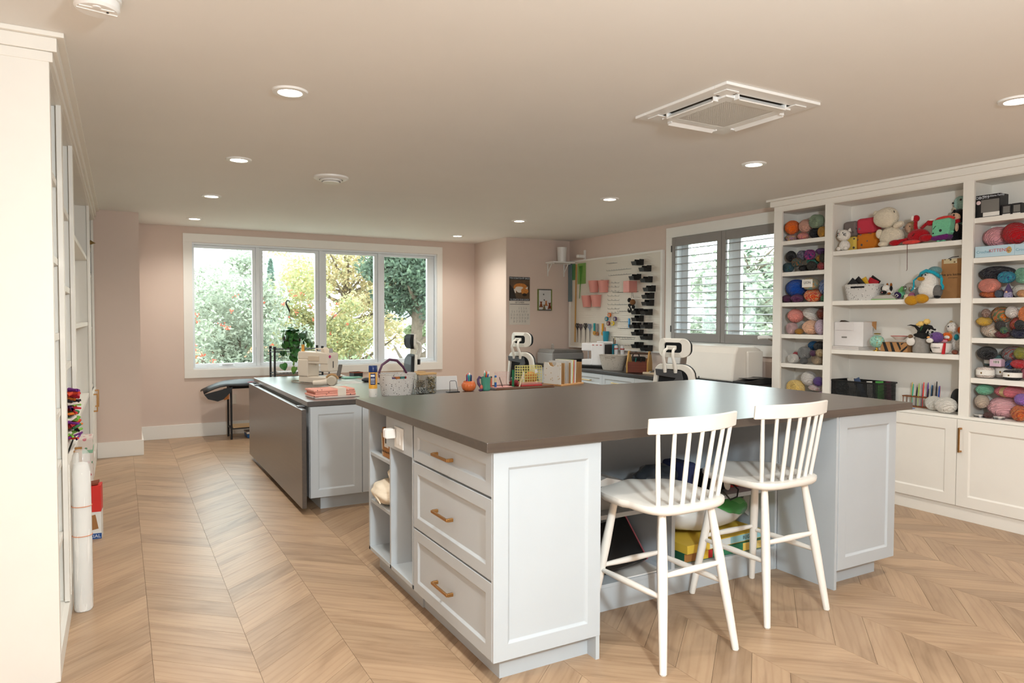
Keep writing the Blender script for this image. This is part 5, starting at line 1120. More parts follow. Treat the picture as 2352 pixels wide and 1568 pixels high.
t = thing('camera_bag', 'black bag standing between the grey basket and the wooden caddy', 'bag', (5.08, 6.20, T3z)); MB().box(-.10, .10, -.07, .07, 0, .16).build('body', M('black_nylon', '#151517', .7), t, bevel=.025, seg=3); MB().tube(arc((0, 0, .15), .06, 0, PI, 10, 'yz'), .007, 6).build('strap', M('black_nylon', '#151517', .7), t, smooth=True)
t = thing('tool_caddy', 'wooden tool caddy with pointed ends and red-brown sides', 'caddy', (4.93, 5.96, T3z), math.radians(-58))
PINE = M_grain('pine', '#a9803f', '#c79a55', 'z', .55); RED = M_grain('red_brown_wood', '#5c2a1e', '#74392a', 'x', .5)
for x in (-.115, .115): MB().prism([(-.075, 0), (.075, 0), (.075, .11), (.02, .235), (-.02, .235), (-.075, .11)], 'x', x-.008, x+.008).build('end_board', PINE, t, bevel=.002)
for y in (-.069, .069): MB().box(-.106, .106, y-.006, y+.006, .004, .12).build('side_board', RED, t, bevel=.002)
MB().box(-.106, .106, -.062, .062, .004, .012).build('bottom_board', PINE, t); MB().cyl((-.125, 0, .21), (.125, 0, .21), .011, .011, 12).build('dowel_handle', M_grain('dark_dowel', '#3a2416', '#4d3220', 'x', .5), t, smooth=True)
for k, (x, c_, nm) in enumerate(((-.06, '#1f6b62', 'green'), (.0, '#22211f', 'black'), (.06, '#7a4a2a', 'brown'))):
    loose(MB().cyl((x, .0, .014), (x+.02, .01, .16), .009, .008, 10), 'hand_tool', M('tool_'+c_[1:], c_, .5), t, nm+' tool handle sticking up in the wooden caddy', 'tool', 'tools in the wooden caddy')
t = thing('foam_board', 'white foam board leaning in the corner beside the shutters', 'board', (5.26, 5.80, T3z)); MB().obox((0, 0, .17), (.006, 0, 0), (0, .06, 0), (.03, 0, .17)).build('board', M('white_card', '#e5e3e0', .4), t)
t = thing('foam_board', 'second white foam board leaning behind the office chair', 'board', (5.20, 5.66, T3z)); MB().obox((0, 0, .15), (.006, 0, 0), (0, .05, 0), (.03, 0, .15)).build('board', M('white_card', '#e5e3e0', .4), t)
t = thing('paper_trimmer', 'pale flat paper trimmer on the wall worktop', 'paper trimmer', (4.98, 5.72, T3z)); MB().box(-.12, .12, -.10, .10, 0, .02).build('board', M('pale_wood_board', '#c9b295', .6), t, bevel=.003); MB().box(-.11, .11, -.015, .0, .02, .035).build('rail', STEEL, t)
t = thing('plotter_cover', 'big white curved cover of a plotter under the shuttered window', 'plotter', (5.02, 4.86, T3z))
W_ = M('plotter_white', '#e9e2d8', .45, var=.01)
P = [(-.17, .012), (.20, .012), (.215, .30), (.12, .335), (-.10, .335), (-.135, .27), (-.158, .13)]
MB().prism(P, 'y', -.30, .32).build('cover', W_, t, bevel=.02, seg=4); MB().box(-.18, .22, -.32, .34, 0, .012).build('base', BLACK, t); MB().box(-.185, -.18, .10, .11, 0, .04).build('latch', BLACK, t); MB().box(.0, .2, -.33, -.30, .02, .29).build('end_cheek', W_, t, bevel=.01)
t = thing('scanner', 'flat black scanner beside the white plotter cover', 'scanner', (4.96, 4.43, T3z)); MB().prism([(-.16, 0), (.18, 0), (.18, .055), (.10, .06), (-.16, .03)], 'y', -.075, .075).build('body', BLACK, t, bevel=.004); MB().box(-.10, .15, -.06, .06, .052, .056).build('lid', M('black_gloss', '#1b1b1c', .25), t)
t = thing('desk_lamp', 'white curved desk lamp beside the yarn bookcase', 'desk lamp', (5.20, 4.38, T3z)); MB().lathe([(.055, 0), (.055, .008), (.012, .016)], 22).build('base', WHITEP, t, smooth=True); MB().tube([(0, 0, .012), (0, .002, .20), (0, .005, .36), (-.02, .02, .40), (-.06, .03, .415)], [.010, .010, .010, .011, .011], 10).build('stem', M('taupe_metal2', '#9a8c7c', .4), t, smooth=True); MB().tube([(-.02, .02, .412), (-.08, .04, .424), (-.15, .06, .42)], [.014, .018, .016], 10).build('head', WHITEP, t, smooth=True)
# ---------------------------------------------------------------- yarn
def wound(kind):
    rng = random.Random(5); axes = [Vector((rng.gauss(0, 1), rng.gauss(0, 1), rng.gauss(0, 1))).normalized() for _ in range(7)]
    def f_ball(d):
        k = max(range(7), key=lambda i: abs(d.dot(axes[i])+.12*math.sin(3*i+2*d.x))); a = axes[k]; e = a.orthogonal().normalized(); return 1+.020*math.sin(34*d.dot(e)+k)+.012*math.sin(5*d.x+3*d.y+k)
    def f_skein(d):
        an = math.atan2(d.y, d.z); q = abs(d.x); return (1+.022*math.sin(16*an+9*d.x)+.012*math.sin(5*an))*(1-.10*max(0, q-.93)/.07)
    if kind == 'ball': b = MB().ell((0, 0, 0), 1, 40, 26, f_ball)
    elif kind == 'skein': b = MB().ell((0, 0, 0), 1, 40, 26, f_skein)
    else:
        prof = [(.05, -.78), (.12, -.60)]+[(.12+.76*i/22, -.66-.06*math.sin(PI*i/22)+.026*math.cos(i*2.3)) for i in range(1, 23)]+[(.96, -.52), (1.0, -.3), (1.0, 0), (1, .3), (.95, .55), (.8, .66), (.05, .68)]
        b = MB().lathe(prof, 40, fn=lambda a, q: 1+.010*math.sin(30*a) if q > .75 else 1); b.rot(RY(PI/2))
    o = b.build('yarn_'+kind, M('yarn_proto', '#ffffff', .9), smooth=True, angle=0); me = o.data; bpy.data.objects.remove(o); return me
YM = {k: wound(k) for k in ('ball', 'skein', 'cake')}
BAND = M('paper_label', '#e9e4dc', .6)
YARNS = []
BAYS = ((3.765, 4.277, (2.070, 1.798, 1.533, 1.257, 1.003)), (2.683, 3.739, (1.941, 1.538, 1.143)), (1.925, 2.657, (2.078, 1.808, 1.534, 1.264, .990)))
def conv(x0, y0, s): return lambda a, b: (x0+a*s, y0+b*s)
def yarn(cv, s, shelf, where, a, b, ra, rb, kind, cols, nm, X=None, bottom=False, tilt=0.0, label=None):
    px, py = cv(a, b); X0 = SX+.10; k = mpp(at(px, py, 0, X0))*s; ry, rzz = ra*k*1.04, rb*k*1.02; rd = min(max(ry, rzz)*(1.15 if kind == 'skein' else .95), .115)
    if kind == 'cake': rd = min(ry, rzz)*.95
    X0 = X if X else SX+.030+rd*(.68 if kind == 'cake' else 1); X0 = min(X0, SB-.008-rd*(.68 if kind == 'cake' else 1))
    p = at(px, py, 0, X0); z = p.z
    lo_y, hi_y, zs = BAYS[0 if p.y > 3.75 else (1 if p.y > 2.67 else 2)]; top = min([q-.035 for q in zs if q > shelf+.1]+[2.33])
    if bottom: z = shelf+rzz*1.035
    z = max(min(z, top-rzz*1.04-.001), shelf+rzz*1.035); p.y = max(min(p.y, hi_y-ry*1.04), lo_y+ry*1.04)
    o = inst('yarn_'+kind, YM[kind], M_yarn('yarn_'+'_'.join(c[1:] for c in cols), cols), None, (X0, p.y, z), (tilt, 0, (a*7+b*3) % 11*.06-.3 if kind != 'cake' else -.35), (rd, ry, rzz))
    if kind == 'ball': o.rotation_euler = (tilt, 0, 0); o.scale = (rd, ry, rzz)
    tag(o, '%s on the %s' % (nm, where), 'yarn', 'yarn in the bookcase'); YARNS.append([o, shelf, lo_y, hi_y, top, kind])
    if label:
        bb_ = MB().lathe([(1.02, -.34), (1.035, -.3), (1.035, .3), (1.02, .34)], 36, capb=False, capt=False)
        if label == 'x': bb_.rot(RY(PI/2))
        if label == 'y': bb_.rot(RX(PI/2))
        lb = bb_.build('label_band', BAND, o, smooth=True)
    return o
LB = 'top shelf of the narrow bay'; S = .1659; cv = conv(1760, 440, S); Y = lambda *q, **k: yarn(cv, S, *q, **k)
w1 = 'top shelf beside the shutters'
for q in ((345, 615, 90, 52, 'skein', ['#c79ab5', '#e9a58b', '#a9a8c9', '#e9c27a'], 'pastel variegated skein'), (525, 597, 72, 50, 'skein', ['#f0907e', '#f3b48c', '#e57f95'], 'pink and peach skein'), (655, 560, 85, 78, 'skein', ['#17161a'], 'black skein'), (790, 540, 70, 72, 'cake', ['#c98f2c'], 'mustard skein')): Y(2.070, w1, *q, bottom=True)
for q in ((370, 470, 98, 92, 'ball', ['#ef6c14'], 'bright orange ball of yarn'), (548, 455, 88, 88, 'ball', ['#d8a38f'], 'dusty peach ball of yarn'), (700, 380, 106, 92, 'cake', ['#8ea183'], 'sage green ball of yarn')): Y(2.070, w1, *q)
w1 = 'second shelf beside the shutters'
for q in ((300, 1030, 90, 64, 'cake', ['#1f4d66', '#2f6a7a', '#274a3f'], 'deep teal skein'), (500, 1040, 75, 46, 'skein', ['#1a1717'], 'low black skein'), (640, 1010, 62, 66, 'skein', ['#2c2a20'], 'dark olive skein'), (770, 1025, 56, 52, 'ball', ['#9e1f36', '#5f3a2c', '#c9403f'], 'crimson mottled ball of yarn')): Y(1.798, w1, *q, bottom=True)
for q in ((430, 950, 80, 62, 'cake', ['#1d3a3d', '#3a9a8e', '#2a2320', '#a5632f'], 'teal and brown variegated cake'), (590, 935, 72, 46, 'skein', ['#2fa58c', '#7fd0b8', '#1f7a6b'], 'mint variegated skein'), (720, 890, 58, 46, 'skein', ['#d0972c', '#a3232b', '#e0b23a'], 'amber and red skein'), (800, 890, 42, 60, 'skein', ['#33301f'], 'narrow olive skein'), (345, 865, 64, 74, 'ball', ['#151316'], 'glittery black ball of yarn'), (458, 850, 74, 68, 'cake', ['#6f6a86', '#a99fb8', '#4d5563'], 'grey and lilac cake'), (610, 840, 80, 68, 'cake', ['#d01f86', '#5b2a8f', '#3c1e66'], 'magenta and violet cake'), (752, 792, 70, 44, 'skein', ['#32183f', '#6f2a80'], 'dark purple skein')): Y(1.798, w1, *q)
w1 = 'third shelf beside the shutters'
for q in ((295, 1470, 66, 52, 'skein', ['#5a1a4a'], 'small plum skein'), (440, 1468, 80, 54, 'skein', ['#4e1743', '#7a2a68'], 'larger plum skein'), (640, 1420, 118, 92, 'ball', ['#e8502a', '#f29a3a', '#f3dfae', '#d9402c'], 'orange and cream ball of yarn'), (795, 1450, 40, 46, 'ball', ['#2e6b45'], 'small green ball of yarn')): Y(1.533, w1, *q, bottom=True)
Y(1.533, w1, 395, 1305, 138, 118, 'ball', ['#144fae'], 'large royal blue ball of yarn'); Y(1.533, w1, 760, 1290, 72, 108, 'ball', ['#5f86c4', '#d7dbe6', '#3a5fa0'], 'blue and white crossed ball of yarn')
o = Y(1.533, w1, 622, 1225, 108, 84, 'cake', ['#7fa098', '#c9a06c'], 'cake with a big white paper label'); o.rotation_euler = (0, 0, 0)
LION_CAKE = o
S = .153; cv = conv(1760, 680, S); w1 = 'fourth shelf beside the shutters'
for q in ((420, 430, 104, 104, 'cake', ['#dcb3b3'], 'pale pink ball of yarn'), (665, 440, 128, 108, 'skein', ['#f3bd9b'], 'big peach skein'), (830, 425, 68, 112, 'ball', ['#cdb4c4'], 'lilac ball of yarn')): Y(1.257, w1, *q, bottom=True)
Y(1.257, w1, 470, 490, 76, 52, 'ball', ['#c88a1e'], 'small mustard ball of yarn', bottom=True, X=SX+.045)
for q in ((480, 235, 110, 102, 'skein', ['#ef958a'], 'salmon skein'), (838, 230, 58, 84, 'skein', ['#6e2f1a'], 'rust brown skein')): Y(1.257, w1, *q)
Y(1.257, w1, 650, 240, 150, 92, 'skein', ['#efeae3'], 'long white skein', tilt=.55)
w1 = 'fifth shelf beside the shutters'
for q in ((410, 940, 95, 68, 'cake', ['#ece7df'], 'white cake of yarn'), (570, 965, 70, 46, 'cake', ['#5e5d5c'], 'dark grey cake'), (735, 945, 94, 78, 'cake', ['#b39a7c'], 'beige cake with a yarn tail')): Y(1.003, w1, *q, bottom=True)
for q in ((560, 820, 104, 90, 'cake', ['#8b8a88'], 'grey spiral cake'), (385, 870, 58, 64, 'ball', ['#c0283c'], 'red ball of yarn'), (715, 822, 44, 44, 'ball', ['#5a2050'], 'small aubergine ball of yarn'), (815, 815, 60, 58, 'ball', ['#a98b5e', '#cbb48c'], 'tan ball of yarn'), (635, 668, 84, 68, 'ball', ['#1173ab', '#0f4f86'], 'bright blue ball of yarn'), (790, 690, 92, 72, 'skein', ['#121116'], 'black skein')): Y(1.003, w1, *q)
w1 = 'cabinet top beside the shutters'
for q in ((450, 1290, 152, 112, 'cake', ['#f3cd74'], 'big yellow skein'), (600, 1385, 90, 40, 'skein', ['#e6e3de', '#3f8c94', '#d9d6d2'], 'white and teal flecked skein'), (825, 1390, 58, 50, 'ball', ['#a8257e', '#7a3a9e', '#e6dbe2'], 'magenta mottled ball of yarn')): Y(.722, w1, *q, bottom=True)
for q in ((635, 1205, 108, 108, 'ball', ['#dcd6d0'], 'pale grey ball of yarn'), (785, 1245, 74, 68, 'ball', ['#5a3a86'], 'purple ball of yarn'), (740, 1335, 100, 46, 'skein', ['#ece7e2', '#c33a4a', '#e9e3dc'], 'white and red skein')): Y(.722, w1, *q)
# ---- bay beyond the second upright
S = .1913; cv = conv(2220, 400, S); w1 = 'third shelf over the brass handle'
for q in ((225, 1420, 138, 50, 'skein', ['#ef7a38'], 'orange labelled skein'), (408, 1415, 44, 44, 'cake', ['#4d5a70'], 'slate cake of yarn'), (505, 1318, 96, 66, 'skein', ['#5c1622'], 'maroon skein'), (612, 1365, 80, 76, 'ball', ['#e9e1d4'], 'ivory ball of yarn')): Y(1.534, w1, *q, bottom=True)
Y(1.534, w1, 660, 1395, 50, 44, 'ball', ['#eab27a', '#d98f5a'], 'small peach striped ball of yarn', bottom=True, X=SX+.04)
for q in ((280, 1305, 122, 82, 'cake', ['#f0917f'], 'coral pink skein'), (370, 1125, 175, 86, 'skein', ['#1a1622'], 'long black skein'), (470, 1200, 94, 68, 'cake', ['#1f8fb8', '#2fc0c0', '#1d5f9a'], 'turquoise and blue cake'), (650, 1178, 84, 92, 'cake', ['#86c2a2'], 'mint cake')): Y(1.534, w1, *q)
w1 = 'second shelf over the brass handle'
o1 = Y(1.8835, w1, 295, 722, 148, 118, 'ball', ['#f1a6ac'], 'fluffy pink ball of yarn', bottom=True); o2 = Y(1.8835, w1, 590, 700, 135, 128, 'ball', ['#b3121d'], 'big red ball of yarn', bottom=True)
S = .1976; cv = conv(2220, 670, S); w1 = 'fourth shelf over the brass handle'
for q in ((235, 432, 134, 92, 'ball', ['#e6d2bd', '#cfa893', '#e9dac8'], 'large cream flecked ball of yarn'), (430, 480, 74, 42, 'skein', ['#7a1526'], 'wine red skein'), (580, 470, 84, 58, 'skein', ['#1d1b3a'], 'navy skein')): Y(1.264, w1, *q, bottom=True)
for q in ((215, 310, 74, 50, 'skein', ['#e8b83f'], 'yellow skein'), (390, 362, 50, 58, 'skein', ['#33251f'], 'dark brown skein'), (235, 215, 44, 50, 'ball', ['#8c6a5a', '#b99a8c'], 'small brown knitted ball'), (440, 410, 40, 38, 'ball', ['#1f5a5c', '#6a8a3a'], 'small deep green ball of yarn'), (512, 352, 74, 88, 'skein', ['#e04f3c', '#f08a8f', '#d9742c'], 'red and pink skein'), (630, 345, 50, 56, 'ball', ['#171417'], 'black ball of yarn'), (370, 232, 104, 98, 'ball', ['#e07b22', '#3a8f8f', '#c9642a', '#5f7f4a'], 'orange and teal ball of yarn'), (535, 172, 64, 68, 'ball', ['#e9dfd8'], 'off-white ball of yarn'), (655, 200, 74, 98, 'cake', ['#f58b4e'], 'orange cake')): Y(1.264, w1, *q)
w1 = 'fifth shelf over the brass handle'
for q in ((155, 905, 88, 62, 'cake', ['#e6d6cb'], 'cream cake with a white label', 'z'), (340, 910, 98, 76, 'cake', ['#c9bab0'], 'taupe cake with a white label', 'z'), (520, 935, 88, 56, 'cake', ['#1b191b'], 'black cake with a white label', 'z')):
    o = Y(.990, w1, *q[:-1], bottom=True); o.rotation_euler = (0, PI/2, 0); s_ = o.scale.copy(); o.scale = (s_.z*1.35, s_.y, s_.y*.95); o.location.x += .018; o.location.y = min(o.location.y, 2.63-s_.y*1.05)
    bd = MB().lathe([(1.03, -.42), (1.03, .30)], 36, capb=False, capt=False).rot(RY(PI/2)).build('label_band', BAND, o, smooth=True); MB().ell((.0, 0, -1.035), (.13, .10, .01), 14, 6).build('gold_seal', M('gold_print', '#8a6a30', .4, metal=.6), bd)
Y(.990, w1, 645, 930, 74, 78, 'ball', ['#ee8698'], 'pink ball of yarn', bottom=True)
o = Y(.990, w1, 185, 775, 104, 76, 'cake', ['#5d807d'], 'teal cake with a white label'); o.rotation_euler = (0, PI/2, 0); s_ = o.scale.copy(); o.scale = (s_.z*1.2, s_.y, s_.y*.95); o.location.x += .022; o.location.y = min(o.location.y, 2.63-s_.y*1.05); MB().lathe([(1.03, -.35), (1.03, .35)], 36, capb=False, capt=False).rot(RY(PI/2)).build('label_band', BAND, o, smooth=True)
for q in ((480, 812, 62, 48, 'skein', ['#1a1d2c', '#2f5fa8'], 'black and blue skein'), (612, 802, 80, 52, 'skein', ['#c81f2c'], 'scarlet skein'), (250, 660, 98, 76, 'ball', ['#121113'], 'fuzzy black ball of yarn'), (475, 672, 124, 92, 'ball', ['#8e8a8f', '#c9b2a6', '#6f9aa0', '#b5574f'], 'grey speckled ball of yarn'), (640, 682, 60, 70, 'skein', ['#8c8a2e'], 'olive green skein')): Y(.990, w1, *q)
w1 = 'cabinet top over the brass handle'
for q in ((405, 1325, 178, 128, 'skein', ['#dca3a8'], 'huge dusty pink skein'), (190, 1350, 54, 42, 'skein', ['#5a2114'], 'small rust skein'), (625, 1392, 84, 90, 'ball', ['#d9602a', '#c9934f', '#b5441f'], 'orange speckled ball of yarn')): Y(.722, w1, *q, bottom=True)
for q in ((225, 1228, 80, 82, 'ball', ['#cbb8a6'], 'beige ball of yarn'), (640, 1225, 74, 68, 'ball', ['#9a6cc0'], 'violet ball of yarn'), (250, 1085, 84, 62, 'skein', ['#79c2a0'], 'mint green skein')): Y(.722, w1, *q)
o = Y(.722, w1, 445, 1130, 152, 72, 'skein', ['#ef7f8b'], 'long pink skein with a tan band'); MB().lathe([(1.03, -.14), (1.03, .14)], 32, capb=False, capt=False).rot(RX(PI/2)).build('label_band', M('tan_band', '#b39a70', .8), o, smooth=True)
for a, b_, r_, nm in ((150, 1425, .035, 'beside the rust skein'), (515, 1462, .033, 'in front of the huge pink skein')):
    p = at(*cv(a, b_), 2, .7225); t = thing('button_tin', 'small round silver tin %s' % nm, 'tin', (SX+.058, min(p.y, 2.595), .7225), 0, 'silver tins'); MB().lathe([(r_, 0), (r_, .012)], 24).build('body', STEEL, t, smooth=True); MB().lathe([(r_*1.04, .012), (r_*1.04, .018), (r_*.96, .02), (.001, .02)], 24, capb=False, capt=False).build('lid', M('clear_lid_tin', '#d8d6d2', .2, metal=.5), t, smooth=True)
# ---------------------------------------------------------------- toys and boxes in the bookcase
class Toy:
    """thing on a shelf, modelled in crop pixels: local x to the viewer's right, y away, z up"""
    def __init__(s, name, lab, cat, cv, S, a0, b0, shelf, dep=.10, group=None):
        s.a0, s.b0 = a0, b0; X = SX+dep; px, py = cv(a0, b0); p = at(px, py, 0, X); s.k = mpp(p)*S; s.kx = abs(at(px+1, py, 0, X).y-p.y)*S
        s.t = thing(name, lab, cat, (X, p.y, shelf+.001), -PI/2, group)
    def P(s, a, b, d=0.0): return ((a-s.a0)*s.kx, d, max(0, (s.b0-b)*s.k))
    def E(s, nm, mat, a, b, ra, rb, rd=None, d=0.0, rot=0.0, fn=None, nu=22, nv=14):
        ra, rb = ra*s.k, rb*s.k; rd = rd if rd is not None else min(ra, rb)*.9; c = s.P(a, b, d); c = (c[0], c[1], max(c[2], rb*1.005) if rot == 0 else c[2])
        return MB().ell(c, (ra, rd, rb), nu, nv, fn, RY(rot) if rot else None).build(nm, mat, s.t, smooth=True, angle=0)
    def T(s, nm, mat, pts, r, d=0.0, n=10): return MB().tube([s.P(a, b, d+(e[0] if e else 0)) for a, b, *e in pts], [q*s.k for q in r] if isinstance(r, list) else r*s.k, n).build(nm, mat, s.t, smooth=True, angle=0)
    def B(s, nm, mat, a0, a1, b0, b1, y0, y1, bev=.002): p, q = s.P(a0, b1), s.P(a1, b0); return MB().box(p[0], q[0], y0, y1, p[2], q[2]).build(nm, mat, s.t, bevel=bev)
    def poly(s, nm, mat, pts, y0, y1): return MB().prism([(s.P(a, b)[0], s.P(a, b)[2]) for a, b in pts], 'y', y0, y1).build(nm, mat, s.t)
    def eye(s, a, b, r, d, mat=None): return s.E('eye', mat or BLACK, a, b, r, r, r*s.k*.6, d, nu=10, nv=6)
KW = M_knit('cream_crochet', '#e3d6bf', 75); KR = M_knit('red_crochet', '#b01420', 90); KG = M_knit('mint_crochet', '#79c49b', 90); KP = M_knit('plum_crochet', '#6a1f6c', 90); KB = M_knit('black_crochet', '#161517', 90)
KWW = M_knit('white_crochet', '#ece6dd', 100); KO = M_knit('mustard_crochet', '#c18a1e', 100); KGY = M_knit('grey_crochet', '#6f6c69', 100); KT = M_knit('turquoise_crochet', '#1fa3ba', 100); KSK = M_knit('peach_crochet', '#dfb394', 100); KM = M_knit('pale_mint_crochet', '#a9cfc4', 90)
S = .14456; cv = conv(1900, 430, S); Z = 1.941
c = Toy('patchwork_cushion', 'four-colour patchwork cushion with grey spots', 'cushion', cv, S, 570, 975, Z, .205)
for nm, (a0, a1, b0, b1), base_, sp in (('grey_patch', (300, 520, 490, 735), '#7c706c', ['#5e5552', '#938883']), ('red_patch', (520, 800, 468, 708), '#d23c4f', ['#7d6f6e', '#8e3a44']), ('yellow_patch', (330, 520, 735, 975), '#e8c85c', ['#6f675f', '#57514b']), ('orange_patch', (520, 850, 708, 960), '#d87f22', ['#80756c', '#6d625a'])):
    c.B(nm, M_speck('cushion_'+nm, base_, sp, 30, .28, .95), a0, a1, b0, b1, -.055, .055, .022)
c = Toy('cat_plush', 'small white crocheted cat with embroidered whiskers', 'soft toy', cv, S, 265, 990, Z, .06)
c.E('body', KWW, 275, 910, 85, 85); c.E('head', KWW, 265, 745, 112, 90, d=-.005)
for s_ in (-1, 1): c.T('ear', KWW, [(265+s_*80, 690), (265+s_*95, 640)], [34, 6]); c.E('paw', KWW, 275+s_*55, 955, 38, 32, d=-.03); c.eye(265+s_*38, 712, 9, -.048)
c.E('nose', M('pink_stitch', '#d98a90', .8), 250, 722, 10, 7, .002, -.05, nu=8, nv=5)
for s_ in (-1, 1):
    for k in (-1, 0, 1): c.T('whisker', BLACK, [(265+s_*45, 740+k*8, -.047), (265+s_*75, 745+k*20, -.035)], 4, 0, 5)
c = Toy('big_plush', 'large cream crocheted figure with round head', 'soft toy', cv, S, 1000, 925, Z, .10)
c.E('body', KW, 1020, 780, 195, 160, .055); c.E('head', KW, 930, 450, 205, 165, .06, fn=lambda d: 1+.03*math.sin(4*d.x)); c.E('arm', KW, 1150, 590, 90, 50, .03, -.02, rot=-.35); c.E('arm', KW, 850, 700, 50, 75, .03, -.02); c.E('ear', KW, 760, 360, 40, 45, .02); c.E('foot', KW, 960, 890, 80, 48, .04, -.05); c.T('eye_stitch', BLACK, [(1110, 370, -.05), (1122, 400, -.05)], 6, 0, 6)
c = Toy('doll', 'beige faced doll peeping from behind the red crab', 'doll', cv, S, 1310, 900, Z, .19)
c.E('body', M_knit('oat_crochet', '#d9c8ae', 90), 1330, 790, 95, 110); c.E('head', KSK, 1305, 605, 72, 85); c.E('hair', M_knit('tan_crochet', '#c2a377', 90), 1315, 560, 78, 60, d=.012); c.eye(1260, 590, 9, -.038); c.eye(1352, 585, 9, -.038)
c = Toy('crab_plush', 'red crocheted crab with stalk eyes and big claws', 'soft toy', cv, S, 1440, 900, Z, .06)
c.E('body', KR, 1450, 770, 175, 112, .045); c.T('eye_stalk', KR, [(1410, 690), (1395, 600), (1400, 520)], [30, 28, 26]); c.E('eye_ball', KR, 1405, 490, 52, 55, .022); c.E('eye_white', KWW, 1362, 482, 32, 44, .012, -.016); c.T('eye_stalk', KR, [(1490, 660), (1545, 610), (1600, 580)], [26, 24, 30]); c.E('eye_ball', KR, 1635, 585, 65, 48, .022, -.004); c.E('eye_white', KWW, 1650, 545, 40, 22, .012, -.010)
c.T('claw_arm', KR, [(1300, 800), (1230, 820, -.02), (1160, 840, -.035)], [30, 24, 34]); c.E('claw', KR, 1110, 862, 92, 48, .02, -.035); c.E('claw', KR, 1600, 820, 105, 58, .03, -.03); c.E('belly', M_knit('coral_crochet', '#e0453c', 90), 1380, 868, 150, 34, .025, -.035); c.T('mouth', BLACK, [(1405, 775, -.045), (1425, 755, -.046), (1440, 735, -.044)], 5, 0, 6)
c.T('yarn_tail', M('dark_red_yarn', '#5a1c1c', .9), [(1280, 895, -.045), (1278, 898, -.053)], 4, 0, 6)
t = thing('yarn_end', 'dark yarn end hanging from the crab shelf', 'yarn end', (SX+.0, at(*cv(1275, 905), 0, SX).y, 1.947)); MB().tube([(.022, 0, -.003), (.0, 0, -.004), (-.001, 0, -.03), (-.001, -.001, -.12), (-.001, -.002, -.19), (-.001, .004, -.20)], .0018, 6).build('strand', M('dark_red_yarn', '#5a1c1c', .9), t, smooth=True)
c = Toy('monster_plush', 'mint crocheted monster with coral hair and plum shorts', 'soft toy', cv, S, 1830, 845, Z, .06)
c.poly('body', KG, [(1690, 760), (1700, 520), (1720, 495), (1975, 480), (1995, 520), (1960, 740)], -.035, .035).modifiers.new('b', 'BEVEL').width = .012; c.poly('shorts', KP, [(1672, 790), (1690, 755), (1958, 725), (1955, 790), (1915, 812), (1720, 822)], -.042, .04).modifiers.new('b', 'BEVEL').width = .012
c.T('hair', M_knit('coral_crochet', '#e0453c', 90), [(1705, 505), (1760, 475), (1850, 462), (1950, 465), (2010, 485)], [20, 26, 27, 26, 20]); c.eye(1840, 670, 22, -.036); c.eye(1725, 705, 13, -.036); c.E('arm', KG, 1975, 697, 34, 22); c.T('scar', BLACK, [(1720, 640, -.036), (1765, 590, -.036)], 5, 0, 6)
for a in (1785, 1860): c.E('foot', KG, a, 830, 34, 16, .018, -.01)
c = Toy('penguin_plush', 'black hooded plush with pale face and red scarf', 'soft toy', cv, S, 2060, 830, Z, .155)
c.E('body', KB, 2065, 690, 115, 145, .05); c.E('head', KB, 2080, 420, 115, 110, .05); c.E('face', KSK, 2070, 440, 85, 72, .025, -.034); c.eye(1998, 435, 14, -.058); c.eye(2080, 415, 15, -.060); c.T('scarf', KR, [(2030, 540, -.04), (2080, 520, -.045), (2150, 500, -.04)], [30, 36, 30]); c.E('hand', KSK, 2115, 610, 26, 66, .015, -.05); c.E('hood_peak', KB, 2075, 355, 24, 30, .014, -.046)
c = Toy('mint_plush', 'pale mint round plush standing in the corner behind the hooded plush', 'soft toy', cv, S, 2105, 830, Z, .243)
c.E('body', KM, 2110, 590, 70, 245, .028); c.E('head', KM, 2100, 205, 98, 120, .030); c.eye(2010, 190, 16, -.02); c.eye(2140, 155, 18, -.028); c.E('cheek', M_knit('oat_crochet', '#d9c8ae', 90), 2030, 285, 50, 45, .02)
# ---- second shelf
cv = conv(1900, 570, S); Z = 1.538
p = at(*cv(570, 800), 0, SX+.115)
bk = basket('storage_basket', 'speckled grey basket stuffed with black packets on the bookcase', (SX+.118, p.y, Z+.001), -PI/2, .150, .085, .125, .80)
for k, (x, ax, h_, c_, nm) in enumerate(((-.072, -.35, .062, '#7a3a9a', 'purple'), (-.035, -.85, .082, '#17161a', 'wide black'), (.0, -.75, .085, '#1b1a1d', 'black lettered'), (.02, -.45, .078, '#d9a92c', 'yellow'), (.045, .62, .085, '#131214', 'tilted black'), (.055, .45, .075, '#b3182a', 'red'))):
    R = RY(ax); w_ = .042; v = abs(w_*math.sin(ax))+h_*math.cos(ax)
    loose(MB().obox((x, (.042, -.040, -.024, -.008, .024, .008)[k], .012+v), R @ Vector((w_, 0, 0)), (0, .0035, 0), R @ Vector((0, 0, h_))), 'craft_packet', M('pk_'+c_[1:], c_, .35), bk, nm+' packet sticking out of the speckled basket on the bookcase', 'packet', 'packets in the bookcase basket')
c = Toy('cow_plush', 'small black and white cow plush with brown ears', 'soft toy', cv, S, 970, 712, Z+.0375, .12)
c.E('body', KWW, 985, 650, 75, 60); c.E('head', KWW, 960, 610, 62, 58, d=-.02); c.E('muzzle', KB, 945, 670, 50, 32, .018, -.04); c.E('nose', M('pink_stitch', '#d98a90', .8), 945, 672, 10, 8, .003, -.058)
for a, b_ in ((952, 560), (1012, 560)): c.E('ear', M_knit('brown_crochet', '#9a5a24', 90), a, b_, 18, 40, .01)
c.E('patch', KB, 900, 610, 22, 40, .012, -.02); c.E('patch', KB, 1040, 610, 20, 42, .012, -.02); c.E('foot', M_knit('brown_crochet', '#9a5a24', 90), 1020, 690, 28, 20, .012, -.03)
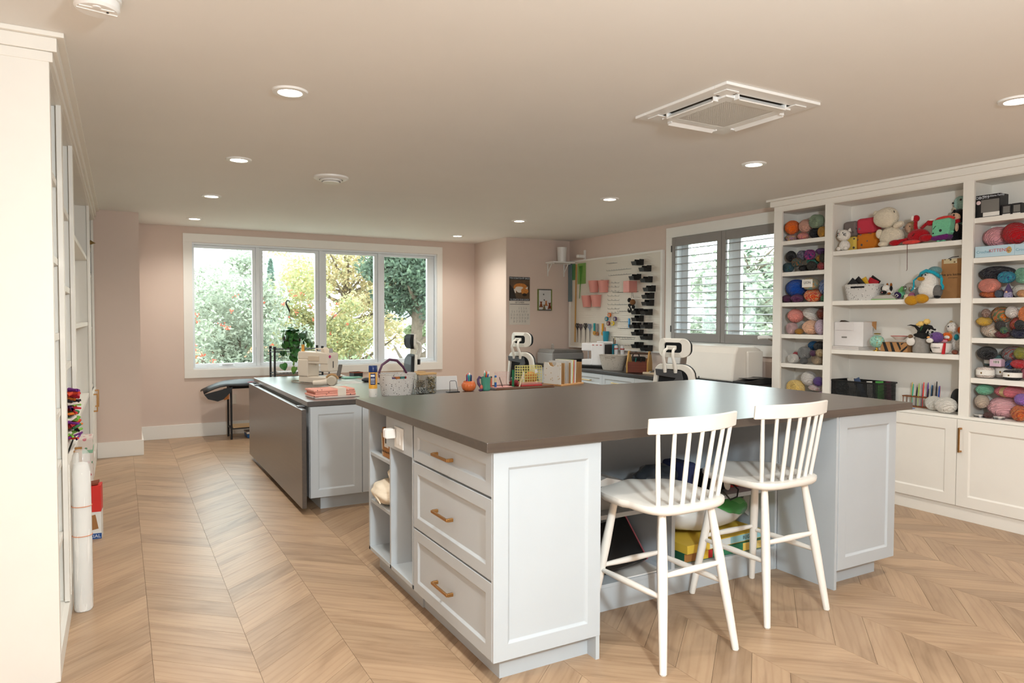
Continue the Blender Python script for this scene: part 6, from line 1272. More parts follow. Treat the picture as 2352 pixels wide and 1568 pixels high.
c = Toy('green_cloth', 'folded grey cloth with a green edge lying on the bookcase', 'cloth', cv, S, 950, 785, Z, .11); c.poly('cloth', M('grey_felt', '#b5ada4', .95), [(780, 770), (870, 715), (1090, 712), (1160, 775)], -.06, .05); c.poly('green_edge', M('green_felt', '#7fae6a', .95), [(775, 785), (790, 768), (1150, 772), (1185, 785)], -.07, -.058)
c = Toy('heart_charm', 'dark violet heart shaped charm on the green-edged cloth', 'charm', cv, S, 1125, 740, Z+.005, .045); c.E('heart', M_knit('violet_crochet', '#2f1d4a', 100), 1105, 665, 40, 36, .014); c.E('heart_lobe', M_knit('violet_crochet', '#2f1d4a', 100), 1135, 690, 45, 45, .014); c.T('white_stitch', M('white_thread', '#e4e0da', .9), [(1100, 690, -.016), (1125, 665, -.018), (1150, 690, -.016), (1125, 710, -.016)], 6, 0, 6)
c = Toy('tilted_beaker', 'small green felt creature behind the snow globe', 'soft toy', cv, S, 1185, 720, Z, .16); c.E('body', KG, 1190, 640, 45, 75, .025); c.poly('head', M_knit('leaf_crochet', '#6fb36a', 90), [(1145, 570), (1205, 508), (1240, 535), (1215, 600), (1160, 605)], -.02, .02); c.T('brow', BLACK, [(1150, 600, -.022), (1165, 612, -.022)], 10, 0, 6); c.B('cap_end', BLACK, 1215, 1245, 505, 530, -.01, .01)
c = Toy('snow_globe', 'clear snow globe on a cream base', 'snow globe', cv, S, 1280, 785, Z, .09); MB().lathe([(.030, 0), (.026, .03), (.022, .036)], 24).build('base', M('cream_ceramic', '#e3d6b8', .4), c.t, smooth=True); c.E('globe', M_glass('globe_glass', '#f4f6f6', .14, .02), 1310, 612, 98, 92, .036); c.E('figurine', M_speck('globe_figure', '#8a6a3c', ['#3f4a7a', '#c9a35a', '#2a2a2a'], 150, .4, .6), 1320, 625, 34, 40, .012); c.E('screw', BLACK, 1245, 733, 9, 9, .003, -.028)
o = yarn(cv, S, Z, 'second wide shelf beside the penguin', 1352, 730, 54, 52, 'ball', ['#d55a8f', '#e58ab0'], 'hot pink ball of yarn', bottom=True, X=SX+.062)
c = Toy('penguin_plush', 'white penguin plush in a turquoise ear-flap hat, feet over the shelf edge', 'soft toy', cv, S, 1630, 775, Z, .065)
c.E('body', KWW, 1620, 640, 165, 140, .062); c.E('chest', KWW, 1620, 500, 135, 130, .055); c.E('head', KWW, 1635, 420, 122, 100, .05); c.E('hat', M_knit('teal_grey_crochet', '#6f9a9c', 100), 1690, 330, 95, 66, .048, .012)
c.T('hat_brim', KT, [(1490, 425, -.02), (1545, 370, -.045), (1640, 335, -.058), (1740, 365, -.05), (1815, 440, -.02)], [26, 26, 28, 26, 30]); c.E('ear_flap', KT, 1500, 425, 28, 26, .014, -.02); c.E('ear_flap', KT, 1800, 430, 34, 32, .016, -.015)
c.T('hat_string', KT, [(1480, 420, -.03), (1430, 480, -.05), (1432, 560, -.05), (1420, 615, -.05), (1385, 640, -.05)], 13); c.T('hat_braid', KT, [(1820, 420, -.03), (1860, 470, -.04), (1855, 540, -.04), (1880, 590, -.04), (1875, 640, -.04)], [16, 20, 16, 20, 17])
c.E('beak', KO, 1562, 460, 50, 34, .03, -.062); c.eye(1572, 398, 12, -.056); c.eye(1625, 400, 13, -.058); c.T('brow', BLACK, [(1565, 375, -.056), (1595, 362, -.058)], 4, 0, 5); c.T('brow', BLACK, [(1640, 365, -.058), (1668, 382, -.056)], 4, 0, 5)
c.E('flipper', KGY, 1775, 660, 72, 100, .03, -.02); c.E('flipper_tip', KB, 1775, 745, 48, 28, .024, -.022); c.E('flipper', KGY, 1455, 670, 45, 88, .03, -.01)
c.T('leg', KO, [(1600, 735, -.05), (1540, 738, -.068), (1480, 765, -.088)], [28, 26, 24]); MB().ell((c.P(1455, 775)[0], -.092, -.012), (.062*.82, .026, .036), 18, 12).build('foot', KO, c.t, smooth=True, angle=0); MB().ell((c.P(1610, 775)[0], -.088, .0), (.058*.9, .026, .034), 18, 12).build('foot', KO, c.t, smooth=True, angle=0)
c = Toy('kraft_bag', 'brown kraft bag lettered we are knitters', 'bag', cv, S, 1995, 768, Z, .17); KRAFT = M('kraft_paper', '#a8794a', .8, var=.06, scale=14)
c.B('bag', KRAFT, 1850, 2180, 140, 768, -.04, .06, .004); c.B('window', M_speck('bag_window', '#cdbb93', ['#3a2f22', '#efe9dc', '#7a5a34'], 60, .4, .5), 1890, 2100, 140, 215, -.042, -.0405); c.T('string', BLACK, [(1970, 140, -.045), (2040, 118, -.05), (2130, 112, -.045)], 6)
text('lettering', 'we are knitters', PB, c.t, (c.P(2040, 400)[0], -.0412, c.P(2040, 390)[2]), (PI/2, 0, 0), .026, .0002); text('lettering', 'all the happiness', PB, c.t, (c.P(2040, 440)[0], -.0412, c.P(2040, 440)[2]), (PI/2, 0, 0), .0095, .0002)
# ---- third shelf
cv = conv(1900, 700, S); Z = 1.143
for k in range(3): tag(MB().box(-.115, .105, -.135, .115, 0, .0085).build('folded_paper', M('pale_packing_paper', '#d8d1cd', .8), loc=(SX+.14, at(*cv(400, 700), 0, SX+.14).y+.002*k, Z+.001+k*.009), bevel=.002), ('lowest', 'middle', 'uppermost')[k]+' folded white paper under the white gift box', 'paper', 'papers under the gift box')
c = Toy('gift_box', 'white gift box with an open kraft lid', 'box', cv, S, 420, 655, Z+.028, .14); WB = M('white_box_card', '#e6e1df', .6)
c.B('box', WB, 180, 640, 275, 655, -.06, .06, .001); c.poly('lid_flap', M('kraft_paper', '#a8794a', .8), [(470, 275), (705, 265), (700, 400), (640, 330)], .05, .054); c.poly('front_flap', WB, [(185, 290), (480, 275), (500, 405), (185, 410)], -.064, -.0605); c.poly('tissue', M('dark_brown_lining', '#3a2a1c', .8), [(210, 275), (235, 248), (320, 275)], -.02, .03); c.B('stamp', M('print_grey', '#8f8a84', .7), 300, 385, 505, 530, -.0612, -.0604, 0)
c = Toy('ornate_goblet', 'teal and gold enamelled globe on a little foot', 'ornament', cv, S, 790, 728, Z, .06); EN = M_speck('teal_enamel', '#8fc0ae', ['#c9a24a', '#b8862e', '#2f6a5e', '#7a1f3a', '#d9b85c'], 95, .33, .25); c.E('globe', EN, 790, 580, 118, 100, .042); MB().lathe([(.030, 0), (.028, .004), (.010, .010), (.008, .02), (.014, .028)], 20).build('foot', M('gold_metal', '#c9a24a', .3, metal=1), c.t, smooth=True); MB().lathe([(.022, .128), (.026, .133), (.020, .137)], 20).build('rim', M('gold_metal', '#c9a24a', .3, metal=1), c.t, smooth=True)
c = Toy('striped_box', 'kraft cardboard box with black diagonal stripes', 'box', cv, S, 1120, 745, Z, .10); c.B('box', KRAFT, 912, 1335, 597, 745, -.055, .06, .001)
for k, pts in enumerate(([(940, 597), (985, 597), (1045, 745), (990, 745)], [(1060, 597), (1095, 597), (1150, 745), (1100, 745)], [(1165, 597), (1200, 597), (1240, 690), (1225, 720)], [(1225, 740), (1335, 640), (1335, 672), (1260, 745)], [(1235, 610), (1290, 597), (1240, 640)])): c.poly('stripe', M('print_black', '#16120f', .6), pts, -.0565, -.0555)
c = Toy('ceramic_bowl', 'white bowl with red rim standing in the striped box', 'bowl', cv, S, 1150, 600, Z+.09, .10); MB().lathe([(.03, 0), (.062, .028), (.060, .028), (.03, .004), (.001, .004)], 28, capt=False).build('bowl', M('bowl_white', '#ebe3dc', .3), c.t, smooth=True); MB().tube(arc((0, 0, .0285), .061, 0, 2*PI, 28, 'xy')[:-1], .0018, 6, closed=True).build('rim', M('serger_red', '#b84a40', .4), c.t, smooth=True)
c = Toy('gnome_plush', 'grey felt gnome with black hat, feathers and yellow flowers', 'soft toy', cv, S, 1492, 745, Z, .10); FG = M('grey_felt_body', '#938d86', .95, var=.1, scale=60, bmp=.4, bscale=200)
MB().lathe([(.053, 0), (.058, .01), (.057, .06), (.047, .11), (.030, .135)], 28).build('body', FG, c.t, smooth=True); c.E('face_heart', M('white_felt', '#e6dfd6', .95), 1395, 570, 70, 68, .013, -.058); c.E('nose', M('brown_felt', '#7a5a40', .95), 1392, 490, 36, 32, .015, -.06)
c.poly('hat_brim', M('black_felt', '#151413', .95), [(1405, 470), (1440, 440), (1560, 430), (1610, 500), (1590, 525), (1500, 515)], -.05, .03).modifiers.new('b', 'BEVEL').width = .008; c.T('hat_crown', M('black_felt', '#151413', .95), [(1470, 470), (1500, 390), (1560, 330), (1640, 340), (1690, 385)], [55, 60, 45, 28, 8]); c.T('feather', M('black_felt', '#151413', .95), [(1460, 380, -.01), (1400, 325, -.01), (1330, 310, -.01), (1270, 318, -.01)], [30, 18, 9, 2], 0, 6)
for a, b_, r_ in ((1490, 290, 50), (1585, 255, 52), (1450, 300, 28)): c.E('flower', M('yellow_petal', '#efc873', .8), a, b_, r_, r_*.85, .022, -.01, fn=lambda d: 1+.10*math.sin(7*math.atan2(d.z, d.x)))
c.T('leaf', M('green_felt_dark', '#2f5a34', .9), [(1530, 400, -.045), (1545, 330, -.035)], [6, 14], 0, 6)
c = Toy('gift_bowl', 'round white bowl with a red ribbon, holding crocheted birds', 'bowl', cv, S, 1810, 768, Z, .075); MB().lathe([(.035, 0), (.055, .010), (.068, .045), (.066, .075), (.062, .075), (.060, .045), (.03, .012), (.001, .010)], 30, capt=False).build('bowl', M('bowl_white', '#ebe3dc', .3), c.t, smooth=True); c.poly('ribbon', M('red_ribbon', '#c01a26', .5), [(1905, 770), (1935, 595), (1958, 590), (1945, 770)], -.072, -.058); text('lettering', 'CELEBRATE', PB, c.t, (c.P(1810, 672)[0]-.004, -.0705, c.P(1810, 672)[2]), (PI/2, 0, 0), .013, .0004)
zb = Z+.045
c = Toy('bird_plush', 'purple crocheted bird in the ribboned bowl', 'soft toy', cv, S, 1735, 620, Z+.0755, .05); c.E('body', M_knit('violet_yarn_crochet', '#6a4a86', 100), 1735, 530, 105, 88, .035); c.E('beak', M('pale_orange_felt', '#e9a763', .9), 1635, 532, 30, 18, .010, -.02); c.eye(1702, 505, 14, -.034); c.E('wing', KWW, 1670, 600, 55, 40, .014, -.032)
c = Toy('bird_plush', 'orange crocheted bird with a red bow in the ribboned bowl', 'soft toy', cv, S, 1900, 610, Z+.0785, .117); c.E('body', M_knit('orange_crochet', '#d8641c', 100), 1900, 520, 80, 75, .03); c.eye(1868, 482, 12, -.028); c.E('bib', KWW, 1930, 525, 45, 30, .012, -.026); c.T('bow', M('red_ribbon', '#c01a26', .5), [(1870, 545, -.03), (1910, 560, -.034), (1955, 552, -.03)], [14, 7, 15]); c.E('wing', M('pink_felt', '#e79aa8', .9), 1870, 590, 75, 28, .014, -.028)
c = Toy('panda_plush', 'little panda peeping over the purple bird', 'soft toy', cv, S, 1665, 745, Z, .225); c.E('head', KWW, 1660, 435, 62, 55, .03); c.E('body', KB, 1665, 600, 52, 145, .025)
for a in (1625, 1695): c.E('eye_patch', KB, a, 430, 20, 24, .008, -.024); c.E('ear', KB, a+(8 if a > 1660 else -8), 385, 16, 16, .01)
c.E('nose', BLACK, 1660, 448, 8, 6, .003, -.03)
c = Toy('giraffe_plush', 'white speckled plush with tan horns leaning on the bookcase upright', 'soft toy', cv, S, 2050, 770, Z, .20); SPK = M_speck('speckled_crochet', '#e4ded6', ['#b5aaa0', '#8a8078'], 120, .3, .95); c.E('body', SPK, 2055, 620, 85, 120, .04); c.E('head', SPK, 1980, 365, 85, 92, .035); c.E('muzzle', M_knit('tan_crochet', '#c2a377', 90), 1985, 440, 34, 25, .014, -.03); c.eye(1955, 345, 13, -.032); c.E('horn', M_knit('tan_crochet', '#c2a377', 90), 1958, 272, 24, 24, .012); c.E('ear', SPK, 1905, 365, 28, 22, .010); c.E('scarf', M_knit('teal_bright_crochet', '#2a9db0', 90), 2085, 510, 30, 50, .02, -.03); c.E('hair', M_knit('orange_crochet', '#d8641c', 100), 2100, 400, 30, 55, .02)
o = yarn(cv, S, Z, 'third wide shelf under the speckled plush', 2030, 740, 46, 34, 'ball', ['#b5541c', '#8a3a14'], 'small rust ball of yarn', bottom=True, X=SX+.06)
# ---- cabinet top
cv = conv(1900, 830, S); Z = .722
c = Toy('plastic_crate', 'black plastic basket of papers on the bookcase base', 'basket', cv, S, 600, 640, Z, .022); CR = M_dots('perforated_black', '#1a1b1c', .012, .33, (0, 2), .5)
x0, x1 = c.t.location.y-3.728, c.t.location.y-3.312
b = MB(); b.box(x0, x1, 0, .006, .004, .165).box(x0, x1, .224, .23, .004, .165).box(x0, x0+.006, .006, .224, .004, .165).box(x1-.006, x1, .006, .224, .004, .165).box(x0, x1, .006, .224, 0, .004); b.build('body', CR, c.t)
MB().tube([(x0-.006, -.004, .168), (x1+.006, -.004, .168), (x1+.006, .232, .168), (x0-.006, .232, .168)], .006, 6, closed=True).build('rim', BLACK, c.t)
for k, (a, w_, h_, c_, nm, ti) in enumerate(((330, .06, .205, '#b9b4ac', 'grey plastic', .5), (430, .05, .21, '#4a5a78', 'blue', .9), (540, .05, .18, '#e2ddd4', 'white', .2), (660, .07, .185, '#4fa04a', 'green', .15), (760, .04, .185, '#5d1f3a', 'wine red', .1))):
    R = RY(-ti*.5); loose(MB().obox((c.P(a, 0)[0], (.05+.03*k), .005+h_*.49), R @ Vector((w_*.45, 0, 0)), (0, .003, 0), R @ Vector((0, 0, h_*.44))), 'paper_packet', M('crate_'+c_[1:], c_, .5), c.t, nm+' packet in the black plastic basket', 'packet', 'packets in the black basket')
c = Toy('hook_rack', 'small brown wooden rack for crochet hooks', 'rack', cv, S, 1530, 655, Z, .215); BRN = M_grain('rack_wood', '#6e3a18', '#85491f', 'x', .45)
p, q = c.P(1215, 475), c.P(1845, 500); MB().box(p[0], q[0], -.03, .03, .075, .083).build('top_plate', BRN, c.t, bevel=.001); MB().box(p[0], q[0], -.03, .03, 0, .008).build('base_plate', BRN, c.t, bevel=.001)
for x in (p[0]+.006, q[0]-.006):
    for y in (-.024, .024): MB().cyl((x, y, .008), (x, y, .075), .003, .003, 8).build('post', BRN, c.t)
for k, (a, top, c_, nm) in enumerate(((1315, 265, '#e8cf74', 'pale yellow'), (1360, 290, '#3fb89a', 'jade'), (1395, 340, '#1c1b1d', 'black'), (1455, 270, '#a5c25a', 'lime'), (1490, 275, '#1c62ad', 'cobalt'), (1528, 248, '#ef4f3f', 'coral red'), (1568, 250, '#6a3fa0', 'violet'), (1605, 345, '#26282b', 'graphite'), (1630, 285, '#2f8fd0', 'sky blue'), (1670, 285, '#1f2024', 'glossy black'), (1700, 390, '#2d6fd0', 'bright blue'), (1730, 220, '#171719', 'tall black'), (1750, 290, '#d8474a', 'red'), (1772, 285, '#2a5fb5', 'royal blue'))):
    x = c.P(a, 0)[0]; h_ = c.P(a, top)[2]
    loose(MB().tube([(x, .012*(-1)**k, .0085), (x, .012*(-1)**k, .07), (x+.003, .012*(-1)**k, .085), (x+.006, .012*(-1)**k, h_*.8), (x+.008, .012*(-1)**k, h_)], [.0022, .0025, .0045, .0052, .003], 8), 'crochet_hook', M('hook_'+c_[1:], c_, .35), c.t, nm+' crochet hook standing in the wooden rack', 'crochet hook', 'crochet hooks in the rack', smooth=True)
for k, (a, b_, c_, nm) in enumerate(((1170, 620, '#1f7aa0', 'blue'), (1320, 640, '#e08a2a', 'orange'), (1400, 670, '#a81f4a', 'crimson'), (1500, 660, '#6a2a8a', 'purple'), (1330, 700, '#5fb0c0', 'aqua'), (1520, 710, '#e6e2da', 'white'), (1545, 725, '#2560b0', 'navy blue'))):
    p = at(*cv(a, b_), 2, Z+.004); o = MB().tube([(-.035, 0, 0), (.0, 0, .0005), (.035, 0, 0)], [.002, .0036, .003], 8).build('loose_hook', M('lhook_'+c_[1:], c_, .4), loc=(min(max(p.x, SX+.03), SX+.05+.0), p.y, Z+.005), smooth=True); o.rotation_euler.z = 1.2+.25*k; tag(o, nm+' crochet hook lying in front of the wooden rack', 'crochet hook', 'loose crochet hooks')
for a, b_, ra, rb, nm, X in ((1700, 660, 138, 112, 'white ball of yarn, the rear one beside the hook rack', SX+.125), (1880, 680, 172, 124, 'big white ball of yarn at the front of the bookcase base', SX+.042)):
    o = yarn(cv, S, Z, 'bookcase base', a, b_, ra, rb, 'ball', ['#efe9df'], nm, bottom=True, X=X); o['label'] = nm; o.scale.x = .046
c = Toy('black_pouch', 'round black pouch behind the white yarn balls', 'pouch', cv, S, 2065, 780, Z, .19); c.E('pouch', M('black_nylon', '#151517', .7), 2060, 600, 85, 185, .05)
# ---- boxes and books above the brass-handled door
S = .1913; cv = conv(2220, 400, S); Z = 2.078
c = Toy('toy_box', 'black window box lettered ROBOTS on the top shelf', 'box', cv, S, 325, 508, Z, .09)
c.B('box', M('black_card', '#1b1a1c', .5), 160, 450, 240, 508, -.055, .05, .001); c.B('window', M('grey_inner_card', '#77746f', .5), 225, 440, 300, 450, -.0565, -.0552, 0); c.B('label', BAND, 250, 445, 452, 500, -.0565, -.0552, 0); c.E('badge', M('badge_pink', '#e6c9c8', .5), 192, 328, 26, 24, .001, -.0555)
text('lettering', 'ROBOTS', PW, c.t, (c.P(222, 270)[0], -.0558, c.P(222, 272)[2]), (PI/2, 0, 0), .026, .0002); text('lettering', 'The Addams Family', PW, c.t, (c.P(370, 262)[0], -.0558, c.P(370, 262)[2]), (PI/2, 0, 0), .017, .0002)
for a0, a1, b0, b1, nm in ((455, 572, 350, 476, 'small black window box next to the big robot box'), (580, 695, 335, 464, 'second small black window box on the top shelf')):
    c = Toy('toy_box', nm, 'box', cv, S, (a0+a1)/2, b1, Z, .08, 'small window boxes'); c.B('box', M('black_card', '#1b1a1c', .5), a0, a1, b0, b1, -.04, .04, .001); c.B('window', M('grey_inner_card', '#77746f', .5), a0+22, a1-14, b0+22, b1-25, -.0415, -.0402, 0); c.B('label', BAND, a0+15, a1-10, b1-14, b1-2, -.0415, -.0402, 0)
Z = 1.808
for a0, a1, nm, lab in ((95, 568, 'Crochet KITTENS', 'pale blue Crochet KITTENS kit box under the pink yarn'), (574, 860, 'Crochet', 'second pale blue kit box under the red yarn')):
    c = Toy('kit_box', lab, 'box', cv, S, (a0+a1)/2, 982, Z, .012); c.B('box', M('pale_blue_card', '#bcd6e2', .5), a0, a1, 850, 982, .0, .22, .001)
    text('lettering', 'Crochet', M('print_teal', '#5a9ab0', .6), c.t, (c.P(a0+105, 920)[0], -.0006, c.P(0, 920)[2]), (PI/2, 0, 0), .026, .0002)
    if a0 < 100: text('lettering', 'KITTENS', M('print_red', '#c8434a', .6), c.t, (c.P(a0+285, 915)[0], -.0006, c.P(0, 912)[2]), (PI/2, 0, 0), .030, .0002); c.E('kitten_print', M_speck('kitten_ink', '#c9a35a', ['#3a6a9a', '#4a3a2a'], 160, .4, .6), 505, 915, 30, 38, .0006, -.0003)
Z = 1.534
c = Toy('gnome_figure', 'tiny purple gnome with a pointed hat', 'ornament', cv, S, 500, 1455, Z, .035); MB().lathe([(.024, 0), (.027, .012), (.022, .03), (.020, .04)], 20).build('body', M_speck('gnome_beard', '#8f8aa8', ['#d9d4dc', '#4a4068'], 120, .35, .8), c.t, smooth=True); MB().lathe([(.026, .036), (.020, .05), (.008, .08), (.001, .095)], 20).build('hat', M('purple_felt', '#4d3f63', .9), c.t, smooth=True); MB().ell((0, -.022, .036), .007, 10, 7).build('nose', M('peach_felt', '#dfb394', .9), c.t, smooth=True)
S = .1976; cv = conv(2220, 670, S)
c = Toy('yarn_sleeve', 'mauve paper yarn sleeve with a barcode', 'packaging', cv, S, 352, 820, .990+.085, .05); c.B('sleeve', M('mauve_card', '#c9a9bd', .6), 285, 420, 738, 820, -.02, .03, .002); c.B('barcode', BAND, 330, 405, 750, 785, -.0212, -.0203, 0)
for k in range(7): c.B('bar', M('print_black', '#16120f', .6), 334+k*10, 339+k*10, 752, 782, -.0218, -.0213, 0)

# ---- settle the yarn: skeins lie against each other, on the shelf and under the next one
def half(o, kind):
    m = o.rotation_euler.to_matrix() @ Matrix.Diagonal(Vector((o.scale.x*(.72 if kind == 'cake' else 1), o.scale.y, o.scale.z))); return [1.03*m.row[i].length for i in range(3)]
gn = [o for o in bpy.data.objects if o.name.startswith('gnome_figure') and o.parent is None][0]; tins = [o for o in bpy.data.objects if o.name.startswith('button_tin') and o.parent is None]
sl = [o for o in bpy.data.objects if o.name.startswith('yarn_sleeve') and o.parent is None][0]
fixed = [(gn.location.x, gn.location.y, gn.location.z+.045, .030, .030, .052), (sl.location.x+.0, sl.location.y, sl.location.z+.02, .035, .050, .034)]+[(q.location.x, q.location.y, q.location.z+.008, .040, .040, .014) for q in tins]
for bay in (0, 2):
    lo_b, hi_b = BAYS[bay][:2]
    comps = {}
    for y in YARNS:
        if y[2] == lo_b: comps.setdefault(round(y[4], 3), []).append(y)
    for topz, L in comps.items():
        P0 = [list(y[0].location) for y in L]; C = [list(p) for p in P0]; shr = [1.0]*len(L)
        low = min(y[1] for y in L)
        for it in range(260):
            Hs = [[h*s for h in half(y[0], y[5])] for y, s in zip(L, shr)]
            for i in range(len(L)):
                C[i][2] -= .0006
                for a in (1, 2): C[i][a] += (P0[i][a]-C[i][a])*.03
                for j in list(range(i))+list(range(-len(fixed), 0)):
                    if j >= 0: cj, hj = C[j], Hs[j]
                    else: cj, hj = fixed[j][:3], fixed[j][3:]
                    d = [C[i][a]-cj[a] for a in range(3)]; r_ = [Hs[i][a]+hj[a] for a in range(3)]
                    s_ = math.sqrt(sum((d[a]/r_[a])**2 for a in range(3)))
                    lim = 1.03 if 'cake' in (L[i][5], L[j][5] if j >= 0 else '') else .985
                    if s_ >= lim: continue
                    if abs(d[0]) < .004: d[0] = .004 if P0[i][2] >= cj[2] else -.004
                    for a, wt in ((0, 1.5), (1, .5), (2, .5)):
                        mv = (lim-s_)*d[a]/max(s_, .15)*wt*.5
                        if j >= 0: C[i][a] += mv*.5; C[j][a] -= mv*.5
                        else: C[i][a] += mv
                    if it > 120 and s_ < lim-.04:
                        shr[i] = max(.80, shr[i]*.997)
                        if j >= 0: shr[j] = max(.80, shr[j]*.997)
                h = Hs[i]; C[i][2] = max(min(C[i][2], topz-h[2]-.001), L[i][1]+h[2]); C[i][1] = max(min(C[i][1], hi_b-h[1]-.001), lo_b+h[1]+.001); C[i][0] = max(min(C[i][0], SB-.003-h[0]), SX+.019+h[0])
        for y, c_, s_ in zip(L, C, shr): y[0].location = c_; y[0].scale = y[0].scale*s_
o = LION_CAKE
t = thing('yarn_label', 'white paper label lettered LION on the third-shelf cake', 'label', o.location+Vector((-o.scale.x*.74-.004, 0, 0)), 0); MB().box(-.0012, 0, -.052, .052, -.030, .036).build('paper', BAND, t); text('lettering', 'LION', PB, t, (-.0016, .0, .008), (PI/2, 0, -PI/2), .030, .0002)
# ---------------------------------------------------------------- in the island shelves
CARD = M('cardboard', '#a9733f', .8, var=.06, scale=12)
t = thing('cardboard_box', 'brown cardboard box with a white label on the top island shelf', 'box', (1.31, 3.53, .651))
MB().box(-.09, .12, -.06, .07, 0, .155).build('box', CARD, t, bevel=.001); MB().box(-.0915, -.0903, -.03, .035, .055, .12).build('label', BAND, t); MB().box(-.092, -.0916, -.02, .02, .075, .10).build('barcode', PB, t); text('lettering', 'Bath & Body Works', PB, t, (-.0912, .0, .03), (PI/2, 0, -PI/2), .018, .0002); MB().obox((-.085, .085, .06), (.002, .0, 0), (.004, .02, .0), (0, .01, .06)).build('flap', M('pale_card', '#cfc2ae', .8), t)
COT = M('raw_cotton', '#e8dac4', .9, var=.04, scale=20, bmp=.5, bscale=30)
def bundle(lab, c, r, seed):
    rng = random.Random(seed); t = thing('cotton_bundle', lab, 'fabric bundle', c, 0, 'cotton bundles in the island'); ph = [rng.uniform(0, 6) for _ in range(4)]
    MB().ell((0, 0, r[2]), r, 30, 20, fn=lambda d: 1+.035*math.sin(6*d.x+9*d.z+ph[0])+.03*math.sin(8*d.y-5*d.z+ph[1])).build('roll', COT, t, smooth=True, angle=0); MB().tube([(-r[0]*.6, r[1]*.1, r[2]*.9), (-r[0]*.95, 0, r[2]*1.0), (-r[0]*.9, -r[1]*.5, r[2]*.4)], [.012, .008, .003], 6).build('loose_end', COT, t, smooth=True)
bundle('big rolled cream cotton bundle on the middle island shelf', (1.275, 3.595, .387), (.105, .152, .066), 1); bundle('small cream cotton bundle on top of the bigger one', (1.30, 3.50, .512), (.08, .07, .055), 2)
bundle('cream cotton bundle standing low in the tall island slot', (1.34, 3.195, .123), (.085, .066, .085), 3); bundle('cream cotton bundle on top in the tall island slot', (1.34, 3.185, .29), (.085, .068, .09), 4)
t = thing('cardboard_box', 'small cardboard box on the lowest island shelf', 'box', (1.36, 3.465, .1185)); MB().box(-.05, .10, -.035, .04, 0, .10).build('box', CARD, t, bevel=.001); MB().box(-.0512, -.0503, -.02, .025, .02, .08).build('print', M_speck('box_print', '#8a6a3c', ['#2a2a22', '#b59a5a'], 60, .35, .7), t)
# ---------------------------------------------------------------- in the knee hole
KY = 2.64
t = thing('fibre_fill_bag', 'big clear bag of white stuffing with green print', 'bag', (2.80, KY+.19, .236), math.radians(3))
rng = random.Random(2); MB().ell((0, 0, .096), (.31, .14, .096), 48, 24, fn=lambda d: 1+.02*math.sin(9*d.x+4*d.z)+.015*math.sin(17*d.y+6*d.x)).build('stuffing', M('white_fibre', '#e9e6e0', .95, bmp=.4, bscale=25), t, smooth=True, angle=0)
def skin_mat():
    m, nt, b = _new('printed_bag_film'); v = coords(nt); sp = N(nt, 'ShaderNodeSeparateXYZ'); nt.links.new(v, sp.inputs[0])
    n = N(nt, 'ShaderNodeTexNoise'); n.inputs['Scale'].default_value = 5; nt.links.new(v, n.inputs['Vector'])
    ad = N(nt, 'ShaderNodeMath', operation='MULTIPLY_ADD'); ad.inputs[1].default_value = .09; nt.links.new(n.outputs['Fac'], ad.inputs[0]); ml = N(nt, 'ShaderNodeMath', operation='MULTIPLY'); ml.inputs[1].default_value = .22; nt.links.new(sp.outputs[0], ml.inputs[0])
    a2 = N(nt, 'ShaderNodeMath', operation='ADD'); nt.links.new(sp.outputs[2], a2.inputs[0]); nt.links.new(ml.outputs[0], a2.inputs[1]); nt.links.new(a2.outputs[0], ad.inputs[2])
    g = ramp(nt, ad.outputs[0], [(0, '#ece9e4'), (.165, '#ece9e4'), (.170, '#46a04a'), (.225, '#6fbf68'), (1, '#4fa84c')], 'CONSTANT')
    nt.links.new(g, b.inputs['Base Color']); b.inputs['Roughness'].default_value = .2; b.inputs['Coat Weight'].default_value = .4
    gt = ramp(nt, ad.outputs[0], [(0, (.22,)*3+(1,)), (.170, (.9,)*3+(1,))], 'CONSTANT'); nt.links.new(gt, b.inputs['Alpha']); return m
MB().ell((0, 0, .097), (.315, .146, .100), 48, 24, fn=lambda d: 1+.02*math.sin(9*d.x+4*d.z)+.015*math.sin(17*d.y+6*d.x)).build('printed_film', skin_mat(), t, smooth=True, angle=0)
MB().prism([(.29, .06), (.345, .02), (.35, .14), (.30, .16)], 'y', -.03, -.028).build('bag_end', M_sheet('bag_film_clear', '#e4e4e0', .35), t)
def game(lab, z, h_, col, x, w_, cols, rot, letter=None):
    t = thing('game_box', lab, 'box', (x, KY+.17, z), rot, 'boxes under the bag of stuffing'); MB().box(-w_/2, w_/2, -.15, .15, 0, h_).build('box', M('game_'+col[1:], col, .45), t, bevel=.001)
    for k, (a, b_, c_) in enumerate(cols): MB().box(-w_/2+w_*a, -w_/2+w_*b_, -.1515, -.1502, .004, h_-.004).build('side_print', M('gp_'+c_[1:], c_, .5), t)
    if letter: text('lettering', letter, PB, t, (w_*.27, -.152, h_*.5), (PI/2, 0, 0), h_*.6, .0002)
game('green and yellow game box under the bag of stuffing', .131, .050, '#2e6b4f', 2.82, .60, ((0, .16, '#a8743c'), (.16, .27, '#e8c23c'), (.27, .32, '#b8282c'), (.32, .68, '#2e7a58'), (.68, .80, '#f0c860'), (.80, .99, '#e9cf7c')), math.radians(-2))
game('yellow and blue game box on top of the green one', .182, .044, '#e8c24a', 2.80, .58, ((0, .28, '#e9c548'), (.28, .55, '#dfe6e6'), (.55, .98, '#9fd0d8')), math.radians(2), 'BUGS')
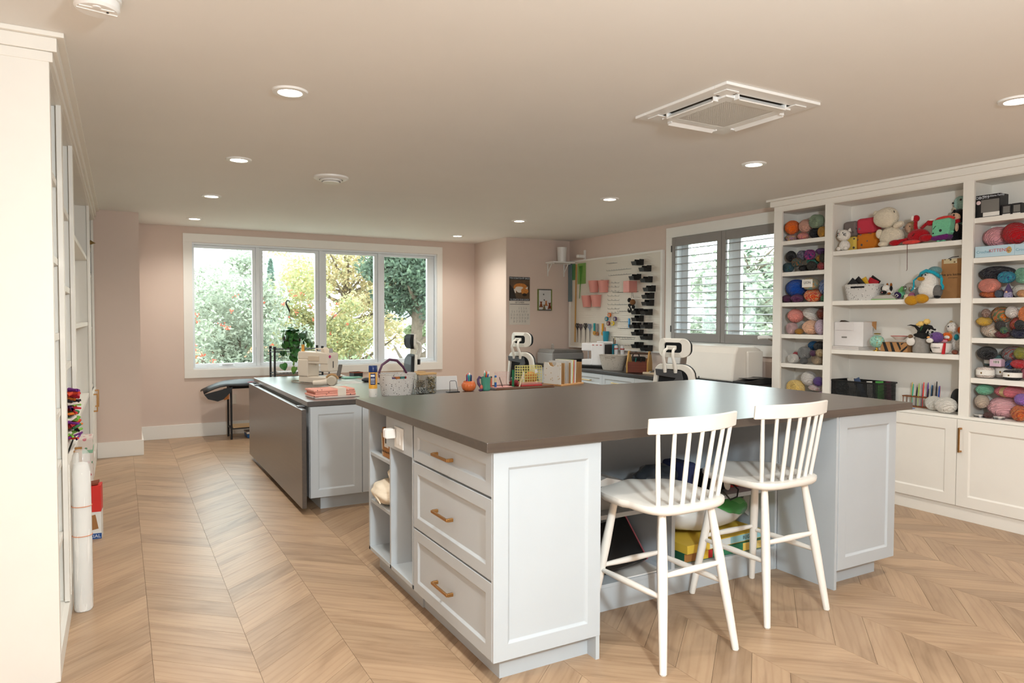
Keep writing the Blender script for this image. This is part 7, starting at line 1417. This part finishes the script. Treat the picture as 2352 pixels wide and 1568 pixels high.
t = thing('storage_case', 'black flat case with a pink edge leaning in the knee hole', 'case', (2.17, KY+.16, .1525), math.radians(12)); R = RY(math.radians(0)) @ RX(math.radians(-38)); MB().obox((0, 0, .095), R @ Vector((.15, 0, 0)), R @ Vector((0, .018, 0)), R @ Vector((0, 0, .12))).build('case', M('black_gloss', '#1b1b1c', .25), t, bevel=.006); MB().obox((.152, 0, .095), R @ Vector((.003, 0, 0)), R @ Vector((0, .019, 0)), R @ Vector((0, 0, .12))).build('pink_edge', M('pink_trim', '#d8748a', .5), t)
t = thing('black_case', 'low black box with a pink edge on the knee-hole floor', 'case', (1.84, KY+.10, .131)); MB().box(-.10, .10, -.08, .08, 0, .05).build('case', M('black_gloss', '#1b1b1c', .25), t, bevel=.004); MB().box(-.10, .10, -.084, -.08, .0, .008).build('pink_edge', M('pink_trim', '#d8748a', .5), t)
tag(MB().box(-.14, .10, -.12, .10, 0, .006).build('paper_sheet', M('paper', '#e6e4e0', .8), loc=(2.25, KY+.13, .1305)), 'white sheet lying in the knee hole beside the black case', 'paper')
t = thing('clear_bin', 'clear plastic bin with yarn on the upper knee-hole shelf', 'bin', (2.06, KY+.20, .463)); 
b = MB(); b.box(-.16, .16, -.13, -.127, 0, .10).box(-.16, .16, .127, .13, 0, .10).box(-.16, -.157, -.127, .127, 0, .10).box(.157, .16, -.127, .127, 0, .10).box(-.157, .157, -.127, .127, 0, .003); b.build('walls', M_sheet('bin_clear', '#d9d6cf', .35), t); MB().box(-.165, .165, -.135, .135, .10, .106).build('lid', M_sheet('bin_lid', '#dcd8d0', .5), t)
loose(MB().ell((.10, -.03, .045), (.045, .05, .04), 22, 14, fn=lambda d: 1+.03*math.sin(14*d.x+6*d.z)), 'yarn_ball', M_yarn('yarn_e3d3b4', ['#e3d3b4']), t, 'cream ball of yarn inside the clear bin', 'yarn', smooth=True)
tag(MB().prism([(-.13, 0), (.12, 0), (.13, .012), (.02, .04), (-.06, .018), (-.13, .035)], 'y', -.10, .10).build('pattern_leaflet', M('pale_print_paper', '#cfc8c0', .6), loc=(2.05, KY+.20, .570)), 'creased pale leaflet lying on the clear bin', 'leaflet')
t = thing('dark_pouch', 'dark grey plastic pouch on the upper knee-hole shelf', 'pouch', (2.45, KY+.18, .463)); MB().ell((0, 0, .086), (.12, .10, .076), 24, 14, fn=lambda d: 1+.06*math.sin(7*d.x+5*d.z)+.04*math.sin(11*d.y)).build('pouch', M('dark_grey_film', '#3b4046', .3, var=.3, scale=12), t, smooth=True)
t = thing('navy_pouch', 'navy cloth pouch behind the second stool', 'pouch', (2.63, KY+.20, .463)); MB().box(-.05, .05, -.09, .09, 0, .16).build('pouch', M('navy_cloth', '#252c52', .85), t, bevel=.02, seg=3)
t = thing('kit_bag', 'black kit bag with a looped cord and white tag', 'bag', (2.80, KY+.14, .463)); MB().box(-.08, .06, -.07, .08, 0, .10).build('bag', M('black_nylon', '#151517', .7), t, bevel=.02, seg=3); MB().tube([(-.06, -.068, .06), (-.055, -.135, .03), (-.04, -.152, .008), (-.01, -.156, -.025), (.04, -.156, -.015), (.055, -.15, .02), (.05, -.12, .04), (.04, -.068, .05)], .0045, 8).build('cord_loop', BLACK, t, smooth=True); MB().cyl((.02, -.10, .05), (.022, -.105, .051), .038, .038, 24).rot(Matrix.Identity(3)).build('round_tag', BAND, t)
tag(MB().box(-.10, .10, -.09, .09, 0, .05).build('red_box', M('red_card', '#b3201f', .5), loc=(2.98, KY+.19, .463), bevel=.002), 'red box on the upper knee-hole shelf', 'box')
tag(MB().box(-.14, .14, -.10, .10, 0, .008).build('craft_board', M('orange_board', '#a8562c', .6), loc=(2.98, KY+.16, .514), bevel=.001), 'thin brown-orange board lying on the red box', 'board')
# ---------------------------------------------------------------- by the tall cupboards
t = thing('wrapped_roll', 'tall white roll of wadding in clear plastic leaning on the cupboard', 'roll', (-.171, 3.86, 0), 0)
MB().lathe([(.036, .002), (.039, .012), (.039, .35), (.038, .66), (.029, .70), (.015, .705)], 26, fn=lambda a, q: 1+.02*math.sin(3*a+6*q)).build('wadding', M('white_wadding', '#f0ede8', .9, bmp=.3, bscale=40), t, smooth=True)
MB().lathe([(.038, .001), (.041, .10), (.040, .30), (.041, .50), (.039, .68), (.036, .74), (.022, .765)], 30, fn=lambda a, q: 1+.05*math.sin(5*a+9*q)+.03*math.sin(11*a-14*q), capb=False).build('plastic_wrap', M_sheet('wrap_film', '#f4f4f2', .28, .12), t, smooth=True)
for z in (.36, .50): MB().tube(arc((0, 0, z), .0415, 0, 2*PI, 24, 'xy')[:-1], .0018, 6, closed=True).build('orange_tie', M('orange_twine', '#d9895a', .7), t, smooth=True)
t = thing('toy_carton', 'red and white carton with a blue base strip on the floor', 'box', (-.163, 5.12, 0), math.radians(-4)); MB().box(-.04, .045, -.05, .06, .0, .17).build('lower_box', M('carton_white', '#e9e6e0', .5), t, bevel=.001); MB().box(-.04, .045, -.05, .06, .17, .335).build('upper_box', M('carton_red', '#d8291f', .5), t, bevel=.001); MB().box(-.041, .046, -.0515, -.0502, .0, .035).build('blue_strip', M('carton_blue', '#1f4f92', .5), t); MB().obox((.0, -.0512, .105), (.022, 0, .004), (0, .0005, 0), (-.008, 0, .045)).build('brown_panel', M('carton_brown', '#a5713f', .6), t); text('lettering', 'CIAL', PW, t, (.01, -.0518, .017), (PI/2, 0, 0), .03, .0002); MB().obox((.0, .0, .345), (.03, 0, .004), (0, .045, 0), (0, 0, .006)).build('flap', M('carton_rust', '#8a3a1c', .6), t)
FL = M_speck('floral_print', '#e9dcd2', ['#c9485a', '#d8808a', '#6f9a78', '#e3b5b0'], 26, .34, .8)
t = thing('floral_box', 'floral printed fabric box with a green band on the floor', 'box', (-.30, 6.35, .1005)); MB().box(-.10, .10, -.12, .14, 0, .36).build('box', FL, t, bevel=.004); MB().box(-.102, .102, -.122, .142, .25, .275).build('green_band', M('green_band', '#8fbf9f', .7), t)
# things in the cupboard bays
t = thing('wool_scraps', 'tangle of bright wool scraps spilling from the cupboard shelf', 'wool scraps', (-.232, 4.30, .7515)); rng = random.Random(12); cols = ['#d9431f', '#7a2a8a', '#7fb84a', '#e9dcd0', '#2a2228', '#e07a2a', '#3a7a4a', '#c9283a']
for k in range(26):
    z0 = .012+.0095*k; b = MB(); pts = [(rng.uniform(-.05, .045), rng.uniform(-.13, .13), z0+rng.uniform(-.006, .012)) for _ in range(6)]; b.tube(pts, rng.uniform(.005, .009), 7).build('strand', M('scrap_'+cols[k % 8][1:], cols[k % 8], .9), t, smooth=True)
for lab, y, z, nm, c_ in (('small brown paper bird hanging in the far cupboard', 7.55, 2.055, 'paper_bird', '#8a6f3c'), ('small dark blue spool on the far cupboard shelf', 7.62, 1.805, 'thread_spool', '#171b33'), ('small green tag hanging by the far cupboard handle', 7.6, .80, 'paper_tag', '#9fb55a')):
    t = thing(nm, lab, 'ornament', (LX-.055, y, z)); 
    if nm == 'paper_bird': MB().add([(.01, -.04, .03), (.085, 0, .02), (.01, .04, .03), (.03, 0, -.0), (.02, 0, .06)], [(0, 1, 4), (1, 2, 4), (0, 3, 1), (1, 3, 2), (0, 4, 2), (0, 2, 3)]).build('body', M('bird_'+c_[1:], c_, .5), t)
    elif nm == 'thread_spool': MB().cyl((.0, 0, .0), (.0, 0, .11), .034, .034, 16).build('thread', M('sp_'+c_[1:], c_, .8), t, smooth=True); MB().cyl((0, 0, .0), (0, 0, .006), .04, .04, 16).build('flange', BLACK, t)
    else: MB().box(.0, .035, -.03, .03, 0, .05).build('tag', M('tg_'+c_[1:], c_, .6), t); MB().box(.002, .033, -.028, .028, .05, .085).build('tag_top', BAND, t)
# ---------------------------------------------------------------- under the big window
t = thing('metal_rack', 'low black metal rack with a wooden lower shelf under the big window', 'rack', (1.36, 8.62, 0))
for x in (-.27, .27):
    for y in (-.13, .13): MB().cyl((x, y, 0), (x, y, .60), .0125, .0125, 12).build('post', BLKMET, t, smooth=True)
for z in (.12, .585):
    b = MB()
    for y in (-.13, .13): b.cyl((-.27, y, z), (.27, y, z), .006, .006, 8)
    for x in (-.27, .27): b.cyl((x, -.13, z), (x, .13, z), .006, .006, 8)
    for k in range(9): y = -.104+.026*k; b.cyl((-.27, y, z), (.27, y, z), .0025, .0025, 6)
    tag(b.build('wire_shelf', BLKMET, t, smooth=True), kind='stuff')
MB().box(-.25, .255, -.125, .125, .128, .142).build('wooden_shelf', M_grain('shelf_pine', '#c9a67c', '#d9bb93', 'x', .6), t, bevel=.001)
t = thing('garment_bag', 'black nylon bag with a red stripe draped over the low rack', 'bag', (1.30, 8.60, .602))
n = 15; V = []; F = []; BLK = M('black_satin', '#101013', .5, var=.2)
for i in range(n+1):
    u = i/n; x = -.50+.86*u; sag = -.075*max(0, (.28-u)/.28)**1.6
    for j in range(7): v = j/6; y = -.19+.38*v; z = .012+.028*math.sin(PI*v)+.022*math.sin(PI*min(1, u*1.1))*math.sin(PI*v)+sag+.006*math.sin(9*u+5*v); V.append((x, y, z))
for i in range(n):
    for j in range(6): F.append((i*7+j, (i+1)*7+j, (i+1)*7+j+1, i*7+j+1))
o = MB().add(V, F).build('cover', BLK, t, smooth=True, angle=0); o.modifiers.new('solid', 'SOLIDIFY').thickness = -.012
MB().add([(-.50, -.19, -.066), (-.46, -.19, -.12), (-.36, -.19, -.15), (-.30, -.19, -.13), (-.22, -.19, -.05), (-.20, -.19, .008), (-.50, -.17, -.066), (-.46, -.17, -.12), (-.36, -.17, -.15), (-.30, -.17, -.13), (-.22, -.17, -.05), (-.20, -.17, .008)], [(0, 1, 2, 3, 4, 5), (11, 10, 9, 8, 7, 6), (0, 6, 7, 1), (1, 7, 8, 2), (2, 8, 9, 3), (3, 9, 10, 4), (4, 10, 11, 5), (5, 11, 6, 0)]).build('hanging_corner', BLK, t)
MB().tube([(-.12, -.13, .030), (.0, -.12, .042), (.12, -.12, .044)], [.004, .011, .004], 8).build('red_stripe', M('red_stripe', '#a8202c', .5), t, smooth=True)
tag(MB().prism([(-.03, 0), (.025, .01), (.03, .10), (.01, .135), (-.035, .13)], 'y', -.01, .01).build('orange_packet', M('orange_film', '#c9761f', .3, var=.3, scale=30), loc=(1.045, 8.50, .455)), 'orange packet hanging from the low rack', 'packet')
t = thing('storage_tub', 'blue and white tub under the wooden shelf of the low rack', 'tub', (1.42, 8.60, .0)); MB().box(-.16, .18, -.12, .12, .0, .05).build('tub', M('blue_plastic', '#1f5a96', .4), t, bevel=.012, seg=3); MB().box(-.165, .185, -.125, .125, .05, .068).build('lid', M('pale_plastic', '#d8cfc8', .5), t, bevel=.004)
tag(MB().box(-.12, .14, -.10, .10, 0, .042).build('black_bag', M('black_nylon', '#151517', .7), loc=(1.44, 8.60, .0685), bevel=.014, seg=3), 'flat black bag lying on the blue tub', 'bag')
# plant stand and hanging plant
t = thing('plant_stand', 'black wire stand carrying the trailing plant by the window', 'plant stand', (1.665, 7.76, 0))
for x in (-.25, .25):
    for y in (-.12, .12): MB().cyl((x, y, 0), (x, y, 1.08), .011, .011, 10).build('post', BLKMET, t, smooth=True); MB().cyl((x, y, 1.055), (x, y, 1.085), .015, .015, 10).build('post_cap', BLKMET, t, smooth=True)
for z in (.35, .80, 1.055):
    b = MB()
    for y in (-.12, .12): b.cyl((-.25, y, z), (.25, y, z), .004, .004, 6).cyl((-.25, y, z-.03), (.25, y, z-.03), .004, .004, 6)
    for x in (-.25, .25): b.cyl((x, -.12, z), (x, .12, z), .004, .004, 6).cyl((x, -.12, z-.03), (x, .12, z-.03), .004, .004, 6)
    for k in range(15): x = -.25+.5*k/14; b.cyl((x, -.12, z), (x, .12, z), .002, .002, 5)
    tag(b.build('wire_shelf', BLKMET, t, smooth=True), kind='stuff')
tag(MB().box(-.20, .20, -.10, .10, 0, .006).build('patterned_mat', M_speck('mat_print', '#cfc9c6', ['#55505a', '#9a95a0'], 50, .35, .8), loc=(1.665, 7.76, .8065)), 'grey printed mat on the middle tier of the wire stand', 'mat')
t = thing('trailing_plant', 'trailing green heart-leaf plant in a hanging pot on the wire stand', 'plant', (1.605, 7.70, 1.062)); 
MB().lathe([(.07, 0), (.075, .004), (.098, .12), (.104, .125), (.104, .135), (.094, .135), (.072, .01), (.001, .01)], 28, capt=False).build('pot', M('dark_plastic_pot', '#26211e', .5), t, smooth=True); MB().lathe([(.092, .12), (.001, .122)], 20, capb=False, capt=False).build('soil', M('soil', '#2e2219', .95), t)
for k in range(3): a = 2*PI*k/3+.4; MB().tube([(.10*math.cos(a), .10*math.sin(a), .13), (.05*math.cos(a)-.01, .05*math.sin(a), .27), (-.022, 0, .40)], .0018, 5).build('hanger_wire', M('hanger_brown', '#4d4338', .6), t)
MB().tube([(-.02, 0, .395), (-.035, 0, .43), (-.055, 0, .475), (-.058, 0, .495), (-.045, 0, .512), (-.025, 0, .508), (-.016, 0, .488)], [.009, .0085, .008, .007, .006, .005, .003], 10).build('hanger_hook', BLACK, t, smooth=True)
LEAF = MB(); n = 9; V = [(0, 0, 0)]
out_ = [(0, 0), (.30, -.10), (.52, .08), (.56, .32), (.44, .60), (.22, .86), (0, 1.05), (-.22, .86), (-.44, .60), (-.56, .32), (-.52, .08), (-.30, -.10)]
LV = [(x, y, -.16*abs(x)**1.5+.10*math.sin(y*2)-.12*y*y) for x, y in out_]; mid = [(0, q, .035+.10*math.sin(q*2)-.12*q*q) for q in (.25, .55, .8)]
LEAF.add(LV+mid, [(0, 1, 2, 12), (12, 2, 3), (12, 3, 4, 13), (13, 4, 5, 14), (14, 5, 6), (0, 12, 10, 11), (12, 9, 10), (12, 13, 8, 9), (13, 14, 7, 8), (14, 6, 7)])
lo_ = LEAF.build('leaf', M('leaf_green', '#2f6a2a', .4), smooth=True); LM = lo_.data; bpy.data.objects.remove(lo_)
LMATS = [M('leaf_green_%d' % k, c_, .38, var=.15, scale=30) for k, c_ in enumerate(('#1f5522', '#2f6b2c', '#3d7d33', '#17431d', '#6a9a3c'))]
rng = random.Random(21)
def clear_leaf(o):
    """keep a leaf off the wires: in front of the stand, or lying on top of it"""
    m = o.rotation_euler.to_matrix() @ Matrix.Diagonal(o.scale); P = [m @ v.co + o.location for v in LM.vertices]
    lo3 = [min(p[i] for p in P) for i in range(3)]; hi3 = [max(p[i] for p in P) for i in range(3)]
    if lo3[2] < .006 and hi3[1] > -.078 and hi3[0] > -.21:
        if o.location.y < -.03: o.location.y -= hi3[1]+.080
        else: o.location.z += .006-lo3[2]
for v in range(17):
    a = -PI/2+rng.uniform(-.85, .85) if v < 9 else rng.uniform(0, 2*PI); hang = v < 9; R = rng.uniform(.12, .16); L = rng.uniform(.10, .34)
    p0 = Vector((.06*math.cos(a), .06*math.sin(a), .135)); p1 = Vector((R*math.cos(a), R*math.sin(a), .16+rng.uniform(0, .05)))
    if hang: p2 = Vector((R*1.2*math.cos(a), min(-.105, R*1.2*math.sin(a)), .05)); p3 = p2+Vector((rng.uniform(-.03, .03), rng.uniform(-.02, .0), -L))
    else: p2 = Vector((R*1.2*math.cos(a), R*1.2*math.sin(a), .09)); p3 = Vector((R*1.45*math.cos(a), R*1.45*math.sin(a), .04))
    pts = [p0, p1, p2, p3]; MB().tube(pts, [.003, .0025, .002, .0012], 6).build('vine', M('vine_green', '#4d6b34', .6), t, smooth=True)
    m_ = 6 if hang else 4
    for k in range(m_):
        q = (k+.6)/m_*3; i = min(2, int(q)); p = pts[i].lerp(pts[i+1], q-i); s_ = rng.uniform(.048, .078); aa = a+rng.uniform(-1.3, 1.3)
        o = inst('leaf', LM, LMATS[rng.choice([0, 0, 1, 1, 2, 3, 3] if q < 2.4 else [2, 4, 4, 1])], t, p, (rng.uniform(-1.9, -.9) if q > 1.2 else rng.uniform(-1.0, .2), rng.uniform(-.4, .4), aa-PI/2), (s_, s_, s_)); clear_leaf(o)
for k in range(18):
    a = rng.uniform(0, 2*PI); r_ = rng.uniform(.0, .09); s_ = rng.uniform(.05, .08); o = inst('leaf', LM, LMATS[rng.choice([0, 1, 1, 2, 3])], t, (r_*math.cos(a), r_*math.sin(a), .15+rng.uniform(0, .07)), (rng.uniform(-.8, .5), rng.uniform(-.5, .5), a-PI/2), (s_, s_, s_)); clear_leaf(o)
